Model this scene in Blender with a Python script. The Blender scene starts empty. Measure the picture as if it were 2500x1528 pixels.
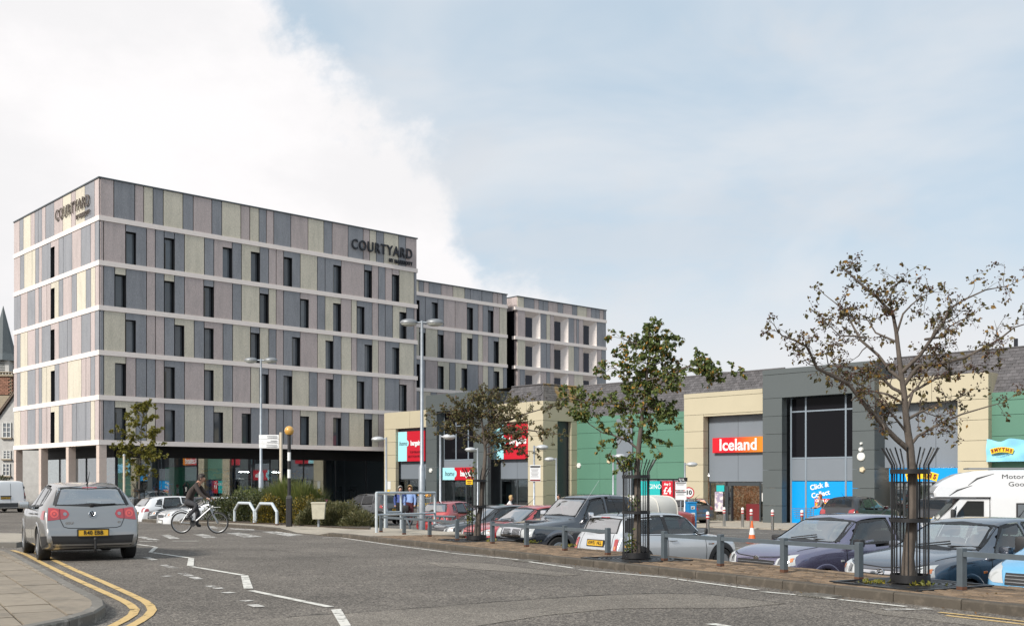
import bpy, bmesh, math, random
from mathutils import Vector, Matrix, noise
from mathutils.bvhtree import BVHTree

# ------------------------------------------------------------------ camera, sky, sun, exposure
SC = bpy.context.scene
COL = SC.collection
R = math.radians
FPX, CX, HY, CZ = 2600.0, 1250.0, 1172.0, 1.5     # focal length, centre and horizon of the view, eye height

cam_data = bpy.data.cameras.new('camera')
cam_data.sensor_width = 36.0
cam_data.lens = FPX / 2500.0 * 36.0
cam_data.shift_y = (HY - 764.0) / 2500.0
cam_data.clip_start = 0.1
cam_data.clip_end = 6000.0
cam = bpy.data.objects.new('camera', cam_data)
COL.objects.link(cam)
cam.location = (0, 0, CZ)
cam.rotation_euler = (R(90), 0, 0)
SC.camera = cam

SUN_DIR = Vector((-0.58, -0.66, 0.62)).normalized()   # towards the sun

def build_world():
 w = bpy.data.worlds.new('World')
 SC.world = w
 w.use_nodes = True
 nt = w.node_tree
 nt.nodes.clear()
 N = nt.nodes.new
 L = nt.links.new
 def math_(op, a=None, b=None, clamp=False):
  n = N('ShaderNodeMath'); n.operation = op; n.use_clamp = clamp
  for i, v in enumerate((a, b)):
   if v is None: continue
   if isinstance(v, (int, float)): n.inputs[i].default_value = v
   else: L(v, n.inputs[i])
  return n.outputs[0]
 def mixc(f, a, b):
  n = N('ShaderNodeMix'); n.data_type = 'RGBA'
  if isinstance(f, (int, float)): n.inputs[0].default_value = f
  else: L(f, n.inputs[0])
  for i, v in ((6, a), (7, b)):
   if isinstance(v, tuple): n.inputs[i].default_value = v
   else: L(v, n.inputs[i])
  return n.outputs[2]
 def smooth(v, lo, hi, a=0.0, b=1.0):
  n = N('ShaderNodeMapRange'); n.interpolation_type = 'SMOOTHSTEP'
  L(v, n.inputs[0])
  n.inputs[1].default_value = lo; n.inputs[2].default_value = hi
  n.inputs[3].default_value = a; n.inputs[4].default_value = b
  return n.outputs[0]
 tc = N('ShaderNodeTexCoord')
 d = tc.outputs['Generated']
 nrm = N('ShaderNodeVectorMath'); nrm.operation = 'NORMALIZE'; L(d, nrm.inputs[0]); d = nrm.outputs[0]
 def dot(v):
  n = N('ShaderNodeVectorMath'); n.operation = 'DOT_PRODUCT'; L(d, n.inputs[0]); n.inputs[1].default_value = v
  return n.outputs['Value']
 def noise_(scale, detail, rough, stretch=(1, 1, 1), dist=0.0):
  m = N('ShaderNodeMapping'); L(d, m.inputs[0]); m.inputs['Scale'].default_value = stretch
  n = N('ShaderNodeTexNoise'); L(m.outputs[0], n.inputs['Vector'])
  n.inputs['Scale'].default_value = scale; n.inputs['Detail'].default_value = detail
  n.inputs['Roughness'].default_value = rough; n.inputs['Distortion'].default_value = dist
  return n.outputs[0]
 sky = N('ShaderNodeTexSky'); sky.sky_type = 'NISHITA'; sky.sun_disc = False
 sky.sun_elevation = math.asin(SUN_DIR.z)
 sky.sun_rotation = math.atan2(SUN_DIR.x, SUN_DIR.y)
 sky.altitude = 30; sky.air_density = 1.0; sky.dust_density = 2.2; sky.ozone_density = 1.0
 blue = mixc(0.7, sky.outputs[0], (6.15, 7.45, 8.5, 1))          # thin high veil over the blue
 # high thin cloud, streaky
 veil = smooth(noise_(2.3, 5, 0.55, (1.0, 1.0, 2.6), 0.4), 0.40, 0.70)
 c1 = mixc(math_('MULTIPLY', veil, 0.7), blue, (7.55, 7.7, 7.95, 1))
 grey = smooth(noise_(4.2, 8, 0.62, (1, 1, 2.4), 0.5), 0.50, 0.66)
 c1 = mixc(math_('MULTIPLY', grey, 0.4), c1, (6.5, 6.75, 7.15, 1))
 # the big bright cloud bank: one side of a great circle, with a ragged edge
 d1 = Vector((-0.205, 1, 0.47)).normalized(); d2 = Vector((-0.045, 1, 0.24)).normalized()
 n0 = d1.cross(d2).normalized()
 if n0.dot(Vector((-0.5, 1, 0.2))) < 0: n0 = -n0
 big = math_('SUBTRACT', noise_(5.0, 8, 0.58, (1, 1, 1.2), 0.25), 0.5)
 fine = math_('SUBTRACT', noise_(16.0, 6, 0.6), 0.5)
 f = math_('ADD', dot(tuple(n0)), math_('ADD', math_('MULTIPLY', big, 0.27), math_('MULTIPLY', fine, 0.09)))
 bank = math_('MULTIPLY', smooth(f, -0.018, 0.026), smooth(dot((1, 0, 0)), 0.03, 0.2, 1.0, 0.3))
 shade = smooth(noise_(4.0, 8, 0.6, (1, 1, 1.8)), 0.36, 0.62)
 white = mixc(shade, (8.5, 8.4, 8.5, 1), (9.35, 9.15, 9.2, 1))
 c2 = mixc(bank, c1, white)
 # pale air low down all round
 dz = dot((0, 0, 1))
 low = smooth(dz, 0.075, 0.235, 0.88, 0.0)
 c3 = mixc(low, c2, (8.0, 8.0, 8.15, 1))
 bg = N('ShaderNodeBackground'); L(c3, bg.inputs[0]); bg.inputs[1].default_value = 0.087
 out = N('ShaderNodeOutputWorld'); L(bg.outputs[0], out.inputs[0])
build_world()

sun_data = bpy.data.lights.new('sun', 'SUN')
sun_data.energy = 3.6
sun_data.angle = R(9)
sun_data.color = (1.0, 0.95, 0.88)
sun = bpy.data.objects.new('sun', sun_data)
COL.objects.link(sun)
sun.rotation_euler = (-SUN_DIR).to_track_quat('-Z', 'Y').to_euler()
sun.location = (0, 0, 60)

vs = SC.view_settings
vs.view_transform = 'Standard'
vs.look = 'None'
vs.gamma = 1.0
vs.exposure = 0.32
vs.use_curve_mapping = False
SC.display_settings.display_device = 'sRGB'
SC.cycles.use_denoising = True
SC.cycles.max_bounces = 8
SC.cycles.transparent_max_bounces = 16
SC.cycles.caustics_reflective = False
SC.cycles.caustics_refractive = False

# ------------------------------------------------------------------ helpers: ground, pixels of the survey, meshes
E1 = Vector((math.sin(R(42.7)), -math.cos(R(42.7)), 0))   # along the shop fronts, towards us
E2 = Vector((math.cos(R(42.7)), math.sin(R(42.7)), 0))    # away from us, along the hotel front
UP = Vector((0, 0, 1))

def G(y):
 """height of the road at depth y: it falls gently away"""
 return CZ - 1.294 - 0.01024 * max(min(y, 400.0), -30.0)

def gp(px, py, h=0.0):
 """survey point on the road plane raised by h"""
 y = (1.294 - h) / ((py - HY) / FPX - 0.01024)
 return Vector(((px - CX) / FPX * y, y, G(y) + h))

def at(px, py, y):
 return Vector(((px - CX) / FPX * y, y, CZ + (HY - py) / FPX * y))

def st(s, t, z=0.0):
 p = E1 * s + E2 * t
 return Vector((p.x, p.y, z))

def smoothstep(a, b, x):
 t = max(0.0, min(1.0, (x - a) / (b - a)))
 return t * t * (3 - 2 * t)

def cp_off(x, y):
 """how far the car park lies below the road plane"""
 s = x * E1.x + y * E1.y
 c = 0.57 - 0.20 * (1 - smoothstep(-14, -2, x))
 return -c * smoothstep(-68, -60, s)

def CP(x, y):
 return G(y) + cp_off(x, y)

ROOTM = {}

def root_of(o):
 while o.parent is not None: o = o.parent
 return o

def setp(o, label=None, cat=None, group=None, kind=None):
 if label: o['label'] = label
 if cat: o['category'] = cat
 if group: o['group'] = group
 if kind: o['kind'] = kind
 return o

def thing(name, loc=(0, 0, 0), rz=0.0, label=None, cat=None, group=None, kind=None):
 o = bpy.data.objects.new(name, None)
 o.empty_display_size = 0.2
 COL.objects.link(o)
 o.location = loc
 o.rotation_euler = (0, 0, rz)
 ROOTM[o.name] = Matrix.Translation(Vector(loc)) @ Matrix.Rotation(rz, 4, 'Z')
 return setp(o, label, cat, group, kind)

def mesh_obj(name, me, parent=None):
 o = bpy.data.objects.new(name, me)
 COL.objects.link(o)
 if parent is not None: o.parent = parent
 return o

def copy_thing(src, loc, rz, label=None):
 """a copy of a thing with copies of its parts and sub-parts"""
 r = src.copy(); COL.objects.link(r)
 r.location = loc; r.rotation_euler = (0, 0, rz)
 ROOTM[r.name] = Matrix.Translation(Vector(loc)) @ Matrix.Rotation(rz, 4, 'Z')
 if label: r['label'] = label
 for ch in list(src.children):
  c = ch.copy(); COL.objects.link(c); c.parent = r
  for g in list(ch.children):
   e = g.copy(); COL.objects.link(e); e.parent = c
 return r

class MB:
 def __init__(self):
  self.v = []; self.f = []; self.m = []
 def add(self, vs, fs, mi=0):
  b = len(self.v)
  self.v.extend(Vector(p) for p in vs)
  for f in fs:
   self.f.append(tuple(i + b for i in f)); self.m.append(mi)
  return self
 def quad(self, a, b, c, d, mi=0):
  return self.add([a, b, c, d], [(0, 1, 2, 3)], mi)
 def hexa(self, p, mi=0):
  """8 corners: bottom 0-3 counter-clockwise, top 4-7"""
  return self.add(p, [(3, 2, 1, 0), (4, 5, 6, 7), (0, 1, 5, 4), (1, 2, 6, 5), (2, 3, 7, 6), (3, 0, 4, 7)], mi)
 def box(self, c, s, rz=0.0, mi=0, M=None):
  hx, hy, hz = s[0] / 2, s[1] / 2, s[2] / 2
  T = Matrix.Translation(Vector(c)) @ (M if M is not None else Matrix.Rotation(rz, 4, 'Z'))
  p = [T @ Vector(q) for q in ((-hx, -hy, -hz), (hx, -hy, -hz), (hx, hy, -hz), (-hx, hy, -hz),
          (-hx, -hy, hz), (hx, -hy, hz), (hx, hy, hz), (-hx, hy, hz))]
  return self.hexa(p, mi)
 def rbox(self, c, s, b=0.02, rz=0.0, mi=0, M=None):
  """box with chamfered edges"""
  T = Matrix.Translation(Vector(c)) @ (M if M is not None else Matrix.Rotation(rz, 4, 'Z'))
  bm = bmesh.new(); bmesh.ops.create_cube(bm, size=1.0)
  for v in bm.verts: v.co = Vector((v.co.x * s[0], v.co.y * s[1], v.co.z * s[2]))
  bmesh.ops.bevel(bm, geom=list(bm.edges), offset=b, segments=2, affect='EDGES', profile=0.6)
  bm.verts.index_update()
  self.add([T @ v.co for v in bm.verts], [tuple(v.index for v in f.verts) for f in bm.faces], mi)
  bm.free(); return self
 def frame_box(self, o, a, b, n, a0, a1, b0, b1, n0, n1, mi=0):
  """box in the frame o + a*A + b*B + n*N"""
  q = lambda i, j, k: o + a * i + b * j + n * k
  P = [q(a0, b0, n0), q(a1, b0, n0), q(a1, b0, n1), q(a0, b0, n1), q(a0, b1, n0), q(a1, b1, n0), q(a1, b1, n1), q(a0, b1, n1)]
  return self.hexa(P, mi)
 def tube(self, pts, rad, n=8, mi=0, caps=True):
  pts = [Vector(p) for p in pts]
  if not isinstance(rad, (list, tuple)): rad = [rad] * len(pts)
  rings = []; prev = None
  for i, p in enumerate(pts):
   if i == 0: t = pts[1] - p
   elif i == len(pts) - 1: t = p - pts[i - 1]
   else: t = (pts[i + 1] - p).normalized() + (p - pts[i - 1]).normalized()
   if t.length < 1e-9: t = Vector((0, 0, 1))
   t.normalize()
   if prev is None:
    a = Vector((0, 0, 1)) if abs(t.z) < 0.9 else Vector((1, 0, 0))
    x = a.cross(t).normalized()
   else:
    x = prev - t * prev.dot(t)
    if x.length < 1e-6: x = Vector((1, 0, 0)).cross(t)
    x.normalize()
   prev = x; y = t.cross(x)
   rings.append([p + (x * math.cos(2 * math.pi * k / n) + y * math.sin(2 * math.pi * k / n)) * rad[i] for k in range(n)])
  b = len(self.v)
  for r in rings: self.v.extend(r)
  for i in range(len(rings) - 1):
   for k in range(n):
    k2 = (k + 1) % n
    self.f.append((b + i * n + k, b + i * n + k2, b + (i + 1) * n + k2, b + (i + 1) * n + k)); self.m.append(mi)
  if caps:
   self.f.append(tuple(b + k for k in reversed(range(n)))); self.m.append(mi)
   e = b + (len(rings) - 1) * n
   self.f.append(tuple(e + k for k in range(n))); self.m.append(mi)
  return self
 def lathe(self, prof, n=20, M=None, mi=0):
  """profile of (radius, height) turned about z, then placed by M"""
  M = M or Matrix.Identity(4); b = len(self.v)
  for r, z in prof:
   for k in range(n):
    a = 2 * math.pi * k / n
    self.v.append(M @ Vector((r * math.cos(a), r * math.sin(a), z)))
  for i in range(len(prof) - 1):
   for k in range(n):
    k2 = (k + 1) % n
    self.f.append((b + i * n + k, b + i * n + k2, b + (i + 1) * n + k2, b + (i + 1) * n + k)); self.m.append(mi)
  for i, rev in ((0, True), (len(prof) - 1, False)):
   if prof[i][0] > 1e-5:
    c = [b + i * n + k for k in range(n)]
    self.f.append(tuple(reversed(c)) if rev else tuple(c)); self.m.append(mi)
  return self
 def prism(self, poly, z0, z1, mi=0):
  """poly of (x, y); z0, z1 numbers or functions of (x, y)"""
  f0 = z0 if callable(z0) else (lambda x, y: z0)
  f1 = z1 if callable(z1) else (lambda x, y: z1)
  n = len(poly)
  if sum(poly[i][0] * poly[(i + 1) % n][1] - poly[(i + 1) % n][0] * poly[i][1] for i in range(n)) < 0: poly = list(reversed(poly))
  vs = [(p[0], p[1], f0(p[0], p[1])) for p in poly] + [(p[0], p[1], f1(p[0], p[1])) for p in poly]
  fs = [tuple(reversed(range(n))), tuple(range(n, 2 * n))] + [(i, (i + 1) % n, n + (i + 1) % n, n + i) for i in range(n)]
  return self.add(vs, fs, mi)
 def mesh(self, name, mats, smooth=False, angle=None):
  me = bpy.data.meshes.new(name)
  me.from_pydata([tuple(p) for p in self.v], [], self.f)
  if not isinstance(mats, (list, tuple)): mats = [mats]
  for m in mats: me.materials.append(m)
  if len(mats) > 1: me.polygons.foreach_set('material_index', self.m)
  if smooth: me.polygons.foreach_set('use_smooth', [True] * len(me.polygons))
  me.update()
  if smooth and angle: me.set_sharp_from_angle(angle=R(angle))
  return me
 def build(self, name, mats, parent=None, world=False, smooth=False, angle=35):
  if world and parent is not None:
   inv = ROOTM[root_of(parent).name].inverted()
   self.v = [inv @ p for p in self.v]
  return mesh_obj(name, self.mesh(name, mats, smooth, angle), parent)

_fontc = {}
def text_mesh(s, size, depth=0.01, bold=0.0, align='CENTER', shear=0.0, space=1.0, xscale=1.0):
 """flat letters in the xy plane, as (verts, faces)"""
 key = (s, size, depth, bold, align, shear, space, xscale)
 if key in _fontc: return _fontc[key]
 cu = bpy.data.curves.new('lettering', 'FONT')
 cu.body = s; cu.size = size; cu.extrude = depth / 2; cu.offset = bold; cu.resolution_u = 3
 cu.align_x = align; cu.align_y = 'CENTER'; cu.shear = shear; cu.space_character = space
 ob = bpy.data.objects.new('lettering', cu); COL.objects.link(ob)
 dg = bpy.context.evaluated_depsgraph_get()
 me = bpy.data.meshes.new_from_object(ob.evaluated_get(dg))
 vs = [Vector((v.co.x * xscale, v.co.y, v.co.z)) for v in me.vertices]
 fs = [tuple(p.vertices) for p in me.polygons]
 bpy.data.objects.remove(ob); bpy.data.curves.remove(cu); bpy.data.meshes.remove(me)
 _fontc[key] = (vs, fs)
 return vs, fs

def text_part(name, s, size, o, ax, ay, mat, parent, depth=0.02, world=True, **kw):
 """lettering as a part, written along ax with up ay, centred at o"""
 vs, fs = text_mesh(s, size, depth, **kw)
 an = ax.cross(ay)
 m = MB(); m.add([o + ax * p.x + ay * p.y + an * p.z for p in vs], fs)
 return m.build(name, mat, parent, world=world)
# ------------------------------------------------------------------ materials
MAT = {}
def mat(name, col, rough=0.6, metal=0.0, var=0.0, vscale=3.0, bump=0.0, bscale=60.0, coat=0.0, spec=0.5, stretch=(1, 1, 1),
  rnd=0.0, col2=None, c2scale=1.0, c2lo=0.5, c2hi=0.7, emit=0.0, world=False, detail=6.0):
 """principled surface with mottling, a second tone in patches, fine relief and a shade of its own for each piece"""
 if name in MAT: return MAT[name]
 m = bpy.data.materials.new(name); m.use_nodes = True
 nt = m.node_tree; N = nt.nodes.new; L = nt.links.new
 b = nt.nodes['Principled BSDF']
 c4 = (col[0], col[1], col[2], 1)
 b.inputs['Base Color'].default_value = c4
 b.inputs['Roughness'].default_value = rough
 b.inputs['Metallic'].default_value = metal
 b.inputs['Coat Weight'].default_value = coat
 b.inputs['Coat Roughness'].default_value = 0.04; b.inputs['Coat IOR'].default_value = 2.0
 b.inputs['Specular IOR Level'].default_value = spec
 if emit:
  b.inputs['Emission Color'].default_value = c4; b.inputs['Emission Strength'].default_value = emit
 vec = None
 if var or bump or col2:
  if world:
   g = N('ShaderNodeNewGeometry'); src = g.outputs['Position']
  else:
   tc = N('ShaderNodeTexCoord'); src = tc.outputs['Object']
  mp = N('ShaderNodeMapping'); L(src, mp.inputs[0]); mp.inputs['Scale'].default_value = stretch
  vec = mp.outputs[0]
 def nz(scale, det=detail, rough_=0.6):
  n = N('ShaderNodeTexNoise'); L(vec, n.inputs['Vector'])
  n.inputs['Scale'].default_value = scale; n.inputs['Detail'].default_value = det; n.inputs['Roughness'].default_value = rough_
  return n.outputs[0]
 cur = None
 if col2:
  mr = N('ShaderNodeMapRange'); mr.interpolation_type = 'SMOOTHSTEP'; L(nz(c2scale), mr.inputs[0])
  mr.inputs[1].default_value = c2lo; mr.inputs[2].default_value = c2hi
  mx = N('ShaderNodeMix'); mx.data_type = 'RGBA'; L(mr.outputs[0], mx.inputs[0])
  mx.inputs[6].default_value = c4; mx.inputs[7].default_value = (*col2, 1)
  cur = mx.outputs[2]
 if var or rnd:
  h = N('ShaderNodeHueSaturation')
  if cur is not None: L(cur, h.inputs['Color'])
  else: h.inputs['Color'].default_value = c4
  val = None
  if var:
   mr = N('ShaderNodeMapRange'); L(nz(vscale), mr.inputs[0])
   mr.inputs[1].default_value = 0.25; mr.inputs[2].default_value = 0.75
   mr.inputs[3].default_value = 1 - var; mr.inputs[4].default_value = 1 + var
   val = mr.outputs[0]
  if rnd:
   oi = N('ShaderNodeObjectInfo'); gi = N('ShaderNodeNewGeometry'); ad = N('ShaderNodeMath'); ad.operation = 'ADD'; L(oi.outputs['Random'], ad.inputs[0]); L(gi.outputs['Random Per Island'], ad.inputs[1])
   fr_ = N('ShaderNodeMath'); fr_.operation = 'FRACT'; L(ad.outputs[0], fr_.inputs[0])
   m2 = N('ShaderNodeMapRange'); L(fr_.outputs[0], m2.inputs[0])
   m2.inputs[3].default_value = 1 - rnd; m2.inputs[4].default_value = 1 + rnd
   if val is None: val = m2.outputs[0]
   else:
    mm = N('ShaderNodeMath'); mm.operation = 'MULTIPLY'; L(val, mm.inputs[0]); L(m2.outputs[0], mm.inputs[1]); val = mm.outputs[0]
  L(val, h.inputs['Value']); cur = h.outputs[0]
 if cur is not None: L(cur, b.inputs['Base Color'])
 if bump:
  bp = N('ShaderNodeBump'); bp.inputs['Strength'].default_value = bump; bp.inputs['Distance'].default_value = 0.01
  L(nz(bscale, 4, 0.6), bp.inputs['Height']); L(bp.outputs[0], b.inputs['Normal'])
 MAT[name] = m
 return m

def asphalt(name, base, stone, dark, scale=1.0):
 """chippings bound in bitumen: a cell of its own tone for every stone, worn tracks and stains"""
 m = bpy.data.materials.new(name); m.use_nodes = True
 nt = m.node_tree; N = nt.nodes.new; L = nt.links.new; b = nt.nodes['Principled BSDF']
 g = N('ShaderNodeNewGeometry')
 def nz(s, d=5, r=0.6):
  n = N('ShaderNodeTexNoise'); L(g.outputs['Position'], n.inputs['Vector']); n.inputs['Scale'].default_value = s
  n.inputs['Detail'].default_value = d; n.inputs['Roughness'].default_value = r; return n.outputs[0]
 vo = N('ShaderNodeTexVoronoi'); L(g.outputs['Position'], vo.inputs['Vector']); vo.inputs['Scale'].default_value = 62 * scale
 sep = N('ShaderNodeSeparateColor'); L(vo.outputs['Color'], sep.inputs[0])
 r = N('ShaderNodeValToRGB'); L(sep.outputs[0], r.inputs[0])
 r.color_ramp.elements[0].position = 0.2; r.color_ramp.elements[0].color = (*dark, 1)
 r.color_ramp.elements[1].position = 0.95; r.color_ramp.elements[1].color = (*stone, 1)
 e = r.color_ramp.elements.new(0.6); e.color = (*base, 1)
 h = N('ShaderNodeHueSaturation'); L(r.outputs[0], h.inputs['Color'])
 a = N('ShaderNodeMapRange'); L(nz(0.35, 6, 0.62), a.inputs[0]); a.inputs[1].default_value = 0.3; a.inputs[2].default_value = 0.7
 a.inputs[3].default_value = 0.72; a.inputs[4].default_value = 1.26
 c = N('ShaderNodeMapRange'); L(nz(3.2, 4), c.inputs[0]); c.inputs[1].default_value = 0.3; c.inputs[2].default_value = 0.7
 c.inputs[3].default_value = 0.9; c.inputs[4].default_value = 1.1
 mm = N('ShaderNodeMath'); mm.operation = 'MULTIPLY'; L(a.outputs[0], mm.inputs[0]); L(c.outputs[0], mm.inputs[1])
 L(mm.outputs[0], h.inputs['Value']); L(h.outputs[0], b.inputs['Base Color'])
 b.inputs['Roughness'].default_value = 0.82; b.inputs['Specular IOR Level'].default_value = 0.35
 bp = N('ShaderNodeBump'); bp.inputs['Strength'].default_value = 0.7; bp.inputs['Distance'].default_value = 0.012
 L(vo.outputs['Distance'], bp.inputs['Height']); L(bp.outputs[0], b.inputs['Normal'])
 MAT[name] = m; return m

def paintmark(name, col, wear_lo, wear_hi, under=(0.07, 0.067, 0.063)):
 """road paint scuffed through to the tarmac in places"""
 m = bpy.data.materials.new(name); m.use_nodes = True
 nt = m.node_tree; N = nt.nodes.new; L = nt.links.new; b = nt.nodes['Principled BSDF']
 g = N('ShaderNodeNewGeometry')
 n1 = N('ShaderNodeTexNoise'); L(g.outputs['Position'], n1.inputs['Vector']); n1.inputs['Scale'].default_value = 5.0; n1.inputs['Detail'].default_value = 8; n1.inputs['Roughness'].default_value = 0.72
 mr = N('ShaderNodeMapRange'); L(n1.outputs[0], mr.inputs[0]); mr.inputs[1].default_value = wear_lo; mr.inputs[2].default_value = wear_hi
 tr = N('ShaderNodeBsdfTransparent'); mx = N('ShaderNodeMixShader')
 L(mr.outputs[0], mx.inputs[0]); L(b.outputs[0], mx.inputs[1]); L(tr.outputs[0], mx.inputs[2])
 n2 = N('ShaderNodeTexNoise'); L(g.outputs['Position'], n2.inputs['Vector']); n2.inputs['Scale'].default_value = 40
 mc = N('ShaderNodeMix'); mc.data_type = 'RGBA'; L(n2.outputs[0], mc.inputs[0])
 mc.inputs[6].default_value = (col[0] * 0.72, col[1] * 0.72, col[2] * 0.72, 1); mc.inputs[7].default_value = (*col, 1)
 L(mc.outputs[2], b.inputs['Base Color']); b.inputs['Roughness'].default_value = 0.7
 L(mx.outputs[0], nt.nodes['Material Output'].inputs[0])
 MAT[name] = m; return m

def glass(name, tint, refl=0.08, rough=0.02, ior=1.5, rcol=(1, 1, 1)):
 """see-through tinted pane with a mirror coat that grows at glancing angles"""
 m = bpy.data.materials.new(name); m.use_nodes = True
 nt = m.node_tree; nt.nodes.remove(nt.nodes['Principled BSDF']); N = nt.nodes.new; L = nt.links.new
 tr = N('ShaderNodeBsdfTransparent'); tr.inputs[0].default_value = (*tint, 1)
 gl = N('ShaderNodeBsdfGlossy'); gl.inputs['Roughness'].default_value = rough; gl.inputs['Color'].default_value = (*rcol, 1)
 fr = N('ShaderNodeLayerWeight'); fr.inputs[0].default_value = 0.5; pw = N('ShaderNodeMath'); pw.operation = 'POWER'; L(fr.outputs['Facing'], pw.inputs[0]); pw.inputs[1].default_value = 4.0
 mr = N('ShaderNodeMapRange'); L(pw.outputs[0], mr.inputs[0]); mr.inputs[1].default_value = 0.0; mr.inputs[2].default_value = 1.0
 mr.inputs[3].default_value = refl; mr.inputs[4].default_value = 1.0
 mx = N('ShaderNodeMixShader'); L(mr.outputs[0], mx.inputs[0]); L(tr.outputs[0], mx.inputs[1]); L(gl.outputs[0], mx.inputs[2])
 L(mx.outputs[0], nt.nodes['Material Output'].inputs[0])
 MAT[name] = m; return m

def leafmat(name, c1, c2, c3):
 """leaf tones that differ from leaf to leaf, thin enough to let light through"""
 m = bpy.data.materials.new(name); m.use_nodes = True
 nt = m.node_tree; N = nt.nodes.new; L = nt.links.new; b = nt.nodes['Principled BSDF']
 g = N('ShaderNodeNewGeometry')
 r = N('ShaderNodeValToRGB'); L(g.outputs['Random Per Island'], r.inputs[0])
 r.color_ramp.interpolation = 'LINEAR'
 r.color_ramp.elements[0].color = (*c1, 1); r.color_ramp.elements[0].position = 0.0
 r.color_ramp.elements[1].color = (*c3, 1); r.color_ramp.elements[1].position = 1.0
 e = r.color_ramp.elements.new(0.5); e.color = (*c2, 1)
 e2 = r.color_ramp.elements.new(0.86); e2.color = (c2[0] * 1.25, c2[1] * 1.15, c2[2], 1)
 L(r.outputs[0], b.inputs['Base Color']); b.inputs['Roughness'].default_value = 0.55
 tl = N('ShaderNodeBsdfTranslucent'); L(r.outputs[0], tl.inputs[0])
 mx = N('ShaderNodeMixShader'); mx.inputs[0].default_value = 0.25; L(b.outputs[0], mx.inputs[1]); L(tl.outputs[0], mx.inputs[2])
 L(mx.outputs[0], nt.nodes['Material Output'].inputs[0])
 MAT[name] = m; return m

asphalt('asphalt', (0.142, 0.125, 0.107), (0.285, 0.255, 0.217), (0.066, 0.058, 0.051))
asphalt('asphalt_patch', (0.19, 0.168, 0.142), (0.33, 0.30, 0.255), (0.115, 0.10, 0.085), 1.5)
asphalt('asphalt_car_park', (0.13, 0.12, 0.11), (0.24, 0.225, 0.2), (0.075, 0.07, 0.066), 1.2)
paintmark('paint_white', (0.72, 0.70, 0.64), 0.53, 0.65)
paintmark('paint_worn', (0.60, 0.58, 0.54), 0.46, 0.58)
paintmark('paint_yellow', (0.66, 0.46, 0.19), 0.55, 0.68)
STONE_VAR = dict(var=0.14, vscale=9, bump=0.5, bscale=120, rnd=0.09)
mat('slab', (0.255, 0.215, 0.165), 0.85, col2=(0.19, 0.163, 0.128), c2scale=2.2, **STONE_VAR)
mat('concrete', (0.36, 0.32, 0.26), 0.85, col2=(0.28, 0.25, 0.2), c2scale=1.1, world=True, **STONE_VAR)
mat('kerb', (0.078, 0.066, 0.051), 0.85, col2=(0.125, 0.105, 0.082), c2scale=6.0, **STONE_VAR)
mat('kerb_grey', (0.17, 0.158, 0.138), 0.85, col2=(0.30, 0.28, 0.25), c2scale=7.0, c2lo=0.56, c2hi=0.66, **STONE_VAR)
mat('paver', (0.185, 0.128, 0.08), 0.9, col2=(0.12, 0.088, 0.058), c2scale=5.0, var=0.2, vscale=30, bump=0.5, bscale=150, rnd=0.38, world=True)
mat('soil', (0.06, 0.045, 0.032), 0.95, var=0.4, vscale=14, bump=0.8, bscale=50)
mat('joint', (0.03, 0.027, 0.022), 0.95, var=0.3, vscale=20)
mat('ground', (0.16, 0.15, 0.12), 0.95, var=0.3, vscale=0.2)
# hotel
PANELV = dict(var=0.32, vscale=9.0, bump=0.25, bscale=30, stretch=(5, 5, 0.9), rnd=0.05, world=True)
mat('panel_grey', (0.255, 0.263, 0.283), 0.5, col2=(0.212, 0.22, 0.24), c2scale=0.5, c2lo=0.4, c2hi=0.7, **PANELV)
mat('panel_pink', (0.475, 0.405, 0.39), 0.6, col2=(0.405, 0.35, 0.337), c2scale=0.5, c2lo=0.4, c2hi=0.7, **PANELV)
mat('panel_beige', (0.60, 0.555, 0.455), 0.6, col2=(0.52, 0.485, 0.395), c2scale=0.5, c2lo=0.4, c2hi=0.7, **PANELV)
mat('band', (0.84, 0.76, 0.71), 0.8, var=0.08, vscale=3, bump=0.2, bscale=20, stretch=(1, 1, 6), world=True)
mat('column_stone', (0.58, 0.48, 0.42), 0.8, var=0.14, vscale=6, bump=0.3, bscale=14, stretch=(1, 1, 5), world=True, rnd=0.04)
mat('shell_dark', (0.03, 0.031, 0.034), 0.6)
mat('coping', (0.10, 0.115, 0.125), 0.45, metal=0.4)
mat('fascia_dark', (0.012, 0.012, 0.014), 0.7, var=0.5, vscale=10, bump=0.6, bscale=20, stretch=(1, 1, 8), world=True)
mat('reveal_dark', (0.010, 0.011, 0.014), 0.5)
mat('letters_dark', (0.028, 0.03, 0.036), 0.35, metal=0.5)
mat('letters_bronze', (0.13, 0.105, 0.085), 0.4, metal=0.3)
mat('window_glass', (0.115, 0.13, 0.145), 0.06, var=0.2, vscale=1.0, spec=0.85, rnd=0.35, world=True)
mat('window_glass_blue', (0.006, 0.010, 0.026), 0.06, spec=0.35, rnd=0.3)
mat('blind', (0.16, 0.15, 0.13), 0.8, rnd=0.4)
glass('shop_glass', (0.66, 0.72, 0.73), 0.24, 0.01)
glass('gym_glass', (0.80, 0.86, 0.88), 0.20, 0.01)
mat('gym_light', (1.0, 0.96, 0.9), 0.5, emit=30.0)
glass('link_glass', (0.20, 0.27, 0.28), 0.14, 0.03)
mat('mullion', (0.03, 0.033, 0.04), 0.4, metal=0.3)
mat('gym_floor', (0.14, 0.14, 0.15), 0.5)
mat('gym_wall', (0.30, 0.32, 0.35), 0.8)
mat('tube_light', (1.0, 0.90, 0.76), 0.5, emit=9.0)
mat('gym_green', (0.03, 0.42, 0.20), 0.5)
mat('gym_mural', (0.02, 0.07, 0.20), 0.6, col2=(0.42, 0.16, 0.06), c2scale=1.6, c2lo=0.52, c2hi=0.56, stretch=(0.6, 0.6, 1.6))
mat('gym_kit', (0.012, 0.012, 0.014), 0.4)
mat('ball_blue', (0.01, 0.11, 0.50), 0.25, coat=0.5)
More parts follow.
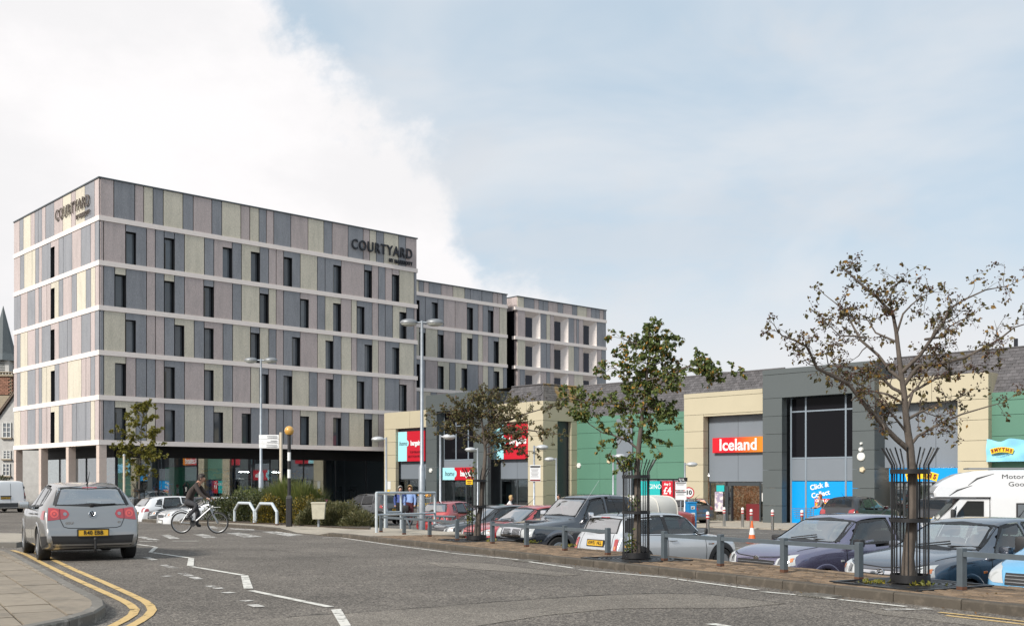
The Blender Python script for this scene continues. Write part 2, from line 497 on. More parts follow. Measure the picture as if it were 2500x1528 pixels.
# shops
CLADV = dict(var=0.035, vscale=0.8, rnd=0.03, world=True, bump=0.05, bscale=3)
mat('clad_cream', (0.47, 0.42, 0.30), 0.55, **CLADV)
mat('clad_grey', (0.088, 0.102, 0.104), 0.45, **CLADV)
mat('clad_green', (0.09, 0.208, 0.148), 0.5, **CLADV)
mat('clad_slate', (0.18, 0.205, 0.235), 0.45, **CLADV)
mat('shop_frame', (0.07, 0.082, 0.09), 0.4, metal=0.4)
mat('shop_frame_light', (0.26, 0.31, 0.36), 0.4, metal=0.3)
mat('shop_dark_glass', (0.008, 0.008, 0.010), 0.05, spec=0.1)
mat('slate', (0.088, 0.083, 0.086), 0.62, var=0.16, vscale=3, rnd=0.28, bump=0.3, bscale=25)
mat('slate_lichen', (0.10, 0.092, 0.085), 0.8, col2=(0.30, 0.19, 0.055), c2scale=0.55, c2lo=0.46, c2hi=0.60, var=0.2, vscale=6, rnd=0.25, world=True)
mat('sign_red', (0.52, 0.014, 0.03), 0.35)
mat('sign_aqua', (0.36, 0.73, 0.80), 0.4)
mat('sign_white', (0.80, 0.80, 0.80), 0.4)
mat('sign_black', (0.012, 0.012, 0.012), 0.5)
mat('sign_maroon', (0.20, 0.012, 0.02), 0.5)
mat('sign_blue', (0.0, 0.30, 0.72), 0.35)
mat('sign_yellow', (0.84, 0.56, 0.02), 0.4)
mat('sign_teal', (0.02, 0.42, 0.42), 0.4)
mat('sign_orange', (0.80, 0.36, 0.02), 0.4)
mat('banner_blue', (0.24, 0.58, 0.78), 0.6)
mat('paper', (0.66, 0.66, 0.64), 0.7)
mat('poster', (0.30, 0.26, 0.36), 0.6, col2=(0.70, 0.62, 0.60), c2scale=3.5, c2lo=0.45, c2hi=0.55)
mat('shop_floor', (0.45, 0.34, 0.24), 0.6)
mat('shop_goods', (0.40, 0.20, 0.11), 0.6, col2=(0.62, 0.5, 0.36), c2scale=9, c2lo=0.5, c2hi=0.54, var=0.7, vscale=7)
mat('counter_red', (0.17, 0.02, 0.025), 0.5)
mat('alarm_white', (0.72, 0.72, 0.68), 0.4)
mat('alarm_cream', (0.62, 0.52, 0.36), 0.5)
# street furniture
mat('rail_grey', (0.10, 0.122, 0.138), 0.5, metal=0.25, var=0.12, vscale=8, rnd=0.06)
mat('galv', (0.34, 0.37, 0.40), 0.42, metal=0.55, var=0.15, vscale=7)
mat('galv_light', (0.50, 0.55, 0.58), 0.5, metal=0.25, var=0.1, vscale=8, col2=(0.20, 0.10, 0.05), c2scale=7, c2lo=0.68, c2hi=0.74)
mat('rust', (0.10, 0.045, 0.025), 0.85, var=0.3, vscale=20)
mat('lamp_shell', (0.50, 0.51, 0.52), 0.4, metal=0.3, var=0.1, vscale=9)
mat('lamp_grey', (0.23, 0.24, 0.25), 0.45, metal=0.4, var=0.12, vscale=9)
mat('lamp_lens', (0.62, 0.64, 0.58), 0.12, spec=0.8)
mat('guard_black', (0.010, 0.010, 0.011), 0.45)
mat('grate_iron', (0.035, 0.036, 0.038), 0.4, metal=0.6)
mat('beacon_amber', (0.60, 0.32, 0.06), 0.25, coat=0.4)
mat('black_paint', (0.016, 0.015, 0.016), 0.5, col2=(0.11, 0.05, 0.035), c2scale=4, c2lo=0.68, c2hi=0.72)
mat('white_paint', (0.74, 0.74, 0.72), 0.45)
mat('beige_post', (0.55, 0.48, 0.38), 0.6, var=0.1, vscale=6)
mat('steel', (0.45, 0.44, 0.42), 0.3, metal=0.9)
mat('bollard_red', (0.45, 0.02, 0.02), 0.4)
mat('cone_orange', (0.72, 0.14, 0.03), 0.5)
mat('kiosk_blue', (0.01, 0.22, 0.50), 0.4, var=0.1, vscale=5)
mat('planter_cream', (0.50, 0.47, 0.37), 0.8, var=0.15, vscale=5)
# old buildings
mat('render_white', (0.48, 0.47, 0.45), 0.9, var=0.14, vscale=2.5, bump=0.4, bscale=30)
mat('rubble_brick', (0.24, 0.12, 0.08), 0.9, var=0.3, vscale=5, rnd=0.2)
mat('sandstone', (0.30, 0.25, 0.18), 0.9, var=0.2, vscale=4, rnd=0.1)
mat('spire_slate', (0.10, 0.115, 0.12), 0.7, var=0.2, vscale=4)
mat('copper', (0.16, 0.25, 0.22), 0.6)
mat('old_tile', (0.15, 0.115, 0.09), 0.85, rnd=0.25, var=0.2, vscale=8)
mat('sash_white', (0.62, 0.62, 0.60), 0.5)
# plants
mat('bark', (0.10, 0.082, 0.068), 0.9, var=0.35, vscale=14, bump=0.8, bscale=40, stretch=(1, 1, 0.35))
mat('bark_pale', (0.115, 0.10, 0.085), 0.9, var=0.35, vscale=14, bump=0.8, bscale=40, stretch=(1, 1, 0.35))
mat('berry', (0.07, 0.03, 0.022), 0.5)
leafmat('leaf_green', (0.05, 0.085, 0.02), (0.105, 0.14, 0.035), (0.42, 0.19, 0.025))
leafmat('leaf_olive', (0.07, 0.068, 0.028), (0.12, 0.115, 0.045), (0.24, 0.12, 0.05))
leafmat('leaf_autumn', (0.05, 0.05, 0.018), (0.11, 0.085, 0.025), (0.34, 0.17, 0.03))
leafmat('leaf_lime', (0.09, 0.11, 0.018), (0.19, 0.18, 0.028), (0.30, 0.22, 0.035))
leafmat('leaf_hedge', (0.022, 0.034, 0.010), (0.055, 0.068, 0.020), (0.13, 0.12, 0.045))
leafmat('leaf_broom', (0.06, 0.085, 0.020), (0.11, 0.135, 0.035), (0.20, 0.19, 0.07))
leafmat('leaf_yellow', (0.07, 0.07, 0.016), (0.14, 0.115, 0.02), (0.55, 0.36, 0.03))
leafmat('leaf_spread', (0.06, 0.07, 0.025), (0.11, 0.11, 0.045), (0.20, 0.17, 0.085))
leafmat('leaf_litter', (0.07, 0.045, 0.02), (0.14, 0.08, 0.03), (0.25, 0.18, 0.06))
# vehicles
def paint(name, col, metal=0.35, rough=0.35): return mat(name, col, rough, metal, coat=1.0, var=0.03, vscale=2)
paint('paint_silver', (0.30, 0.296, 0.288), 0.75, 0.3)
paint('paint_silver_blue', (0.56, 0.585, 0.61), 0.5, 0.28)
paint('paint_white_car', (0.70, 0.71, 0.72), 0.0)
paint('paint_black_car', (0.010, 0.011, 0.012), 0.0, 0.2)
paint('paint_navy', (0.018, 0.024, 0.036), 0.4)
paint('paint_dark_blue', (0.105, 0.12, 0.15), 0.75, 0.27)
paint('paint_purple', (0.17, 0.158, 0.25), 0.65, 0.27)
paint('paint_red', (0.40, 0.03, 0.03), 0.1)
paint('paint_sky', (0.12, 0.40, 0.66), 0.2)
paint('paint_brown', (0.115, 0.105, 0.10), 0.5)
mat('paint_charcoal', (0.034, 0.036, 0.041), 0.3, 0.1, coat=0.25)
mat('plastic_black', (0.020, 0.020, 0.021), 0.55)
mat('plastic_grey', (0.05, 0.052, 0.055), 0.6)
mat('tyre', (0.016, 0.016, 0.016), 0.85, bump=0.3, bscale=60)
mat('alloy', (0.36, 0.37, 0.38), 0.3, metal=0.8)
mat('chrome', (0.75, 0.76, 0.78), 0.08, metal=1.0)
mat('tail_red', (0.34, 0.006, 0.010), 0.12, coat=1.0)
mat('tail_bright', (0.62, 0.05, 0.03), 0.15, coat=1.0)
mat('lens_clear', (0.46, 0.48, 0.48), 0.08, spec=0.8, coat=1.0)
mat('lens_amber', (0.55, 0.17, 0.03), 0.15, coat=1.0)
mat('lens_dark', (0.07, 0.075, 0.08), 0.08, coat=1.0)
mat('plate_yellow', (0.72, 0.42, 0.03), 0.5)
mat('plate_white', (0.70, 0.70, 0.67), 0.5)
mat('seam', (0.012, 0.012, 0.013), 0.6)
mat('seat_cloth', (0.045, 0.045, 0.048), 0.9)
mat('cabin', (0.028, 0.028, 0.030), 0.8)
glass('car_glass', (0.50, 0.58, 0.56), 0.48, 0.005, 1.55)
glass('car_glass_side', (0.42, 0.50, 0.49), 0.11, 0.005, 1.5)
glass('car_glass_dark', (0.14, 0.15, 0.155), 0.07, 0.005, 1.5)
mat('mirror_face', (0.6, 0.66, 0.7), 0.03, metal=1.0)
mat('canopy_white', (0.56, 0.545, 0.50), 0.5, var=0.06, vscale=2)
# people
mat('skin', (0.48, 0.27, 0.19), 0.55)
mat('hair_dark', (0.022, 0.014, 0.010), 0.6)
mat('hair_blond', (0.42, 0.28, 0.12), 0.6)
mat('hair_grey', (0.36, 0.34, 0.31), 0.6)
mat('hair_red', (0.26, 0.065, 0.02), 0.6)
mat('cloth_brown', (0.050, 0.039, 0.035), 0.9, var=0.2, vscale=8)
mat('cloth_jeans', (0.050, 0.050, 0.055), 0.9, var=0.2, vscale=10)
mat('cloth_black', (0.012, 0.012, 0.013), 0.9)
mat('cloth_blue', (0.055, 0.085, 0.26), 0.9)
mat('cloth_pale_blue', (0.22, 0.32, 0.56), 0.9, var=0.15, vscale=8)
mat('cloth_white', (0.62, 0.60, 0.60), 0.9)
mat('cloth_pink', (0.60, 0.08, 0.34), 0.8)
mat('cloth_teal', (0.0, 0.42, 0.40), 0.9)
mat('cloth_royal', (0.015, 0.13, 0.50), 0.9)
mat('cloth_orange', (0.50, 0.10, 0.02), 0.9)
mat('cloth_maroon', (0.06, 0.012, 0.016), 0.9)
mat('cloth_grey', (0.16, 0.16, 0.17), 0.9)
mat('shoe', (0.012, 0.012, 0.012), 0.5)
# ------------------------------------------------------------------ ground, road, kerbs, pavements, markings
def sheet(name, poly, zf, m, kind='structure', parent=None):
 bm = bmesh.new()
 f = bm.faces.new([bm.verts.new((p[0], p[1], zf(p[0], p[1]))) for p in poly])
 bm.normal_update()
 if f.normal.z < 0: f.normal_flip()
 bmesh.ops.triangulate(bm, faces=[f])
 me = bpy.data.meshes.new(name); bm.to_mesh(me); bm.free(); me.materials.append(m)
 o = mesh_obj(name, me, parent)
 if parent is None: setp(o, kind=kind)
 return o

def grid_sheet(name, xs, ys, zf, m):
 mb = MB()
 vs = [(x, y, zf(x, y)) for y in ys for x in xs]
 n = len(xs)
 mb.add(vs, [(j * n + i, j * n + i + 1, (j + 1) * n + i + 1, (j + 1) * n + i) for j in range(len(ys) - 1) for i in range(n - 1)])
 return setp(mb.build(name, m, smooth=True), kind='structure')

rng = random.Random(7)
grid_sheet('ground', [-900, -300, -100, -40, 40, 100, 300, 900], [-30, 0, 40, 80, 160, 320, 700, 1500], lambda x, y: G(y) - 1.1, MAT['ground'])

# the kerb line along the car park, from the far end (left) to beside us (right)
KPX = [(331, 1264.7), (387, 1270), (465, 1273.5), (580, 1279.7), (670, 1287), (704, 1292), (780, 1297), (809, 1299), (900, 1309), (1031, 1322.6),
    (1136, 1333.6), (1258, 1347), (1326, 1354), (1402, 1362.6), (1575, 1380), (1675, 1391), (1860, 1411), (2045, 1430.7), (2201, 1447.5), (2375, 1465), (2500, 1478), (2760, 1505)]
KH = 0.115
def poly_resample(pts, step):
 d = [0.0]
 for a, b in zip(pts, pts[1:]): d.append(d[-1] + (b - a).length)
 n = max(2, int(d[-1] / step)); out = []; j = 0
 for i in range(n + 1):
  t = d[-1] * i / n
  while j < len(pts) - 2 and d[j + 1] < t: j += 1
  u = (t - d[j]) / max(1e-6, d[j + 1] - d[j])
  out.append(pts[j].lerp(pts[j + 1], u))
 return out
K0 = [Vector((p.x, p.y, 0)) for p in (gp(a, b, KH) for a, b in KPX)]
K = poly_resample(K0, 0.915)
for _ in range(3):
 K = [K[0]] + [(K[i - 1] + K[i] * 2 + K[i + 1]) / 4 for i in range(1, len(K) - 1)] + [K[-1]]
def side_normal(pts, i):
 a = pts[max(0, i - 1)]; b = pts[min(len(pts) - 1, i + 1)]
 t = (b - a).normalized(); return Vector((-t.y, t.x, 0))      # away from the road
def offset(pts, d): return [p + side_normal(pts, i) * d for i, p in enumerate(pts)]
KB = offset(K, 0.14)
def k_dip(p):
 """the kerb dips flush where the zebra crossing meets it"""
 px = CX + p.x / p.y * FPX
 return KH - 0.10 * smoothstep(672, 712, px) * (1 - smoothstep(772, 812, px))
PAVW = 1.95
PB = offset(K, PAVW)
iL = min(range(len(K)), key=lambda i: abs(CX + K[i].x / K[i].y * FPX - 905))    # where the brick paving takes over

# road sheet: everything on our side of that kerb, and away past the hotel corner
far_left = [Vector((-17.8, 47.0, 0)), Vector((-24.5, 66.0, 0)), Vector((-31.0, 72.0, 0)), Vector((-60, 110, 0)), Vector((-110, 110, 0)), Vector((-110, 0, 0)), Vector((-40, -12, 0)), Vector((30, -12, 0))]
road_poly = [K[-1] + Vector((0.05, -0.02, 0))] + [p + side_normal(K, i) * 0.02 for i, p in reversed(list(enumerate(K)))] + far_left
sheet('road', [(p.x, p.y) for p in road_poly], lambda x, y: G(y), MAT['asphalt'])

# car park: a lower sheet behind the pavement, reaching the shops and the hotel
def cp_sheet():
 mb = MB(); ss = [-130 + 3 * i for i in range(46)]; ts = [-30 + 3 * i for i in range(50)]
 idx = {}; vs = []; fs = []
 back = PB
 def inside(p):
  # behind the pavement's back edge and right of the street past the hotel
  best = min(range(len(back)), key=lambda i: (back[i] - p).length_squared)
  n = side_normal(back, best)
  if (p - back[best]).dot(n) < -4.2: return False
  return True
 for i, s in enumerate(ss):
  for j, t in enumerate(ts):
   p = st(s, t); idx[i, j] = len(vs); vs.append((p.x, p.y, CP(p.x, p.y) if p.y < 400 else G(p.y)))
 for i in range(len(ss) - 1):
  for j in range(len(ts) - 1):
   c = st(ss[i] + 1.5, ts[j] + 1.5)
   if c.y > 2 and inside(c): fs.append((idx[i, j], idx[i + 1, j], idx[i + 1, j + 1], idx[i, j + 1]))
 vs2 = [(v[0], v[1], v[2] - 0.004) for v in vs]
 mb.add(vs2, fs)
 return setp(mb.build('car_park', MAT['asphalt_car_park'], smooth=True), kind='structure')
cp_sheet()

# kerb, stone by stone
kerb = thing('kerb', kind='structure')
for i in range(len(K) - 1):
 a, b = K[i], K[i + 1]; t = (b - a).normalized(); g = 0.006
 a2, b2 = a + t * g, b - t * g; n1, n2 = side_normal(K, i) * 0.14, side_normal(K, i + 1) * 0.14
 j = rng.uniform(-0.003, 0.003)
 za, zb = G(a.y) + k_dip(a) + j, G(b.y) + k_dip(b) + j
 ca, cb = (a2 - a) , None
 m = MB(); ch = 0.018
 prof = lambda p, n, z: [Vector((p.x, p.y, G(p.y) - 0.1)), Vector((p.x, p.y, z - ch)), Vector((p.x, p.y, z)) + n.normalized() * ch, Vector((p.x, p.y, z)) + n, Vector((p.x, p.y, G(p.y) - 0.1)) + n]
 A, B = prof(a2, n1, za), prof(b2, n2, zb)
 m.add(A + B, [(k, k + 1, k + 6, k + 5) for k in range(4)] + [(0, 4, 3, 2, 1), (5, 6, 7, 8, 9)])
 m.build('kerbstone', MAT['kerb'], kerb)

# concrete footway (left) and its slabs; brick footway (right)
foot = thing('pavement', kind='structure')
mb = MB()
wide = lambda i: 2.9
FB = [K[i] + side_normal(K, i) * (2.6 + 0.9 * smoothstep(12, iL, i)) for i in range(len(K))]
for i in range(0, iL):
 for k in range(4):
  u0, u1 = k / 4, (k + 1) / 4
  q = [KB[i].lerp(FB[i], u0), KB[i + 1].lerp(FB[i + 1], u0), KB[i + 1].lerp(FB[i + 1], u1), KB[i].lerp(FB[i], u1)]
  c = sum(q, Vector()) / 4
  q = [p + (c - p).normalized() * 0.006 for p in q]
  jz = rng.uniform(-0.002, 0.002)
  m = MB()
  dip = [k_dip(K[i]), k_dip(K[i + 1])]
  zz = lambda p, e, u: G(p.y) + (dip[e] + (KH - dip[e]) * min(1, u * 1.5)) - 0.002 + jz
  top = [Vector((q[0].x, q[0].y, zz(q[0], 0, u0))), Vector((q[1].x, q[1].y, zz(q[1], 1, u0))), Vector((q[2].x, q[2].y, zz(q[2], 1, u1))), Vector((q[3].x, q[3].y, zz(q[3], 0, u1)))]
  bot = [p - UP * 0.05 for p in top]
  m.hexa([bot[0], bot[1], bot[2], bot[3], top[0], top[1], top[2], top[3]])
  m.build('slab', MAT['concrete'], foot)
mb.add([Vector((p.x, p.y, G(p.y) + KH - 0.03 - (KH - k_dip(K[i])) )) for i, p in enumerate(KB[:iL + 1])] + [Vector((p.x, p.y, G(p.y) + KH - 0.03)) for p in FB[:iL + 1]],
    [(i, i + 1, iL + 2 + i, iL + 1 + i) for i in range(iL)])
mb.build('bedding', MAT['joint'], foot)

brick = thing('brick_pavement', kind='structure')
mb = MB()
rows = [(KB[i], PB[i]) for i in range(iL, len(K))]
nb = len(rows)
mb.add([Vector((a.x, a.y, G(a.y) + KH - 0.014)) for a, b in rows] + [Vector((b.x, b.y, G(b.y) + KH - 0.014)) for a, b in rows] + [Vector((b.x, b.y, G(b.y) - 1.0)) for a, b in rows],
    [(i, i + 1, nb + i + 1, nb + i) for i in range(nb - 1)] + [(nb + i, nb + i + 1, 2 * nb + i + 1, 2 * nb + i) for i in range(nb - 1)])
mb.build('bedding', MAT['joint'], brick)
# pavers: running bond, the nearest 300 as pieces of their own
axis = [K[i] for i in range(iL, len(K))]
fine = poly_resample(axis, 0.205)
pv = []
GRATE_BASES = [gp(1163, 1318, KH), gp(1553, 1364, KH), gp(2222, 1424, KH)]
for r in range(17):
 off0 = 0.16 + r * 0.105
 for i in range(len(fine) - 1):
  a, b = fine[i], fine[i + 1]; t = (b - a)
  if r % 2: a, b = a + t * 0.5, b + t * 0.5
  n = side_normal(fine, i)
  c = (a + b) / 2 + n * (off0 + 0.05)
  if any(abs((c - g0).dot(t.normalized())) < 0.72 and abs((c - g0).dot(n)) < 0.72 for g0 in (Vector((g.x, g.y, 0)) for g in GRATE_BASES)): continue
  pv.append((c, math.atan2(t.y, t.x), t.length))
pv.sort(key=lambda q: q[0].y)
def paver_mesh(L):
 m = MB(); hx, hy, c = L / 2 - 0.004, 0.047, 0.006
 m.add([(-hx, -hy, -0.03), (hx, -hy, -0.03), (hx, hy, -0.03), (-hx, hy, -0.03), (-hx, -hy, -c), (hx, -hy, -c), (hx, hy, -c), (-hx, hy, -c),
     (-hx + c, -hy + c, 0), (hx - c, -hy + c, 0), (hx - c, hy - c, 0), (-hx + c, hy - c, 0)],
    [(0, 1, 5, 4), (1, 2, 6, 5), (2, 3, 7, 6), (3, 0, 4, 7), (4, 5, 9, 8), (5, 6, 10, 9), (6, 7, 11, 10), (7, 4, 8, 11), (8, 9, 10, 11)])
 return m
pm = paver_mesh(0.205).mesh('paver', MAT['paver'])
seen = [q for q in pv if abs(q[0].x / q[0].y) < 0.52 and q[0].y > 2]
near_ids = set(id(q) for q in seen[:300])
rest = MB(); base = paver_mesh(0.205)
for q in pv:
 c, a, L = q; z = G(c.y) + KH - 0.004 + rng.uniform(-0.004, 0.003)
 tilt = Matrix.Rotation(rng.uniform(-0.012, 0.012), 4, 'X') @ Matrix.Rotation(math.atan(-0.01024 * math.sin(a)) * -1, 4, 'Y')
 if id(q) in near_ids:
  o = mesh_obj('paver', pm, brick); o.location = (c.x, c.y, z); o.rotation_euler = (rng.uniform(-0.012, 0.012), math.atan(0.01024 * math.sin(a)), a)
 else:
  M = Matrix.Translation((c.x, c.y, z)) @ Matrix.Rotation(a, 4, 'Z') @ Matrix.Rotation(math.atan(0.01024 * math.sin(a)), 4, 'Y')
  rest.add([M @ p for p in base.v], base.f)
o = rest.build('pavers_beyond', MAT['paver'], brick); o['kind'] = 'stuff'

# footway at our left with its rounded kerb corner
LK = [gp(a, b, KH) for a, b in [(-330, 1305), (-120, 1322), (0, 1338), (30, 1345), (100, 1381), (182, 1426), (225, 1447), (248, 1458), (258, 1466), (257, 1477), (243, 1488), (215, 1498), (165, 1511), (100, 1524), (-60, 1552)]]
LK = poly_resample([Vector((p.x, p.y, 0)) for p in LK], 0.6)
left = thing('corner_pavement', kind='structure')
LN = [-side_normal(LK, i) for i in range(len(LK))]
for i in range(len(LK) - 1):
 a, b = LK[i], LK[i + 1]; t = (b - a).normalized(); a2, b2 = a + t * 0.006, b - t * 0.006
 n1, n2 = LN[i] * 0.13, LN[i + 1] * 0.13
 m = MB(); ch = 0.02
 pr = lambda p, n: [Vector((p.x, p.y, G(p.y) - 0.1)), Vector((p.x, p.y, G(p.y) + KH - ch)) , Vector((p.x, p.y, G(p.y) + KH)) + n.normalized() * ch, Vector((p.x, p.y, G(p.y) + KH)) + n, Vector((p.x, p.y, G(p.y) - 0.1)) + n]
 A, B = pr(a2, n1), pr(b2, n2)
 m.add(A + B, [(k, k + 1, k + 6, k + 5) for k in range(4)] + [(0, 4, 3, 2, 1), (5, 6, 7, 8, 9)])
 m.build('kerbstone', MAT['kerb_grey'], left)
def in_poly(x, y, P):
 c = False; n = len(P)
 for i in range(n):
  x1, y1 = P[i]; x2, y2 = P[(i + 1) % n]
  if (y1 > y) != (y2 > y) and x < (x2 - x1) * (y - y1) / (y2 - y1) + x1: c = not c
 return c
def clip(poly, P0, nrm):
 """keep the part of a polygon on the +nrm side of a line"""
 out = []
 for i in range(len(poly)):
  a, b = poly[i], poly[(i + 1) % len(poly)]
  da, db = (a - P0).dot(nrm), (b - P0).dot(nrm)
  if da >= 0: out.append(a)
  if (da > 0) != (db > 0): out.append(a.lerp(b, da / (da - db)))
 return out
inner = [p + LN[i] * 0.135 for i, p in enumerate(LK)]
SA = Vector((0.5136, -0.858, 0)); SB = Vector((0.858, 0.5136, 0))
IP = [(p.x, p.y) for p in inner] + [(-14, 8), (-16, 30)]
o0 = Vector((-9.5, 17.2, 0))
for i in range(-14, 16):
 for j in range(-16, 10):
  w, l = 0.45, 0.72
  sh = 0.36 if j % 2 else 0.0
  c0 = o0 + SA * (i * l + sh) + SB * (j * w)
  q = [c0 + SA * 0.01 + SB * 0.012, c0 + SA * (l - 0.01) + SB * 0.012, c0 + SA * (l - 0.01) + SB * (w - 0.012), c0 + SA * 0.01 + SB * (w - 0.012)]
  n_in = sum(in_poly(p.x, p.y, IP) for p in q)
  if n_in == 0: continue
  if n_in < 4:
   k = min(range(len(inner)), key=lambda k: (inner[k] - sum(q, Vector()) / 4).length_squared)
   q = clip(q, inner[k], LN[k])
   for kk in (k - 1, k + 1):
    if 0 <= kk < len(inner) and len(q) > 2: q = clip(q, inner[kk], LN[kk])
   if len(q) < 3: continue
  cm = sum(q, Vector()) / len(q)
  if cm.y < 6.0 or cm.x / cm.y < -0.62: continue
  dz = rng.uniform(-0.004, 0.003); tx, ty = rng.uniform(-0.006, 0.006), rng.uniform(-0.006, 0.006)
  m = MB(); m.prism([(p.x, p.y) for p in q], lambda x, y: G(y) + 0.03, lambda x, y: G(y) + KH + dz - 0.002 + (x - cm.x) * tx + (y - cm.y) * ty)
  m.build('slab', MAT['slab'], left)
sheet('bedding', IP, lambda x, y: G(y) + KH - 0.022, MAT['joint'], parent=left)

# footway across the side street, behind the silver car
far_pave = thing('far_pavement', kind='structure')
FPX_ = [gp(a, b, KH) for a, b in [(-300, 1327), (40, 1324), (78, 1318), (92, 1309), (80, 1303), (40, 1300), (-300, 1300)]]
m = MB(); m.prism([(p.x, p.y) for p in FPX_], lambda x, y: G(y) - 0.1, lambda x, y: G(y) + KH); m.build('kerb_edge', MAT['kerb_grey'], far_pave)
c_ = sum(FPX_, Vector()) / len(FPX_)
m = MB(); m.prism([(c_.x + (p.x - c_.x) * 0.97, c_.y + (p.y - c_.y) * 0.9) for p in FPX_], lambda x, y: G(y), lambda x, y: G(y) + KH + 0.004); m.build('surface', MAT['concrete'], far_pave)

# repaired strips of paler tarmac
def patch(pts, name='road_patch', h=0.004, m='asphalt_patch'):
 return sheet(name, [(p.x, p.y) for p in (gp(a, b) for a, b in pts)], lambda x, y: G(y) + h, MAT[m])
patch([(430, 1560), (560, 1519), (700, 1506), (900, 1494), (1100, 1478), (1300, 1464), (1480, 1453), (1600, 1449), (1720, 1450), (1915, 1473), (1800, 1484), (1640, 1484), (1500, 1486), (1330, 1502), (1150, 1530), (1000, 1570)])
patch([(1040, 1372), (1180, 1374), (1330, 1392), (1420, 1402), (1360, 1406), (1200, 1392), (1080, 1384)])
patch([(2080, 1482), (2500, 1520), (2700, 1545), (2700, 1580), (2400, 1530), (2150, 1500)])

# dark seams and cracks where the tarmac has been cut, and a gully by the kerb
cr_ = thing('road_seam', kind='structure'); rs_ = random.Random(12)
for P_ in ([(1040, 1371), (1180, 1373), (1330, 1391), (1425, 1402)], [(1300, 1462), (1480, 1452), (1600, 1448), (1720, 1449), (1915, 1473)], [(700, 1506), (900, 1494), (1100, 1478), (1300, 1463)], [(880, 1330), (1000, 1352), (1180, 1400), (1300, 1440)], [(640, 1340), (760, 1352), (900, 1362)]):
 Q_ = poly_resample([Vector((p.x, p.y, 0)) for p in (gp(a, b) for a, b in P_)], 0.16); Q_ = [q + Vector((rs_.gauss(0, 0.018), rs_.gauss(0, 0.03), 0)) for q in Q_]; m = MB(); w_ = [rs_.uniform(0.004, 0.02) for q in Q_]
 m.add([Vector((q.x, q.y - w, G(q.y - w) + 0.0065)) for q, w in zip(Q_, w_)] + [Vector((q.x, q.y + w, G(q.y + w) + 0.0065)) for q, w in zip(Q_, w_)], [(i, i + 1, len(Q_) + i + 1, len(Q_) + i) for i in range(len(Q_) - 1)]); m.build('crack', MAT['joint'], cr_)
for i_, px_ in enumerate((1290, 2010)):
 k_ = min(range(len(K)), key=lambda k: abs(CX + K[k].x / K[k].y * FPX - px_)); c_ = K[k_] - side_normal(K, k_) * 0.26; a_ = K[k_ + 1] - K[k_]; M_ = Matrix.Translation((c_.x, c_.y, G(c_.y) + 0.008)) @ Matrix.Rotation(math.atan2(a_.y, a_.x), 4, 'Z')
 gd = setp(mesh_obj('gully_grate', MB().box((0, 0, -0.004), (0.46, 0.40, 0.006)).mesh('gully_grate', MAT['joint'])), ('iron gully grate in the road by the second tree' if i_ == 0 else 'iron gully grate in the road by the largest tree'), 'grate', 'gully grates'); gd.matrix_world = M_; ROOTM[gd.name] = M_
 for j_ in range(9): mb_ = MB(); mb_.box((-0.2 + j_ * 0.05, 0, 0.004), (0.026, 0.36, 0.014)); mb_.build('bar', MAT['kerb_grey'], gd)
# painted lines
def line_mesh(mb, pts, w, h=0.008):
 """strip of width w along ground points"""
 P = [Vector((p.x, p.y, 0)) for p in pts]
 P = poly_resample(P, 0.5) if len(P) > 2 or (P[0] - P[-1]).length > 0.6 else P
 Lf = [p + side_normal(P, i) * w / 2 for i, p in enumerate(P)]; Rt = [p - side_normal(P, i) * w / 2 for i, p in enumerate(P)]
 n = len(P)
 mb.add([Vector((p.x, p.y, G(p.y) + h)) for p in Rt] + [Vector((p.x, p.y, G(p.y) + h)) for p in Lf], [(i, i + 1, n + i + 1, n + i) for i in range(n - 1)])
white = thing('road_marking', kind='structure')
def wl(pts, w=0.1, m='paint_white', name='white_line', parent=None):
 mb = MB(); line_mesh(mb, [gp(a, b) for a, b in pts], w); return mb.build(name, MAT[m], parent or white)
def wp(pts, m='paint_white', name='white_block'):
 return sheet(name, [(p.x, p.y) for p in (gp(a, b) for a, b in pts)], lambda x, y: G(y) + 0.0085, MAT[m], parent=white)
wl([(336, 1329), (378, 1334.5)]); wp([(362, 1348.5), (372, 1348.5), (386, 1336), (376, 1335)])
wl([(374, 1349), (464, 1362)]); wp([(460, 1362.5), (474, 1362.5), (473, 1381.5), (456, 1381.5)])
wl([(467, 1383), (592, 1404)]); wp([(588, 1405), (606, 1405), (618, 1437), (595, 1437)])
wl([(613, 1442), (806, 1482)]); wp([(808, 1489), (832, 1487), (857, 1528), (832, 1530)])
for a, b in (((356, 1360), (380, 1368)), ((397, 1379), (427, 1387)), ((443, 1399), (486, 1414)), ((511, 1430), (540, 1438)), ((548, 1446), (566, 1448)), ((595, 1466), (610, 1468)), ((616, 1476), (634, 1482)), ((398, 1406), (415, 1407))):
 wl([a, b], 0.13, 'paint_worn', 'worn_dash')
for q in ([(330, 1310), (352, 1310), (392, 1318), (364, 1318)], [(392, 1306), (412, 1305), (440, 1315), (416, 1316)], [(552, 1301), (585, 1300), (640, 1310), (598, 1312)], [(640, 1298), (676, 1297), (742, 1306), (704, 1309)],
    [(470, 1303), (496, 1303), (530, 1312), (500, 1313)], [(505, 1282), (520, 1282), (532, 1290), (514, 1290)], [(560, 1289), (620, 1292), (622, 1295), (566, 1292)]):
 wp(q, 'paint_worn', 'crossing_stripe')
wl([(340, 1321.5), (384, 1321.5)], 0.12); wl([(422, 1320.5), (484, 1320.5)], 0.12)
wl([(787, 1313), (822, 1311), (870, 1318), (960, 1331), (1095, 1348.5)], 0.09)
for a, b in (((1100, 1350), (1273, 1367)), ((1283, 1370), (1402, 1387)), ((1414, 1391), (1628, 1410)), ((1637, 1412), (1849, 1440)), ((1858, 1444), (2040, 1462)), ((2050, 1464), (2212, 1481))):
 wl([a, ((a[0] + b[0]) / 2, (a[1] + b[1]) / 2), b], 0.09)
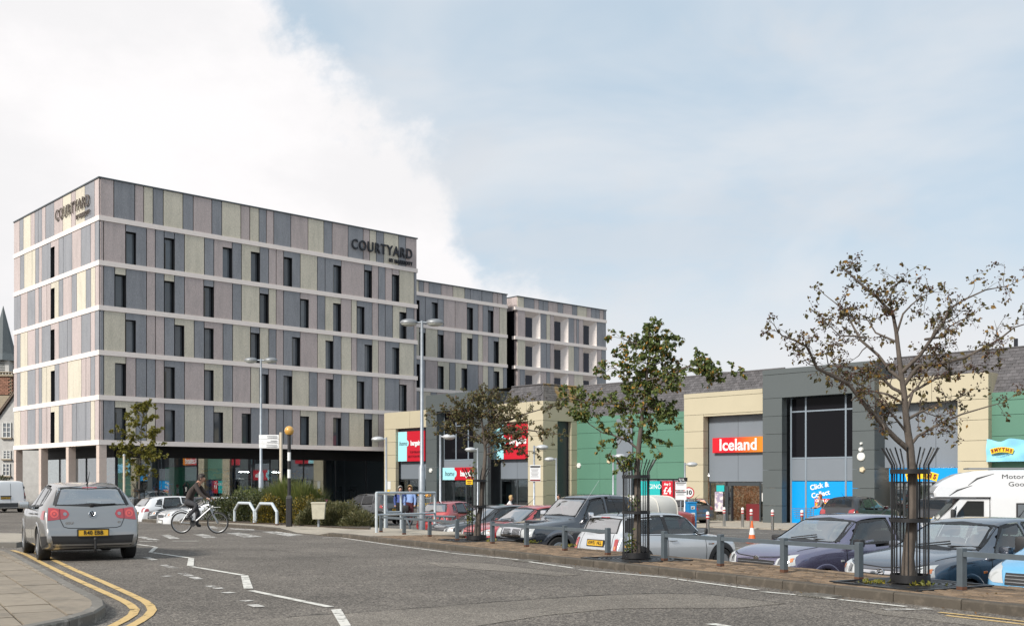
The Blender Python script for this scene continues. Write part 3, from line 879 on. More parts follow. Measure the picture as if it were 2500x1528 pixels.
wl([(2159, 1488), (2270, 1486)], 0.18, 'paint_worn'); wl([(1736, 1523), (1786, 1532)], 0.12)
wl([(-200, 1256), (62, 1257)], 0.1, 'paint_worn')
yel = thing('yellow_road_marking', kind='structure')
YO = [(60, 1341), (110, 1357), (180, 1390), (250, 1420), (310, 1447), (352, 1467), (371, 1482), (372, 1494), (352, 1511), (318, 1530), (270, 1552)]
YI = [(30, 1343), (60, 1352), (110, 1378), (180, 1412), (250, 1444), (300, 1466), (328, 1483), (332, 1494), (315, 1508), (280, 1526), (235, 1548)]
for P in (YO, YI):
 mb = MB(); line_mesh(mb, [gp(a, b) for a, b in P], 0.1); mb.build('yellow_line', MAT['paint_yellow'], yel)
for P in ([(2293, 1495), (2400, 1506), (2520, 1520), (2700, 1541)], [(2310, 1503), (2400, 1513), (2520, 1527), (2700, 1549)]):
 mb = MB(); line_mesh(mb, [gp(a, b) for a, b in P], 0.075); mb.build('yellow_line', MAT['paint_yellow'], yel)
# bay lines in the car park
bay = thing('bay_marking', kind='structure')
for (a, b) in (((1765, 1336), (1905, 1352)), ((1780, 1318), (1850, 1322)), ((1690, 1306), (1820, 1311)), ((1800, 1300), (1875, 1305))):
 def cpp(px, py):
  y = (1.294 + 0.62) / ((py - HY) / FPX - 0.01024); return Vector(((px - CX) / FPX * y, y, 0))
 A, B = cpp(*a), cpp(*b); n = Vector((-(B - A).y, (B - A).x, 0)).normalized() * 0.06
 m = MB(); m.quad(*[Vector((p.x, p.y, CP(p.x, p.y) + 0.006)) for p in (A - n, B - n, B + n, A + n)]); m.build('white_line', MAT['paint_worn'], bay)
# paved apron at the shop doors
ap = MB()
A0, A1, T0, T1 = -48.0, -8.0, 44.5, 56.0
NS = 20
ap.add([Vector((p.x, p.y, CP(p.x, p.y) + 0.05)) for p in (st(A0 + (A1 - A0) * i / NS, t) for t in (T0, T1) for i in range(NS + 1))], [(i, i + 1, NS + 2 + i, NS + 1 + i) for i in range(NS)])
ap.add([Vector((p.x, p.y, CP(p.x, p.y) + e)) for e in (-0.1, 0.05) for p in (st(A0 + (A1 - A0) * i / NS, T0) for i in range(NS + 1))], [(i, i + 1, NS + 2 + i, NS + 1 + i) for i in range(NS)])
setp(ap.build('shop_forecourt', MAT['concrete']), kind='structure')
# ------------------------------------------------------------------ the hotel
HC = Vector((-27.6, 71.2, 0))                   # street corner of the hotel
HS = HC.x * E1.x + HC.y * E1.y                  # its front plane, s = HS
HT = HC.x * E2.x + HC.y * E2.y
def a_on(px, s):
 """distance along E2 where the sight line px meets the plane s"""
 k = (px - CX) / FPX; y = s / (k * E1.x + E1.y); return k * y * E2.x + y * E2.y
def s_on(px, t):
 k = (px - CX) / FPX; y = t / (k * E2.x + E2.y); return k * y * E1.x + y * E1.y
BAND = [2.71 + 3.0 * k for k in range(6)]
PM = {'G': 'panel_grey', 'P': 'panel_pink', 'B': 'panel_beige'}

def facade_row(parent, o, A, N, conv, z0, z1, cells, head=0.46, deep=0.34, glassm='window_glass', skip_corner=0.0):
 """one storey of upright panels; a cell (tone, from, to [, window from, window to])"""
 prng = random.Random(int(z0 * 100) + len(cells))
 g = 0.03
 for c in cells:
  tone = MAT[PM[c[0]]]
  x0, x1 = sorted((conv(c[1]), conv(c[2])))
  x0 = max(x0, skip_corner)
  zt, zb = z1 - 0.012, z0 + 0.012
  m = MB()
  if len(c) == 3:
   m.frame_box(o, A, UP, N, x0 + g, x1 - g, zb, zt, -0.06, 0.0)
  else:
   w0, w1 = sorted((conv(c[3]), conv(c[4])))
   w0, w1 = max(w0, x0 + g), min(w1, x1 - g)
   if w0 - x0 < 0.14: w0 = x0 + g
   if x1 - w1 < 0.14: w1 = x1 - g
   zh = z1 - head
   m.frame_box(o, A, UP, N, x0 + g, x1 - g, zh, zt, -0.06, 0.0)
   if w0 - x0 > 0.14: m.frame_box(o, A, UP, N, x0 + g, w0, zb, zh, -0.06, 0.0)
   if x1 - w1 > 0.14: m.frame_box(o, A, UP, N, w1, x1 - g, zb, zh, -0.06, 0.0)
   q = lambda a, z, n: o + A * a + UP * z + N * n
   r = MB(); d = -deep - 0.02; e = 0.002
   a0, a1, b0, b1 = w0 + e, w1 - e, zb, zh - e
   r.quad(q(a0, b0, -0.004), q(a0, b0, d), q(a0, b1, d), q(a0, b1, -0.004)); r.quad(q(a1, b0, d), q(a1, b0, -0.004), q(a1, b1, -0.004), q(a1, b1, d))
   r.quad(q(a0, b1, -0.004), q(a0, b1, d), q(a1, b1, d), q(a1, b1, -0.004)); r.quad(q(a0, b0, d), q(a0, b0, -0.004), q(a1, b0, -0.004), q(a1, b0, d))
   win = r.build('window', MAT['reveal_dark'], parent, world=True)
   p = MB(); p.frame_box(o, A, UP, N, a0 + 0.03, a1 - 0.03, b0 + 0.04, b1 - 0.03, -deep - 0.01, -deep)
   p.build('pane', MAT[glassm], win, world=True)
   if prng.random() < 0.5 and a1 - a0 > 0.5:
    p = MB(); cw = (a1 - a0) * prng.uniform(0.12, 0.3)
    p.frame_box(o, A, UP, N, a0 + 0.06, a0 + 0.06 + cw, b0 + 0.06, b1 - 0.3, -deep - 0.002, -deep + 0.008)
    p.build('curtain', MAT['blind'], win, world=True)
  m.build('panel', tone, parent, world=True)

def cells(text):
 out = []
 for w in text.split():
  c, r = w[0], w[1:].split(',')
  out.append((c, *[float(v) for v in r]))
 return out
Z1 = 'z1'
def c1(px): return px / 3.766
def c2(px): return 600 + px / 3.766
FRONT = [
 ('P912,1047 G1047,1240 P1240,1322 B1322,1408 G1408,1502 B1502,1682 G1682,1777 P1777,1948 G1948,2040 B2040,2215 P2215,2297', 'B38,122 G122,190 P190,258 G258,415 P415,573 B573,718 G718,795 P795,941 G941,1080 P1080,1140 B1140,1200 G1200,1270 B1270,1405 G1405,1472 P1472,1572'),
 ('P912,953 P953,1155 G1155,1348,1155,1252 P1348,1428 G1428,1510 G1510,1605,1510,1605 G1605,1697 B1697,1880 G1880,1967 P1967,2135,2047,2135 G2135,2222', 'B-38,130,47,130 G130,212 P212,280 P280,348 G348,502,348,427 B502,658 G658,730 G730,879,805,879 P879,1090 G1090,1160,1090,1160 P1160,1220 G1220,1283 P1283,1346 P1346,1412,1346,1412 B1412,1548 G1548,1572'),
 ('P912,953 G953,1056 B1056,1158,1056,1158 G1158,1348 P1348,1428 G1428,1510 B1510,1604,1510,1604 G1604,1697 P1697,1874 G1874,1966,1874,1966 P1966,2138 G2138,2222', 'B-38,128 G128,211,128,211 B211,280 P280,347 G347,501 P501,658,501,580 G658,730 B730,876,803,876 P876,972 B972,1022 G1022,1163,1022,1092 P1163,1220 G1220,1283 G1283,1352 B1352,1477,1412,1477 G1477,1548 P1548,1572'),
 ('G912,954 B954,1154 G1154,1347,1154,1250 P1347,1430 P1430,1512 G1512,1605 B1605,1786,1605,1695 G1786,1878 P1878,2051,1878,1965 G2051,2140 B2140,2303', 'G45,129,45,129 B129,212 G212,280 P280,346 G346,501,425,501 P501,660 B660,805,733,805 G805,878 B878,972 P972,1022 G1022,1163,1092,1163 B1163,1220 P1220,1283 G1283,1412,1347,1412 B1412,1547 G1547,1572'),
 ('G912,955 B955,1158,1057,1158 P1158,1250 G1250,1348 G1348,1429 P1429,1510 G1510,1697,1512,1608 P1697,1879 B1879,2051,1881,1965 G2051,2140 P2140,2305', 'B46,127 G127,211,127,211 P211,280 G280,427,347,427 B427,582 G582,659 P659,805,733,805 G805,880 B880,1022 G1022,1163,1022,1090 P1163,1222 B1222,1280 G1280,1412 P1412,1548,1412,1480 P1548,1572'),
 ('P912,951 G951,1056 B1056,1250,1056,1158 G1250,1348 B1348,1429 P1429,1513 G1513,1697,1513,1610 B1697,1879 G1879,1966 B1966,2139,1966,2052 P2139,2306,2222,2306', 'G47,211 P211,279 G279,347 G347,428 P428,502 B502,659,504,582 G659,730 P730,877,803,877 G877,951 B951,1090 G1090,1162,1090,1162 B1162,1220 P1220,1278 G1278,1412 B1412,1548,1412,1480 P1548,1572'),
]
SIDE = [
 'P122,180 G180,215 B215,283 P283,320 G320,352 G352,385 P385,418 G418,497 P497,577 B577,655 P655,695 B695,780 G780,868 P868,910',
 'P125,185 G185,222 B222,295 B295,325 G325,358 P358,385 G385,465 P465,540,465,502 G540,582 G582,662 P662,745 G745,833 P833,873 G873,910',
 'G125,190 P190,253 G253,322 P322,357 G357,383 P383,430 P430,466 B466,540,466,502 G540,580 P580,660 G660,705 B705,790 G790,835 B835,875 P875,910',
 'P128,157 G157,187 B187,253 P253,325 G325,357 P357,385 G385,465 P465,542,465,502 G542,620 G620,661 P661,747 G747,833 P833,873 G873,910',
 'P128,157 G157,187 B187,253 G253,325 P325,357 G357,385 B385,430 B430,503,467,503 G503,543 P543,622 B622,747 P747,790 P790,833 G833,873 P873,910',
 'B125,187 P187,253 G253,325 P325,357 G357,385 P385,430 P430,465 B465,542,465,502 G542,580 P580,662 G662,705 G705,790 G790,833 B833,871 P871,910',
]
HL, HW = a_on(1018, HS) - HT, 17.05
hotel = thing('hotel_building', st(HS, HT, G(71)), label='tall block clad in grey, pink and beige upright panels, standing at the street corner', cat='building')
HO = st(HS, HT, CZ)
ZTOP = 20.2
for r in range(6):
 z0 = BAND[5 - r]; z1 = (BAND[6 - r] - 0.33) if r > 0 else ZTOP
 fr = [(c[0], *[c1(v) for v in c[1:]]) for c in cells(FRONT[r][0])] + [(c[0], *[c2(v) for v in c[1:]]) for c in cells(FRONT[r][1])]
 facade_row(hotel, HO, E2, E1, lambda px: min(HL, a_on(px, HS) - HT), z0, z1, fr, skip_corner=0.062)
 sd = [(c[0], *[c1(v) for v in c[1:]]) for c in cells(SIDE[r])]
 facade_row(hotel, HO, -E1, -E2, lambda px: max(0.0, min(HW, HS - s_on(px, HT))), z0, z1, sd, head=0.42)
for k in range(6):
 th = 0.33
 m = MB(); m.frame_box(HO, E2, UP, E1, -0.05, HL + 0.05, BAND[k] - th, BAND[k], -0.45, 0.05); m.build('floor_band', MAT['band'], hotel, world=True)
 m = MB(); m.frame_box(HO, -E1, UP, -E2, 0.451, HW + 0.02, BAND[k] - th, BAND[k], -0.45, 0.05); m.build('floor_band', MAT['band'], hotel, world=True)
m = MB(); m.frame_box(HO, E2, UP, E1, 0.45, HL - 0.02, 2.42, ZTOP - 0.05, -HW + 0.4, -0.452); m.build('core_wall', MAT['shell_dark'], hotel, world=True)
m = MB(); m.frame_box(HO, E2, UP, E1, HL - 0.018, HL, BAND[0] - 0.3, ZTOP, -HW, -0.062); m.build('end_wall', MAT['panel_pink'], hotel, world=True)
m = MB(); m.frame_box(HO, E2, UP, E1, -0.06, HL + 0.06, ZTOP + 0.002, ZTOP + 0.09, -HW, 0.06); m.build('coping', MAT['coping'], hotel, world=True)
# ground floor: columns, dark soffit, glazing and the room behind it
gz = G(73) - CZ
for b in (0.0, 5.5, 11.0, 16.55):
 m = MB(); nblk = 5; h = BAND[0] - 0.33 - gz
 for k in range(nblk):
  m.frame_box(HO, -E1, UP, -E2, b + 0.0, b + 0.5, gz - 0.2 + k * (h + 0.2) / nblk + 0.008, gz - 0.2 + (k + 1) * (h + 0.2) / nblk - 0.004, -0.5, 0.0)
 m.frame_box(HO, -E1, UP, -E2, b + 0.012, b + 0.488, gz - 0.2, gz + h - 0.01, -0.488, -0.012)
 m.build('column', MAT['column_stone'], hotel, world=True)
soff = BAND[0] - 0.35
m = MB(); m.frame_box(HO, E2, UP, E1, 0.52, HL, soff, soff + 0.04, -HW + 0.3, -0.02); m.build('soffit', MAT['fascia_dark'], hotel, world=True)
RC, RS = 3.0, 2.4          # how far the glazing stands back: front, side
m = MB(); m.frame_box(HO, E2, UP, E1, RS, HL, 1.62, soff - 0.003, -RC - 0.14, -RC + 0.12); m.frame_box(HO, E2, UP, E1, RS - 0.1, RS + 0.12, 1.62, soff - 0.003, -HW + 0.3, -RC - 0.142); m.build('fascia', MAT['fascia_dark'], hotel, world=True)
na = int((HL - RS) / 3.03)
for i in range(na + 1):
 a0, a1 = RS + 0.05 + i * 3.03, min(HL - 0.05, RS + 0.05 + (i + 1) * 3.03)
 if a1 - a0 < 0.4: break
 m = MB(); m.frame_box(HO, E2, UP, E1, a0 + 0.04, a1 - 0.04, gz, 1.62, -RC - 0.02, -RC); w = m.build('shop_window', MAT['gym_glass'], hotel, world=True)
 m = MB(); m.frame_box(HO, E2, UP, E1, a0 - 0.04, a0 + 0.04, gz, 1.62, -RC - 0.08, -RC + 0.05)
 m.frame_box(HO, E2, UP, E1, a0 + 0.04, a1 - 0.04, gz, gz + 0.08, -RC - 0.06, -RC + 0.04); m.build('mullion', MAT['mullion'], w, world=True)
for i in range(5):
 b0, b1 = RC + 0.1 + i * 2.7, RC + 0.1 + (i + 1) * 2.7
 m = MB(); m.frame_box(HO, -E1, UP, -E2, b0 + 0.05, b1 - 0.05, gz, 1.62, -RS - 0.02, -RS); w = m.build('shop_window', MAT['shop_glass'], hotel, world=True)
 m = MB(); m.frame_box(HO, -E1, UP, -E2, b0 - 0.05, b0 + 0.05, gz, 1.62, -RS - 0.08, -RS + 0.05); m.build('mullion', MAT['mullion'], w, world=True)
m = MB(); m.frame_box(HO, E2, UP, E1, RS + 0.1, HL, gz - 0.1, gz + 0.01, -HW + 0.4, -RC + 0.1); m.build('floor', MAT['gym_floor'], hotel, world=True)
m = MB(); m.frame_box(HO, E2, UP, E1, RS + 0.3, HL, gz, soff, -10.6, -10.4); m.frame_box(HO, E2, UP, E1, HL - 0.3, HL - 0.1, gz, soff, -10.3, -RC - 0.2); m.frame_box(HO, E2, UP, E1, 7.9, 8.1, gz, soff, -10.3, -6.0); m.build('inner_wall', MAT['gym_wall'], hotel, world=True)
m = MB(); m.frame_box(HO, E2, UP, E1, 6.9, 9.4, gz + 0.5, 1.0, -5.0, -4.9); m.build('green_screen', MAT['gym_green'], hotel, world=True)
for a0, a1 in ((4.4, 6.7), (12.5, 16.0), (18.5, 22.6)):
 m = MB(); m.frame_box(HO, E2, UP, E1, a0, a1, gz + 1.4, 1.0, -10.39, -10.34); m.build('mural', MAT['gym_mural'], hotel, world=True)
for a_ in (13.6, 16.6):
 m = MB(); m.frame_box(HO, E2, UP, E1, a_, a_ + 0.8, 0.64, 0.68, -6.2, -6.0); m.build('ceiling_light', MAT['gym_light'], hotel, world=True)
# lettering on both faces
def hotel_sign(name, o, ax, size, small, gap, mt, depth, xs):
 s = text_part(name, 'COURTYARD', size, o, ax, UP, mt, hotel, depth=depth, bold=0.02 if depth > 0.08 else 0.004, space=1.18, xscale=xs, align='RIGHT')
 text_part('small_lettering', 'BY MARRIOTT', small, o - UP * gap, ax, UP, mt, s, depth=depth, bold=0.012, space=1.15, xscale=xs, align='RIGHT')
hotel_sign('sign_lettering', st(HS, HT + HL - 0.55, CZ + 18.78) + E1 * 0.10, E2, 1.12, 0.42, 0.78, MAT['letters_dark'], 0.10, 0.80)
hotel_sign('sign_lettering', st(HS - 1.45, HT, CZ + 19.0) - E2 * 0.10, E1, 1.12, 0.40, 0.80, MAT['letters_bronze'], 0.06, 0.84)

# the two wings behind, in one plane further back
WS = -79.6
WO = st(WS, 0, CZ)
def c5(px): return 1000 + px / 4.826
MID = ['B60,108 G108,168 P168,228 G228,372 P372,511 B511,649 G649,718 G718,851 G851,982 P982,1038 P1038,1092 G1092,1148',
    'G60,187,60,118 G187,333,260,330 G333,404 P404,537 P537,677 G677,809,680,747 P809,863 G863,926 G926,988,926,988 P988,1059 B1059,1148',
    'B60,115 G115,187,115,187 B187,331 G331,401,331,401 P401,538 G538,611 B611,741,677,741 G741,809 B809,863 P863,926 G926,1051,990,1051 B1051,1148',
    'G60,186,60,118 P186,331 B331,469,331,402 G469,540 B540,678,610,678 G678,810 P810,864 B864,926 G926,993 B993,1103,994,1058 G1103,1148',
    'G60,118 B118,250 G250,320 P320,420 B420,560 G560,640 P640,760 G760,900 B900,1030 P1030,1148', 'P60,250 G250,420 B420,560 G560,760 P760,900 G900,1030 B1030,1148']
FAR = ['B1270,1349 G1349,1469 P1469,1522 G1522,1574 G1574,1634 P1634,1746 G1746,1809 P1809,1916 G1916,1975 B1975,2088 P2088,2139 G2139,2197 G2197,2240 P2240,2285 G2285,2318',
    'P1270,1362 G1542,1613 B1613,1658 P1658,1702 G1872,1938 P1938,1968 G1968,1996 P1996,2045 G2206,2316',
    'B1270,1362 G1542,1613 G1613,1658 P1658,1702 B1872,1938 G1938,1996 P1996,2045 P2206,2262 G2262,2316',
    'P1270,1301 G1301,1362 P1542,1613 G1613,1656 P1656,1702 P1872,1938 B1938,2045 G2206,2316',
    'G1270,1362 P1542,1613 B1613,1702 G1872,1960 P1960,2045 B2206,2316', 'B1270,1362 G1542,1702 P1872,2045 G2206,2316']
ZW = 18.75
Ta, Tb, Tc, Td = a_on(1008, WS), a_on(1238.3, WS), a_on(1263, WS), a_on(1480.5, WS)
wing_mid = thing('hotel_wing', st(WS, Ta, G(95)), label='lower panelled wing set back between the corner block and the glazed link', cat='building')
wing_far = thing('hotel_wing', st(WS, Tc, G(105)), label='farthest panelled wing with splayed pale window recesses above the slate roofs', cat='building')
for w, rows, ta, tb in ((wing_mid, MID, Ta, Tb), (wing_far, FAR, Tc, Td)):
 for r in range(6):
  z0 = BAND[5 - r]; z1 = (BAND[6 - r] - 0.33) if r > 0 else ZW
  cc = [(c[0], *[c5(v) for v in c[1:]]) for c in cells(rows[r])]
  facade_row(w, WO, E2, E1, lambda px: max(ta + 0.001, min(tb - 0.001, a_on(px, WS))), z0, z1, cc)
 for k in range(6):
  m = MB(); m.frame_box(WO, E2, UP, E1, ta - (0.35 if w is wing_far else 0), tb + 0.03, BAND[k] - 0.33, BAND[k], -0.45, 0.05); m.build('floor_band', MAT['band'], w, world=True)
 m = MB(); m.frame_box(WO, E2, UP, E1, ta, tb, gz - 2, ZW - 0.04, -14, -0.85); m.build('core_wall', MAT['shell_dark'], w, world=True)
 m = MB(); m.frame_box(WO, E2, UP, E1, ta - 0.04, tb + 0.05, ZW + 0.002, ZW + 0.09, -14, 0.06); m.build('coping', MAT['coping'], w, world=True)
 m = MB(); m.frame_box(WO, E2, UP, E1, ta, ta + 0.02, gz - 2, ZW, -14, -0.062); m.frame_box(WO, E2, UP, E1, tb - 0.02, tb, gz - 2, ZW, -14, -0.062); m.build('end_wall', MAT['panel_pink'], w, world=True)
 if w is wing_far:
  m = MB(); m.frame_box(WO, E2, UP, E1, ta - 0.03, ta - 0.002, gz - 2, BAND[5] - 0.34, -14, -0.46); m.build('side_glazing', MAT['shop_dark_glass'], w, world=True)
 if w is wing_mid:
  m = MB(); m.frame_box(WO, E2, UP, E1, ta + 0.03, tb - 0.03, gz - 2, ZW - 0.04, -0.849, -0.46); m.build('back_panel', MAT['shell_dark'], w, world=True)
# splayed recesses on the far wing
q = lambda a, z, n: WO + E2 * a + UP * z + E1 * n
for r in range(1, 6):
 z0, z1 = BAND[5 - r] + 0.0, BAND[6 - r] - 0.33
 for o0, o1, w1 in ((1363, 1541, 1443), (1703, 1871, 1777), (2046, 2205, 2112)):
  d = -0.55; a0, a1, aw = a_on(c5(o0), WS), a_on(c5(o1), WS), a_on(c5(w1), WS + d); zh = z1 - 0.5
  m = MB()
  m.quad(q(a0, zh, d), q(aw, zh, d), q(a1, z1, 0), q(a0, z1, 0))                       # sloping head
  m.quad(q(aw, z0, d), q(a1, z0, 0), q(a1, z1, 0), q(aw, zh, d))                       # splayed cheek
  m.quad(q(a0, z0, 0), q(a0, z0, d), q(a0, zh, d), q(a0, z1, 0)); m.quad(q(a0, z0 + 0.002, d), q(a0, z0 + 0.002, 0), q(a1, z0 + 0.002, 0), q(aw, z0 + 0.002, d))
  nb = 9
  win = m.build('window', MAT['band'], wing_far, world=True)
  m = MB()
  for k in range(1, nb):
   u = k / nb; zz = z0 + (zh - z0) * u; z2 = z0 + (z1 - z0) * u
   A_, B_ = q(aw + 0.02, zz, d), q(a1, z2, 0.0)
   nn = E1 * 0.004
   m.quad(A_ + nn, B_ + nn, B_ + nn + UP * 0.012, A_ + nn + UP * 0.012)
  m.build('course_joint', MAT['column_stone'], win, world=True)
  m = MB(); m.frame_box(WO, E2, UP, E1, a0 + 0.03, aw - 0.01, z0 + 0.02, zh - 0.005, d - 0.01, d + 0.02); m.build('pane', MAT['window_glass_blue'], win, world=True)
# glazed link between the wings
link = thing('glazed_link', st(WS - 2.5, Tb, G(98)), label='dark glass stair link between the two set-back panelled wings', cat='building')
LO = st(WS - 2.2, 0, CZ)
for k in range(7):
 m = MB(); m.frame_box(LO, E2, UP, E1, Tb + 0.02, Tc - 0.03, BAND[0] - 3 + 3 * k + 0.04, min(ZW - 1.2, BAND[0] + 3 * k), -0.06, 0.0); m.build('pane', MAT['link_glass'], link, world=True)
m = MB(); m.frame_box(LO, E2, UP, E1, Tb + 0.02, Tc - 0.03, gz - 2, ZW - 1.1, -6, -0.4); m.build('core_wall', MAT['gym_wall'], link, world=True)
m = MB(); m.frame_box(LO, E2, UP, E1, Tb + 0.02, Tc - 0.03, ZW - 1.2, ZW - 1.05, -6, 0.02); m.build('coping', MAT['coping'], link, world=True)

# ------------------------------------------------------------------ the row of shops
T1s, TG, TI, TB_, TD = 50.3, 53.6, 53.2, 49.6, 52.7
ZC, ZD, ZG = 5.38, 6.38, 4.36            # cream, dark and green parapets above eye level
ZB = -3.1
mat('sign_fade', (0.55, 0.02, 0.02), 0.35)
def fade_sign():
 m = MAT['sign_fade']; nt = m.node_tree; N = nt.nodes.new; L = nt.links.new; b = nt.nodes['Principled BSDF']
 tc = N('ShaderNodeTexCoord'); sp = N('ShaderNodeSeparateXYZ'); L(tc.outputs['Generated'], sp.inputs[0])
 r = N('ShaderNodeValToRGB'); L(sp.outputs[0], r.inputs[0])
 r.color_ramp.elements[0].color = (0.60, 0.008, 0.02, 1); r.color_ramp.elements[0].position = 0.35
 r.color_ramp.elements[1].color = (0.80, 0.27, 0.015, 1); r.color_ramp.elements[1].position = 0.95
 L(r.outputs[0], b.inputs['Base Color'])
fade_sign()

def SP(t): return lambda px: s_on(px, t)
def sbox(parent, name, mt, s0, s1, z0, z1, t0, t1, kids=None):
 m = MB(); O = Vector((0, 0, CZ)); a, b = sorted((s0, s1))
 m.frame_box(O, E1, UP, -E2, a, b, z0, z1, -t1, -t0); return m.build(name, MAT[mt] if isinstance(mt, str) else mt, parent, world=True)
def clad(parent, mt, s0, s1, z0, z1, t, th=0.10, step=1.03, name='panel', from_top=True, cols=1):
 """cladding sheets with open joints"""
 a, b = sorted((s0, s1)); g = 0.010
 zs = [z1]
 while zs[-1] - step > z0 + 0.25: zs.append(zs[-1] - step)
 zs.append(z0)
 for i in range(len(zs) - 1):
  for c in range(cols):
   sbox(parent, name, mt, a + (b - a) * c / cols + (g if c else 0.002), a + (b - a) * (c + 1) / cols - (g if c < cols - 1 else 0.002), zs[i + 1] + g, zs[i] - g, t, t + th)
def text_on(parent, name, s, size, spos, z, t, mt, depth=0.05, **kw):
 return text_part(name, s, size, st(spos, t, CZ + z), E1, UP, MAT[mt], parent, depth=depth, **kw)

# --- home goods shop: cream bay, dark tower, cream bay with its return
homeshop = thing('shop_building', st(-60, T1s, G(75)), label='cream and dark grey shop with red and pale blue home goods signs', cat='shop')
sx = SP(T1s); sd_ = SP(TB_)
sA0, sA1 = sx(938), sd_(1040)
clad(homeshop, 'clad_cream', sA0, sx(966), ZB, 4.05, T1s, 0.3)
clad(homeshop, 'clad_cream', sA0, sA1 + 0.4, 4.05, ZC, T1s, 0.3, step=2.0, cols=2)
sbox(homeshop, 'core_wall', 'shop_frame', sA0 + 0.1, sA1 + 0.2, ZB, ZC - 0.05, T1s + 0.9, T1s + 7)
def home_sign(s0, s1, z0, z1, t, size, slogan=False):
 sp = sbox(homeshop, 'sign', 'sign_red', s0, s1, z0, z1, t - 0.10, t)
 w = s1 - s0; c = s0 + 0.34 * w
 sbox(sp, 'pale_panel', 'sign_aqua', s0 + 0.01, c, z0 + 0.01, z1 - 0.01, t - 0.112, t - 0.09)
 zm = z0 + (z1 - z0) * (0.60 if slogan else 0.5)
 m = MB(); rr = size * 0.48
 M = Matrix.Translation(st(c, t - 0.113, CZ + zm)) @ Matrix((( E1.x, 0, -E2.x, 0), (E1.y, 0, -E2.y, 0), (0, 1, 0, 0), (0, 0, 0, 1)))
 m.lathe([(rr, -0.01), (rr, 0.006)], 24, M); m.build('white_disc', MAT['sign_aqua'], sp, world=True)
 text_on(sp, 'lettering', 'home', size, s0 + 0.205 * w, zm, t - 0.125, 'sign_black', 0.012, shear=0.2, xscale=0.88, bold=-0.004)
 text_on(sp, 'lettering', 'bargains', size, s0 + 0.70 * w, zm, t - 0.125, 'sign_white', 0.012, xscale=0.86, bold=0.022)
 if slogan:
  text_on(sp, 'lettering', 'TOP BRANDS', size * 0.5, s0 + 0.68 * w, zm - size * 1.35, t - 0.125, 'sign_maroon', 0.012)
  text_on(sp, 'lettering', 'BOTTOM PRICES', size * 0.5, s0 + 0.68 * w, zm - size * 2.0, t - 0.125, 'sign_maroon', 0.012)
 return sp
tr = T1s + 0.55
rs0, rs1 = sx(966) - 0.3, sA1 + 0.5
home_sign(sx(966.5) , sx(966.5) + 3.4, 1.48, 3.82, T1s + 0.32, 0.52, True)
clad(homeshop, 'clad_slate', rs0, rs1, 0.1, 4.2, tr, 0.1, step=9, cols=2)
def glazing(parent, s0, s1, z0, z1, t, n, mt='shop_glass', bars=(), frame='shop_frame'):
 for i in range(n):
  a, b = s0 + (s1 - s0) * i / n, s0 + (s1 - s0) * (i + 1) / n
  w = sbox(parent, 'shop_window', mt, a + 0.03, b - 0.03, z0 + 0.05, z1 - 0.04, t + 0.03, t + 0.05)
  fr = MB(); O = Vector((0, 0, CZ))
  for q0, q1, y0, y1 in ((a, a + 0.06, z0, z1), (b - 0.06, b, z0, z1), (a + 0.06, b - 0.06, z1 - 0.07, z1), (a + 0.06, b - 0.06, z0, z0 + 0.1)):
   fr.frame_box(O, E1, UP, -E2, q0 + 0.001, q1 - 0.001, y0, y1, -(t + 0.08), -t)
  for zb_ in bars: fr.frame_box(O, E1, UP, -E2, a + 0.06, b - 0.06, zb_ - 0.03, zb_ + 0.03, -(t + 0.075), -(t + 0.004))
  fr.build('frame', MAT[frame], w, world=True)
glazing(homeshop, rs0, rs1, ZB, 0.1, tr, 2)
# dark tower
clad(homeshop, 'clad_grey', sd_(1040), sd_(1066), ZB, 5.1, TB_, 0.3)
clad(homeshop, 'clad_grey', sd_(1040), sd_(1191), 5.1, ZD, TB_, 0.3, step=2, cols=2)
clad(homeshop, 'clad_grey', sd_(1156), sd_(1191), ZB, 5.1, TB_, 0.3)
w0, w1 = sd_(1066), sd_(1156)
sbox(homeshop, 'reveal', 'clad_grey', w0 - 0.02, w0 + 0.002, ZB, 5.1, TB_ + 0.3, TB_ + 0.8)
sbox(homeshop, 'core_wall', 'shop_frame', sd_(1040) + 0.05, sd_(1191) - 0.02, ZB, ZD - 0.04, TB_ + 1.3, TB_ + 6)
sbox(homeshop, 'tower_side', 'clad_grey', sd_(1191) - 0.1, sd_(1191) - 0.002, ZC, ZD - 0.02, TB_ + 0.3, TB_ + 6)
glazing(homeshop, w0, w1, 1.45, 5.05, TB_ + 0.7, 3, 'shop_dark_glass', (4.0,), 'shop_frame_light')
sbox(homeshop, 'panel', 'clad_slate', w0, w1, 0.95, 1.44, TB_ + 0.7, TB_ + 0.8)
home_sign(w0 + 0.1, w1 - 0.05, 0.02, 0.95, TB_ + 0.6, 0.55)
glazing(homeshop, w0, w0 + 1.1, ZB, 0.0, TB_ + 0.7, 1); glazing(homeshop, w0 + 1.1, w1 - 0.3, ZB, 0.0, TB_ + 0.75, 2); glazing(homeshop, w1 - 0.3, w1, ZB, 0.0, TB_ + 0.7, 1)
# cream bay with return
sC0, sC1 = sd_(1191), sx(1326)
clad(homeshop, 'clad_cream', sx(1289), sC1, ZB, 4.05, T1s, 0.3)
clad(homeshop, 'clad_cream', sC0 + 0.01, sC1, 4.05, ZC, T1s, 0.3, step=2, cols=3)
rC0, rC1 = sC0, sx(1289.5)
sbox(homeshop, 'core_wall', 'shop_frame', sC0 + 0.02, sC1 - 0.35, ZB, ZC - 0.05, T1s + 1.0, T1s + 7)
clad(homeshop, 'clad_slate', rC0, rC1, 0.1, 4.2, tr, 0.1, step=9, cols=2)
home_sign(sx(1192), rC1 - 0.03, 1.48, 4.0, T1s + 0.32, 0.62, False)
glazing(homeshop, rC0, rC1, ZB, 0.1, tr, 2)
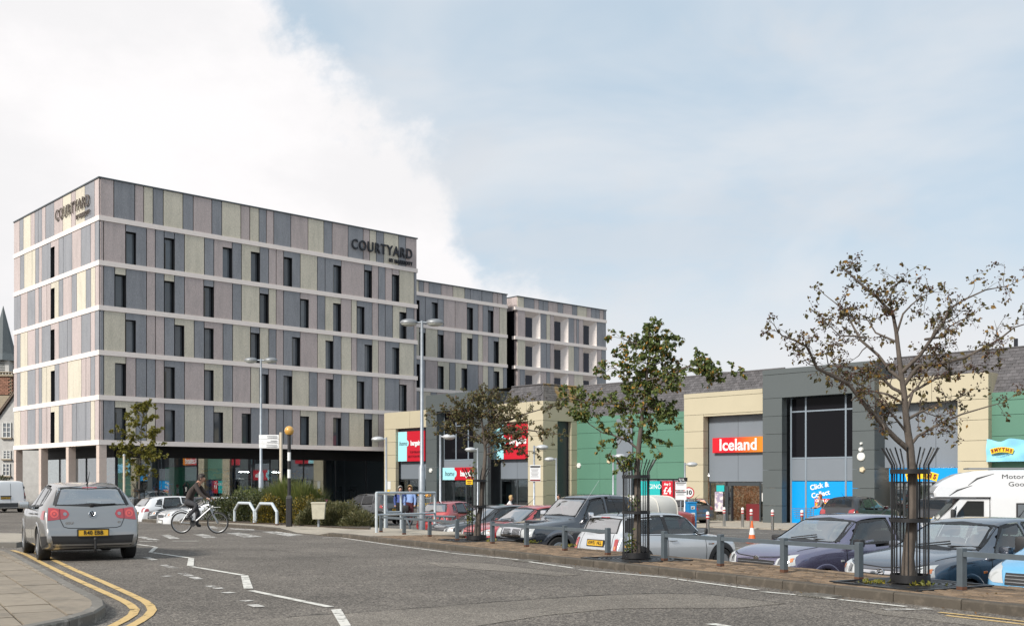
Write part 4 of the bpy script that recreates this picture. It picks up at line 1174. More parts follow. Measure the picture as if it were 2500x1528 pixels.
# return wall facing us, with a tall slot
def rbox2(parent, name, mt, t0, t1, z0, z1, s0, s1):
 m = MB(); O = Vector((0, 0, CZ)); m.frame_box(O, E2, UP, E1, t0, t1, z0, z1, min(s0, s1), max(s0, s1)); return m.build(name, MAT[mt], parent, world=True)
def ton(px, s): return a_on(px, s)
tw0, tw1, tend = ton(1361, sC1), ton(1395, sC1), ton(1409, sC1)
zs_ = [ZB, -2.1, -1.0, 0.0, 1.05, 2.1, 3.15, 4.05]
for i in range(7):
 rbox2(homeshop, 'panel', 'clad_cream', T1s + 0.302, tw0, zs_[i] + 0.01, zs_[i + 1] - 0.01, sC1 - 0.3, sC1)
 rbox2(homeshop, 'panel', 'clad_cream', tw1, tend + 0.3, zs_[i] + 0.01, zs_[i + 1] - 0.01, sC1 - 0.3, sC1)
rbox2(homeshop, 'panel', 'clad_cream', T1s + 0.302, ton(1425, sC1), 4.06, ZC, sC1 - 0.3, sC1)
rbox2(homeshop, 'panel', 'clad_slate', tw0 - 0.05, tw1 + 0.05, 0.1, 4.05, sC1 - 0.75, sC1 - 0.6)
rbox2(homeshop, 'shop_window', 'shop_glass', tw0, tw1, ZB, 0.1, sC1 - 0.66, sC1 - 0.64)

# --- frozen food shop: green wall, then cream portal
foodshop = thing('shop_building', st(-40, TG, G(66)), label='green walled food shop with cream portal and red and orange sign', cat='shop')
sg = SP(TG); si = SP(TI)
gs0, gs1 = sC1 - 0.35, si(1670)
zt_ = ZG
for z0, z1 in ((3.25, 3.95), (2.2, 3.23), (1.15, 2.18), (0.1, 1.13), (-0.95, 0.08)):
 for c in range(4):
  a, b = gs0 + (gs1 - gs0) * c / 4, gs0 + (gs1 - gs0) * (c + 1) / 4
  if z1 < 0.2 and c >= 2: continue
  sbox(foodshop, 'panel', 'clad_green' if c != 1 or True else 'clad_slate', a + 0.006, b - 0.006, z0, z1, TG, TG + 0.2)
sbox(foodshop, 'parapet', 'clad_green', gs0, gs1, 3.97, ZG, TG - 0.02, TG + 0.2)
for c in range(2):
 a, b = gs0 + (gs1 - gs0) * c / 4, gs0 + (gs1 - gs0) * (c + 1) / 4
 sbox(foodshop, 'panel', 'clad_green', a + 0.006, b - 0.006, ZB, -0.97, TG, TG + 0.2)
sbox(foodshop, 'pilaster', 'clad_slate', sg(1508), sg(1546), ZB, 4.1, TG - 0.12, TG - 0.002)
sbox(foodshop, 'core_wall', 'shop_frame', gs0, gs1, ZB, ZG - 0.1, TG + 0.4, TG + 0.9)
glazing(foodshop, gs0 + (gs1 - gs0) / 2, gs1 - 0.05, ZB, 0.08, TG + 0.1, 4)
tg0 = TG + 0.06
p = sbox(foodshop, 'poster', 'sign_teal', sg(1560), sg(1610), -1.35, -0.05, tg0, tg0 + 0.02); text_on(p, 'lettering', 'GINO', 0.42, sg(1598), -0.42, tg0 - 0.01, 'sign_white', 0.012)
p = sbox(foodshop, 'poster', 'sign_red', sg(1615), sg(1641), -1.35, -0.05, tg0, tg0 + 0.02); text_on(p, 'lettering', 'Any 3', 0.22, sg(1628), -0.25, tg0 - 0.01, 'sign_white', 0.012, bold=0.008); text_on(p, 'lettering', '\u00a34', 0.62, sg(1628), -0.68, tg0 - 0.01, 'sign_white', 0.012, bold=0.015)
sbox(foodshop, 'poster', 'sign_maroon', sg(1643.5), sg(1654), -1.35, -0.05, tg0, tg0 + 0.02)
is0, is1, ir0 = si(1670), si(1862), si(1717)
clad(foodshop, 'clad_cream', is0, ir0, ZB, 4.05, TI, 0.5)
clad(foodshop, 'clad_cream', is0, is1, 4.05, ZC - 0.28, TI, 0.5, step=2, cols=1); sbox(foodshop, 'parapet', 'clad_cream', is0, is1, ZC - 0.27, ZC, TI - 0.02, TI + 0.5)
sbox(foodshop, 'lintel_edge', 'clad_cream', ir0 + 0.002, is1, 3.93, 4.04, TI + 0.03, TI + 0.5)
clad(foodshop, 'clad_slate', ir0, is1, -0.08, 4.05, TI + 0.6, 0.1, step=9, cols=2)
sg_ = sbox(foodshop, 'sign', 'sign_fade', si(1731), is1 - 0.06, 1.68, 2.60, TI + 0.35, TI + 0.58)
text_on(sg_, 'lettering', 'Iceland', 0.98, (si(1731) + is1) / 2 - 0.05, 2.12, TI + 0.33, 'sign_white', 0.03, bold=0.02, xscale=1.0)
dz0, dz1 = ZB, -0.08
glazing(foodshop, ir0, si(1757), dz0, dz1, TI + 0.62, 1); glazing(foodshop, si(1840), is1, dz0, dz1, TI + 0.62, 1)
d_ = sbox(foodshop, 'sliding_door', 'shop_glass', si(1757) + 0.1, si(1768), dz0 + 0.1, dz1 - 0.25, TI + 0.7, TI + 0.72)
m = MB(); O = Vector((0, 0, CZ))
for s0_, s1_, z0_, z1_ in ((si(1757) - 0.02, si(1757) + 0.12, ZB, dz1), (si(1838), si(1838) + 0.1, ZB, dz1), (si(1757), si(1840), dz1 - 0.25, dz1), (si(1768), si(1769.5), ZB, dz1 - 0.25)):
 m.frame_box(O, E1, UP, -E2, s0_, s1_, z0_, z1_, -(TI + 0.9), -(TI + 0.66))
m.build('frame', MAT['shop_frame'], d_, world=True)
def interior(parent, s0, s1, t0, seed):
 """shop floor, shelves of goods and a counter behind the glass"""
 r_ = random.Random(seed); dep = 6.5
 sbox(parent, 'floor', 'shop_floor', s0, s1, -2.72, -2.6, t0, t0 + dep)
 sbox(parent, 'rear_wall', 'shop_goods', s0, s1, -2.6, 0.4, t0 + dep, t0 + dep + 0.1)
 for tt in (1.2, 3.6): sbox(parent, 'ceiling_light', 'tube_light', s0 + 0.4, s1 - 0.4, 0.28, 0.34, t0 + tt, t0 + tt + 0.16)
 n = max(2, int((s1 - s0) / 1.3))
 for i in range(n):
  c = s0 + (i + 0.5) * (s1 - s0) / n
  sbox(parent, 'shelf_unit', 'shop_goods', c - 0.4, c + 0.4, -2.6, r_.uniform(-1.3, -0.7), t0 + 2.6 + r_.random(), t0 + 4.2)
for w, a, b, t in ((foodshop, ir0, is1, TI + 1.3),):
 sbox(w, 'core_wall', 'shop_frame', is0, is1, 0.45, ZC - 0.05, TI + 0.75, TI + 8)
 interior(w, a - 8, b, t, 3)
 sbox(w, 'counter', 'counter_red', si(1772), si(1810), -2.6, -1.45, t + 0.8, t + 1.6)
p = sbox(foodshop, 'poster', 'poster', si(1731), si(1751), -1.9, -0.7, TI + 0.58, TI + 0.6)
p = sbox(foodshop, 'poster', 'sign_teal', si(1735), si(1754), -0.68, -0.3, TI + 0.585, TI + 0.6)
p = sbox(foodshop, 'poster', 'paper', si(1846), si(1858), -1.25, -0.75, TI + 0.58, TI + 0.6)

# --- toy shop: dark tower, cream portal, green wall
toyshop = thing('shop_building', st(-30, TD, G(60)), label='dark grey towered toy shop with blue panels beside the large bare tree', cat='shop')
sD = SP(TD)
d0, d1, d2, d3 = sD(1862), sD(1909), sD(2081), sD(2135)
zt2 = 4.72
clad(toyshop, 'clad_grey', d0, d1, ZB, zt2, TD, 0.5)
clad(toyshop, 'clad_grey', d2, d3, ZB, zt2, TD, 0.5)
clad(toyshop, 'clad_grey', d0, d3, zt2, ZD - 0.3, TD, 0.5, step=2, cols=1); sbox(toyshop, 'parapet', 'clad_grey', d0, d3, ZD - 0.29, ZD, TD - 0.02, TD + 0.5)
rbox2(toyshop, 'tower_side', 'clad_grey', TD + 0.502, TD + 4, ZB, ZD - 0.02, d3 - 0.3, d3 - 0.004)
sbox(toyshop, 'core_wall', 'shop_frame', d0 + 0.05, d3 - 0.32, ZB, ZD - 0.05, TD + 1.2, TD + 6)
tw = TD + 0.75
g0 = sD(1914)
for z0_, z1_, mt in ((1.3, 3.9, 'shop_dark_glass'), (3.96, 4.68, 'shop_dark_glass'), (-0.02, 1.24, 'clad_slate'), (ZB, -0.06, 'sign_blue')):
 for a_, b_ in ((g0, g0 + (d2 - g0) * 0.215), (g0 + (d2 - g0) * 0.235, g0 + (d2 - g0) * 0.80), (g0 + (d2 - g0) * 0.82, d2)):
  sbox(toyshop, 'window_pane' if mt == 'shop_dark_glass' else ('blue_panel' if mt == 'sign_blue' else 'panel'), mt, a_ + 0.01, b_ - 0.01, z0_, z1_, tw, tw + 0.05)
m = MB()
for fr_ in (0.0, 0.225, 0.81, 1.0):
 c = g0 + (d2 - g0) * fr_; m.frame_box(O, E1, UP, -E2, c - 0.05, c + 0.05, ZB, 4.72, -(tw + 0.1), -(tw - 0.03))
for zz in (1.27, 3.93): m.frame_box(O, E1, UP, -E2, g0, d2, zz - 0.04, zz + 0.04, -(tw + 0.09), -(tw - 0.02))
m.build('window_frame', MAT['shop_frame_light'], toyshop, world=True)
for w_, px_, z_ in (('Click', 1976, 0.36), ('&', 2001, 0.24), ('Collect', 1986, 0.78)): text_part('lettering', w_, 0.40, st(sD(px_), tw - 0.02, CZ - z_), E1 * 0.978 + UP * 0.208, UP * 0.978 - E1 * 0.208, MAT['sign_white'], toyshop, depth=0.012, bold=0.010)
pp = sbox(toyshop, 'red_label', 'sign_red', sD(1972), sD(2031), -1.46, -1.03, tw - 0.03, tw - 0.012)
text_on(pp, 'lettering', 'Click & Collect.uk', 0.21, sD(2001), -1.15, tw - 0.04, 'sign_white', 0.012, bold=0.008, xscale=0.9)
text_on(pp, 'lettering', 'SmythsToys', 0.21, sD(1992), -1.35, tw - 0.04, 'sign_yellow', 0.012, bold=0.01, xscale=0.9)
e0, e1, e2 = d3, si(2338), si(2413)
clad(toyshop, 'clad_cream', e1, e2, ZB, 4.05, TI, 0.5)
clad(toyshop, 'clad_cream', e0, e2, 4.05, ZC, TI, 0.5, step=2, cols=2)
rbox2(toyshop, 'return_panel', 'clad_cream', TI + 0.502, TI + 1.7, 4.06, ZC, e2 - 0.3, e2); rbox2(toyshop, 'return_panel', 'clad_cream', TI + 0.502, TI + 0.9, ZB, 4.05, e2 - 0.3, e2)
clad(toyshop, 'clad_slate', e0, e1, 0.66, 4.05, TI + 0.6, 0.1, step=9, cols=3)
sgs = sbox(toyshop, 'sign', 'sign_blue', sD(2147) + 0.1, e1 - 0.1, -0.06, 0.64, TI + 0.35, TI + 0.58)
def badge(parent, s0, z, t, sc):
 """arched yellow plaque with dark red letters, each on its own tilted tile"""
 for i, ch in enumerate('SMYTHS'):
  u = (i - 2.5) / 2.5; ang = -u * 0.28; c = st(s0 + u * 0.95 * sc, t, CZ + z - abs(u) ** 2 * 0.14 * sc)
  ax = E1 * math.cos(ang) + UP * math.sin(ang); ay = UP * math.cos(ang) - E1 * math.sin(ang)
  m = MB(); m.frame_box(c, ax, ay, -E2, -0.22 * sc, 0.22 * sc, -0.27 * sc, 0.27 * sc, -0.03, 0.006 * (i % 2)); b_ = m.build('letter_tile', MAT['sign_yellow'], parent, world=True)
  text_part('lettering', ch, 0.46 * sc, c - E2 * 0.02, ax, ay, MAT['sign_maroon'], parent, depth=0.012, bold=0.022 * sc)
badge(sgs, si(2243), 0.28, TI + 0.33, 0.74)
sbox(toyshop, 'core_wall', 'shop_frame', e0, e2 - 0.35, 0.7, ZC - 0.05, TI + 0.75, TI + 8)
glazing(toyshop, e0 + 0.3, e1, ZB, -0.08, TI + 0.62, 5)
interior(toyshop, e0, e1, TI + 1.4, 5)
h0, h1 = e2 - 0.2, e2 + 18
for z0, z1 in ((3.25, 3.95), (2.2, 3.23), (1.15, 2.18), (0.1, 1.13), (-0.95, 0.08), (ZB, -0.97)):
 for c in range(4): sbox(toyshop, 'panel', 'clad_green', h0 + (h1 - h0) * c / 4 + 0.006, h0 + (h1 - h0) * (c + 1) / 4 - 0.006, z0, z1, TG, TG + 0.2)
sbox(toyshop, 'parapet', 'clad_green', h0, h1, 3.97, ZG, TG - 0.02, TG + 0.2)
sbox(toyshop, 'core_wall', 'shop_frame', h0, h1, ZB, ZG - 0.1, TG + 0.3, TG + 9)
# slack banner
bn = MB(); nx, nz_ = 26, 8; b0, b1 = si(2412), si(2412) + 3.6; r_ = random.Random(4)
for j in range(nz_ + 1):
 for i in range(nx + 1):
  u, v = i / nx, j / nz_
  z = 0.92 + 1.12 * v - 0.16 * math.sin(u * math.pi * 3) ** 2 * v * (0.4 + 0.6 * abs(math.sin(u * 7)))
  n_ = 0.05 + 0.05 * math.sin(u * 23 + v * 3) * math.sin(v * 3 + 1) + 0.04 * math.sin(u * 9 - v * 8)
  bn.v.append(st(b0 + (b1 - b0) * u, TI - 0.12 - n_, CZ + z))
bn.f = [(j * (nx + 1) + i, j * (nx + 1) + i + 1, (j + 1) * (nx + 1) + i + 1, (j + 1) * (nx + 1) + i) for j in range(nz_) for i in range(nx)]; bn.m = [0] * len(bn.f)
bo = bn.build('banner', MAT['banner_blue'], toyshop, world=True, smooth=True)
badge(bo, si(2452), 1.50, TI - 0.30, 0.47)
text_on(bo, 'lettering', 'TOYS SUPERSTORES', 0.08, si(2452), 1.26, TI - 0.30, 'sign_black', 0.012)

# --- slate roofs behind the parapets
def slates(parent, p0, axis, back, length, z0, z1, run, mt='slate', ww=0.30, single=0, cut0=0.0, cut1=0.0):
 """courses of overlapping slates on a steep plane; the nearest ones are pieces of their own"""
 sl = Vector((back.x * run, back.y * run, z1 - z0)); L_ = sl.length; sl.normalize(); nrm = axis.cross(sl); nrm.normalize()
 if nrm.z < 0: nrm = -nrm
 rows = int(L_ / 0.20); rg = random.Random(int(length * 10)); mb_ = MB(); items = []
 for r in range(rows):
  off = (r % 2) * ww / 2; n = int(length / ww) + 1
  for i in range(n):
   a = i * ww + off
   if a + ww > length - cut1 * (r + 1) / rows or a < cut0 * (r + 1) / rows: continue
   items.append((a, r))
 items.sort(key=lambda q: -q[0])
 base = MB(); w = ww - 0.012
 base.add([(0, 0, 0.012), (w, 0, 0.012), (w, 0, 0.03), (0, 0, 0.03), (0, 0.30, 0.0), (w, 0.30, 0.0), (w, 0.30, 0.008), (0, 0.30, 0.008)], [(0, 1, 2, 3), (3, 2, 6, 7), (0, 3, 7, 4), (1, 5, 6, 2)])
 sm = base.mesh('slate', MAT[mt])
 F3 = Matrix(((axis.x, sl.x, nrm.x, 0), (axis.y, sl.y, nrm.y, 0), (axis.z, sl.z, nrm.z, 0), (0, 0, 0, 1)))
 roof = MB(); q0 = p0 - nrm * 0.03
 roof.quad(q0, q0 + axis * length, q0 + axis * (length - cut1) + sl * L_, q0 + axis * cut0 + sl * L_)
 # steep slope closed off behind by a flat top
 roof.quad(q0 + axis * cut0 + sl * L_, q0 + axis * (length - cut1) + sl * L_, q0 + axis * (length - cut1) + sl * L_ + back * 6, q0 + axis * cut0 + sl * L_ + back * 6)
 ro = roof.build('roof', MAT[mt], parent, world=True)
 inv = ROOTM[root_of(parent).name].inverted()
 for k, (a, r) in enumerate(items):
  P = p0 + axis * (a + rg.uniform(-0.006, 0.006)) + sl * (r * 0.20)
  if k < single:
   o = mesh_obj('slate', sm, ro); o.matrix_local = inv @ Matrix.Translation(P + nrm * rg.uniform(0, 0.006)) @ F3
  else:
   M = Matrix.Translation(P + nrm * rg.uniform(0, 0.008)) @ F3; mb_.add([M @ v for v in base.v], base.f)
 if mb_.v:
  o = mb_.build('slate_courses', MAT[mt], ro, world=True); o['kind'] = 'stuff'
  # give every slate of the mass its own tone by island
 m = MB(); m.tube([p0 + axis * cut0 + sl * L_ + UP * 0.02, p0 + axis * (length - cut1) + sl * L_ + UP * 0.02], 0.06, 6); m.build('ridge', MAT[mt], ro, world=True)
 return ro
ZR = 6.68
rC = sC1 + 0.0
slates(homeshop, st(sd_(1191), T1s + 0.35, CZ + ZC - 0.5), E1, E2, rC - sd_(1191) - 0.35, CZ + ZC - 0.5, CZ + ZR, 1.25, single=40, cut1=1.25)
slates(homeshop, st(sC1 - 0.35, T1s + 0.35, CZ + ZC - 0.5), E2, -E1, 7.0, CZ + ZC - 0.5, CZ + ZR, 1.25, 'slate_lichen', single=40, cut0=1.25)
slates(foodshop, st(sC1 - 4, TG + 0.12, CZ + ZG - 0.05), E1, E2, is1 - sC1 + 4.2, CZ + ZG - 0.05, CZ + ZR, 1.5, single=130)
slates(toyshop, st(d3 - 0.2, TG + 0.12, CZ + ZG - 0.05), E1, E2, h1 - d3, CZ + ZG - 0.05, CZ + ZR, 1.5, single=170)

# wall boxes on the shops
def wall_disc(parent, name, s, z, t, r, mt, d=0.12, n=18):
 M = Matrix.Translation(st(s, t, CZ + z)) @ Matrix(((E1.x, 0, -E2.x, 0), (E1.y, 0, -E2.y, 0), (0, 1, 0, 0), (0, 0, 0, 1)))
 m = MB(); m.lathe([(r, 0.0), (r, d * 0.6), (r * 0.8, d), (0.0, d * 1.05)], n, M); return m.build(name, MAT[mt], parent, world=True, smooth=True)
wall_disc(toyshop, 'alarm_box', sD(2103), 1.27, TD, 0.23, 'alarm_white', 0.1)
wall_disc(toyshop, 'camera_dome', sD(2103.5), 1.66, TD, 0.12, 'alarm_white', 0.16); wall_disc(toyshop, 'camera_dome', sD(2104), 1.98, TD, 0.07, 'alarm_white', 0.12)
wall_disc(toyshop, 'siren_box', sD(2106), 0.57, TD, 0.17, 'alarm_cream', 0.12, 5)
wall_disc(homeshop, 'alarm_box', sd_(1052.5), 0.73, TB_, 0.19, 'alarm_white', 0.1, 6)
wall_disc(foodshop, 'alarm_box', sg(1414), 1.02, TG, 0.2, 'alarm_white', 0.1, 6); wall_disc(foodshop, 'alarm_box', sg(1487.5), 1.31, TG, 0.2, 'alarm_cream', 0.1, 5)
fl = MB(); fl.tube([st(si(2415), TI + 3.2, CZ + 5.9), st(si(2415), TI + 3.2, CZ + 7.3)], 0.10, 10); fl.build('flue_pipe', MAT['letters_dark'], toyshop, world=True)

# ------------------------------------------------------------------ old buildings at the far left
YO_ = 150.0
sc_ = FPX / YO_
church = thing('church_tower', (at(-12, 1172, YO_).x, YO_ + 3, G(YO_)), label='old brick church tower with louvred belfry and slate spire beyond the hotel', cat='tower')
cx_ = at(-12, 1172, YO_).x; zz = lambda py: CZ + (HY - py) / sc_
cy_ = YO_ + 2.4
m = MB(); m.box((cx_, cy_, (zz(965) + G(YO_)) / 2), (4.7, 4.7, zz(965) - G(YO_))); m.build('lower_stage', MAT['sandstone'], church, world=True)
bc = MB()
for r in range(11):
 for i in range(9):
  for f in range(2):
   off = (r % 2) * 0.26; z = zz(963) + r * (zz(918) - zz(963)) / 11
   u = -2.3 + i * 0.52 + off
   if u + 0.5 > 2.36: continue
   if f == 0: bc.box((cx_ + u + 0.25, cy_ - 2.3, z + 0.11), (0.49, 0.2, 0.22))
   else: bc.box((cx_ + 2.3, cy_ + u + 0.25, z + 0.11), (0.2, 0.49, 0.22))
bc.build('brick_courses', MAT['rubble_brick'], church, world=True)['kind'] = 'stuff'
m = MB(); m.box((cx_, cy_, (zz(963) + zz(917)) / 2), (4.5, 4.5, zz(917) - zz(963))); m.build('upper_stage', MAT['sandstone'], church, world=True)
m = MB(); m.box((cx_, cy_, zz(916)), (5.2, 5.2, 0.3)); m.box((cx_, cy_, zz(908.5)), (5.0, 5.0, 0.14)); m.build('cornice', MAT['sandstone'], church, world=True)
for i in range(12):
 u = -2.3 + i * 0.42
 m = MB(); m.lathe([(0.09, 0), (0.05, 0.12), (0.10, 0.25), (0.05, 0.4)], 8, Matrix.Translation((cx_ + u, cy_ - 2.35, zz(914)))); m.build('baluster', MAT['white_paint'], church, world=True)
m = MB(); m.box((cx_, cy_, (zz(912) + zz(877)) / 2), (3.1, 3.1, zz(877) - zz(912))); bel = m.build('belfry', MAT['render_white'], church, world=True)
for i in range(7):
 m = MB(); z = zz(905) + i * 0.24
 for u in (-0.95, 0.15): m.box((cx_ + u + 0.4, cy_ - 1.58, z), (0.8, 0.12, 0.05), M=Matrix.Rotation(0.5, 4, 'X'))
 m.build('louvre', MAT['spire_slate'], bel, world=True)
 m = MB(); m.box((cx_ + 1.58, cy_, z), (0.12, 0.9, 0.05)); m.build('louvre', MAT['spire_slate'], bel, world=True)
m = MB(); zs0, zs1 = zz(877), zz(740)
m.lathe([(2.45, zs0 - 0.05), (2.35, zs0 + 0.1), (1.75, zs0 + 1.0), (1.35, zs0 + 2.4), (0.02, zs1)], 8, Matrix.Translation((cx_, cy_, 0)) @ Matrix.Rotation(R(22.5), 4, 'Z')); m.build('spire', MAT['spire_slate'], church, world=True)

YH = 100.0; sh = FPX / YH
zh_ = lambda py: CZ + (HY - py) / sh
xh = lambda px: (px - CX) / FPX * YH
house = thing('old_house', (xh(10), YH, G(YH)), label='rendered old house with steep tiled gable roof beside the hotel', cat='house')
hx0, hx1, xr = xh(-95), xh(52), xh(78)
# gable wall facing us: verge climbs to the right
m = MB(); w_ = [(hx0, G(YH) - 0.5), (xh(175), G(YH) - 0.5), (xh(175), zh_(1010)), (xr, zh_(905)), (hx0, zh_(1150))]
n = len(w_)
m.add([(x, YH, z) for x, z in w_] + [(x, YH + 9, z) for x, z in w_], [tuple(range(n)), tuple(reversed(range(n, 2 * n)))] + [(i, n + i, n + (i + 1) % n, (i + 1) % n) for i in range(n)])
m.build('wall', MAT['render_white'], house, world=True)
ro = MB(); A_ = Vector((hx0 - 0.4, YH - 0.25, zh_(1155))); B_ = Vector((xr, YH - 0.25, zh_(905)))
up_ = (B_ - A_).normalized(); nn = Vector((-up_.z, 0, up_.x))
rf = MB(); rf.hexa([A_, A_ + Vector((0, 9.5, 0)), B_ + Vector((0, 9.5, 0)), B_, A_ + nn * 0.12, A_ + Vector((0, 9.5, 0)) + nn * 0.12, B_ + Vector((0, 9.5, 0)) + nn * 0.12, B_ + nn * 0.12]); rfo = rf.build('roof', MAT['old_tile'], house, world=True)
Lr = (B_ - A_).length
for r in range(int(Lr / 0.3)):
 for j in range(2):
  P = A_ + up_ * (r * 0.3 + 0.15) + nn * 0.14 + Vector((0, 0.12 + j * 0.3, 0))
  M = Matrix(((up_.x, 0, nn.x, P.x), (0, 1, 0, P.y), (up_.z, 0, nn.z, P.z), (0, 0, 0, 1)))
  m = MB(); m.box((0, 0, 0.02), (0.32, 0.27, 0.03), M=Matrix.Rotation(0.06, 4, 'Y')); m.v = [M @ v for v in m.v]; m.build('tile', MAT['old_tile'], rfo, world=True)
for (px0, py0, px1, py1) in ((8, 1032, 27, 1067), (9, 1100, 26, 1119), (8, 1132, 24, 1160)):
 x0, x1, z0, z1 = xh(px0), xh(px1), zh_(py1), zh_(py0)
 m = MB(); m.box(((x0 + x1) / 2, YH - 0.02, (z0 + z1) / 2), (x1 - x0, 0.06, z1 - z0)); w = m.build('window', MAT['window_glass'], house, world=True)
 m = MB()
 for u in (0, 0.5, 1): m.box((x0 + (x1 - x0) * u, YH - 0.07, (z0 + z1) / 2), (0.09, 0.08, z1 - z0 + 0.09))
 for u in (0, 0.36, 0.68, 1): m.box(((x0 + x1) / 2, YH - 0.06, z0 + (z1 - z0) * u), (x1 - x0 - 0.02, 0.06, 0.07))
 m.build('sash', MAT['sash_white'], w, world=True)
 m = MB(); m.box(((x0 + x1) / 2, YH - 0.12, z0 - 0.1), (x1 - x0 + 0.3, 0.2, 0.12)); m.build('sill', MAT['sandstone'], w, world=True)
# ------------------------------------------------------------------ vehicles
def pchip(xs, ys):
 n = len(xs); h = [xs[i + 1] - xs[i] for i in range(n - 1)]; d = [(ys[i + 1] - ys[i]) / h[i] for i in range(n - 1)]
 m = [0.0] * n; m[0] = d[0]; m[-1] = d[-1]
 for i in range(1, n - 1):
  if d[i - 1] * d[i] <= 0: m[i] = 0.0
  else:
   w1, w2 = 2 * h[i] + h[i - 1], h[i] + 2 * h[i - 1]; m[i] = (w1 + w2) / (w1 / d[i - 1] + w2 / d[i])
 def f(x):
  if x <= xs[0]: return ys[0]
  if x >= xs[-1]: return ys[-1]
  i = 0
  while x > xs[i + 1]: i += 1
  t = (x - xs[i]) / h[i]
  return (ys[i] * (2 * t ** 3 - 3 * t * t + 1) + h[i] * m[i] * (t ** 3 - 2 * t * t + t) + ys[i + 1] * (-2 * t ** 3 + 3 * t * t) + h[i] * m[i + 1] * (t ** 3 - t * t))
 return f
def curve(pts): return pchip([p[0] for p in pts], [p[1] for p in pts])

def poly_len_sample(pts, n):
 P = [Vector((p[0], p[1], 0)) for p in pts]; d = [0.0]
 for a, b in zip(P, P[1:]): d.append(d[-1] + (b - a).length)
 out = []; j = 0
 for i in range(n):
  t = d[-1] * i / (n - 1)
  while j < len(P) - 2 and d[j + 1] < t: j += 1
  out.append(P[j].lerp(P[j + 1], (t - d[j]) / max(1e-9, d[j + 1] - d[j])))
 return [(p.x, p.y) for p in out]

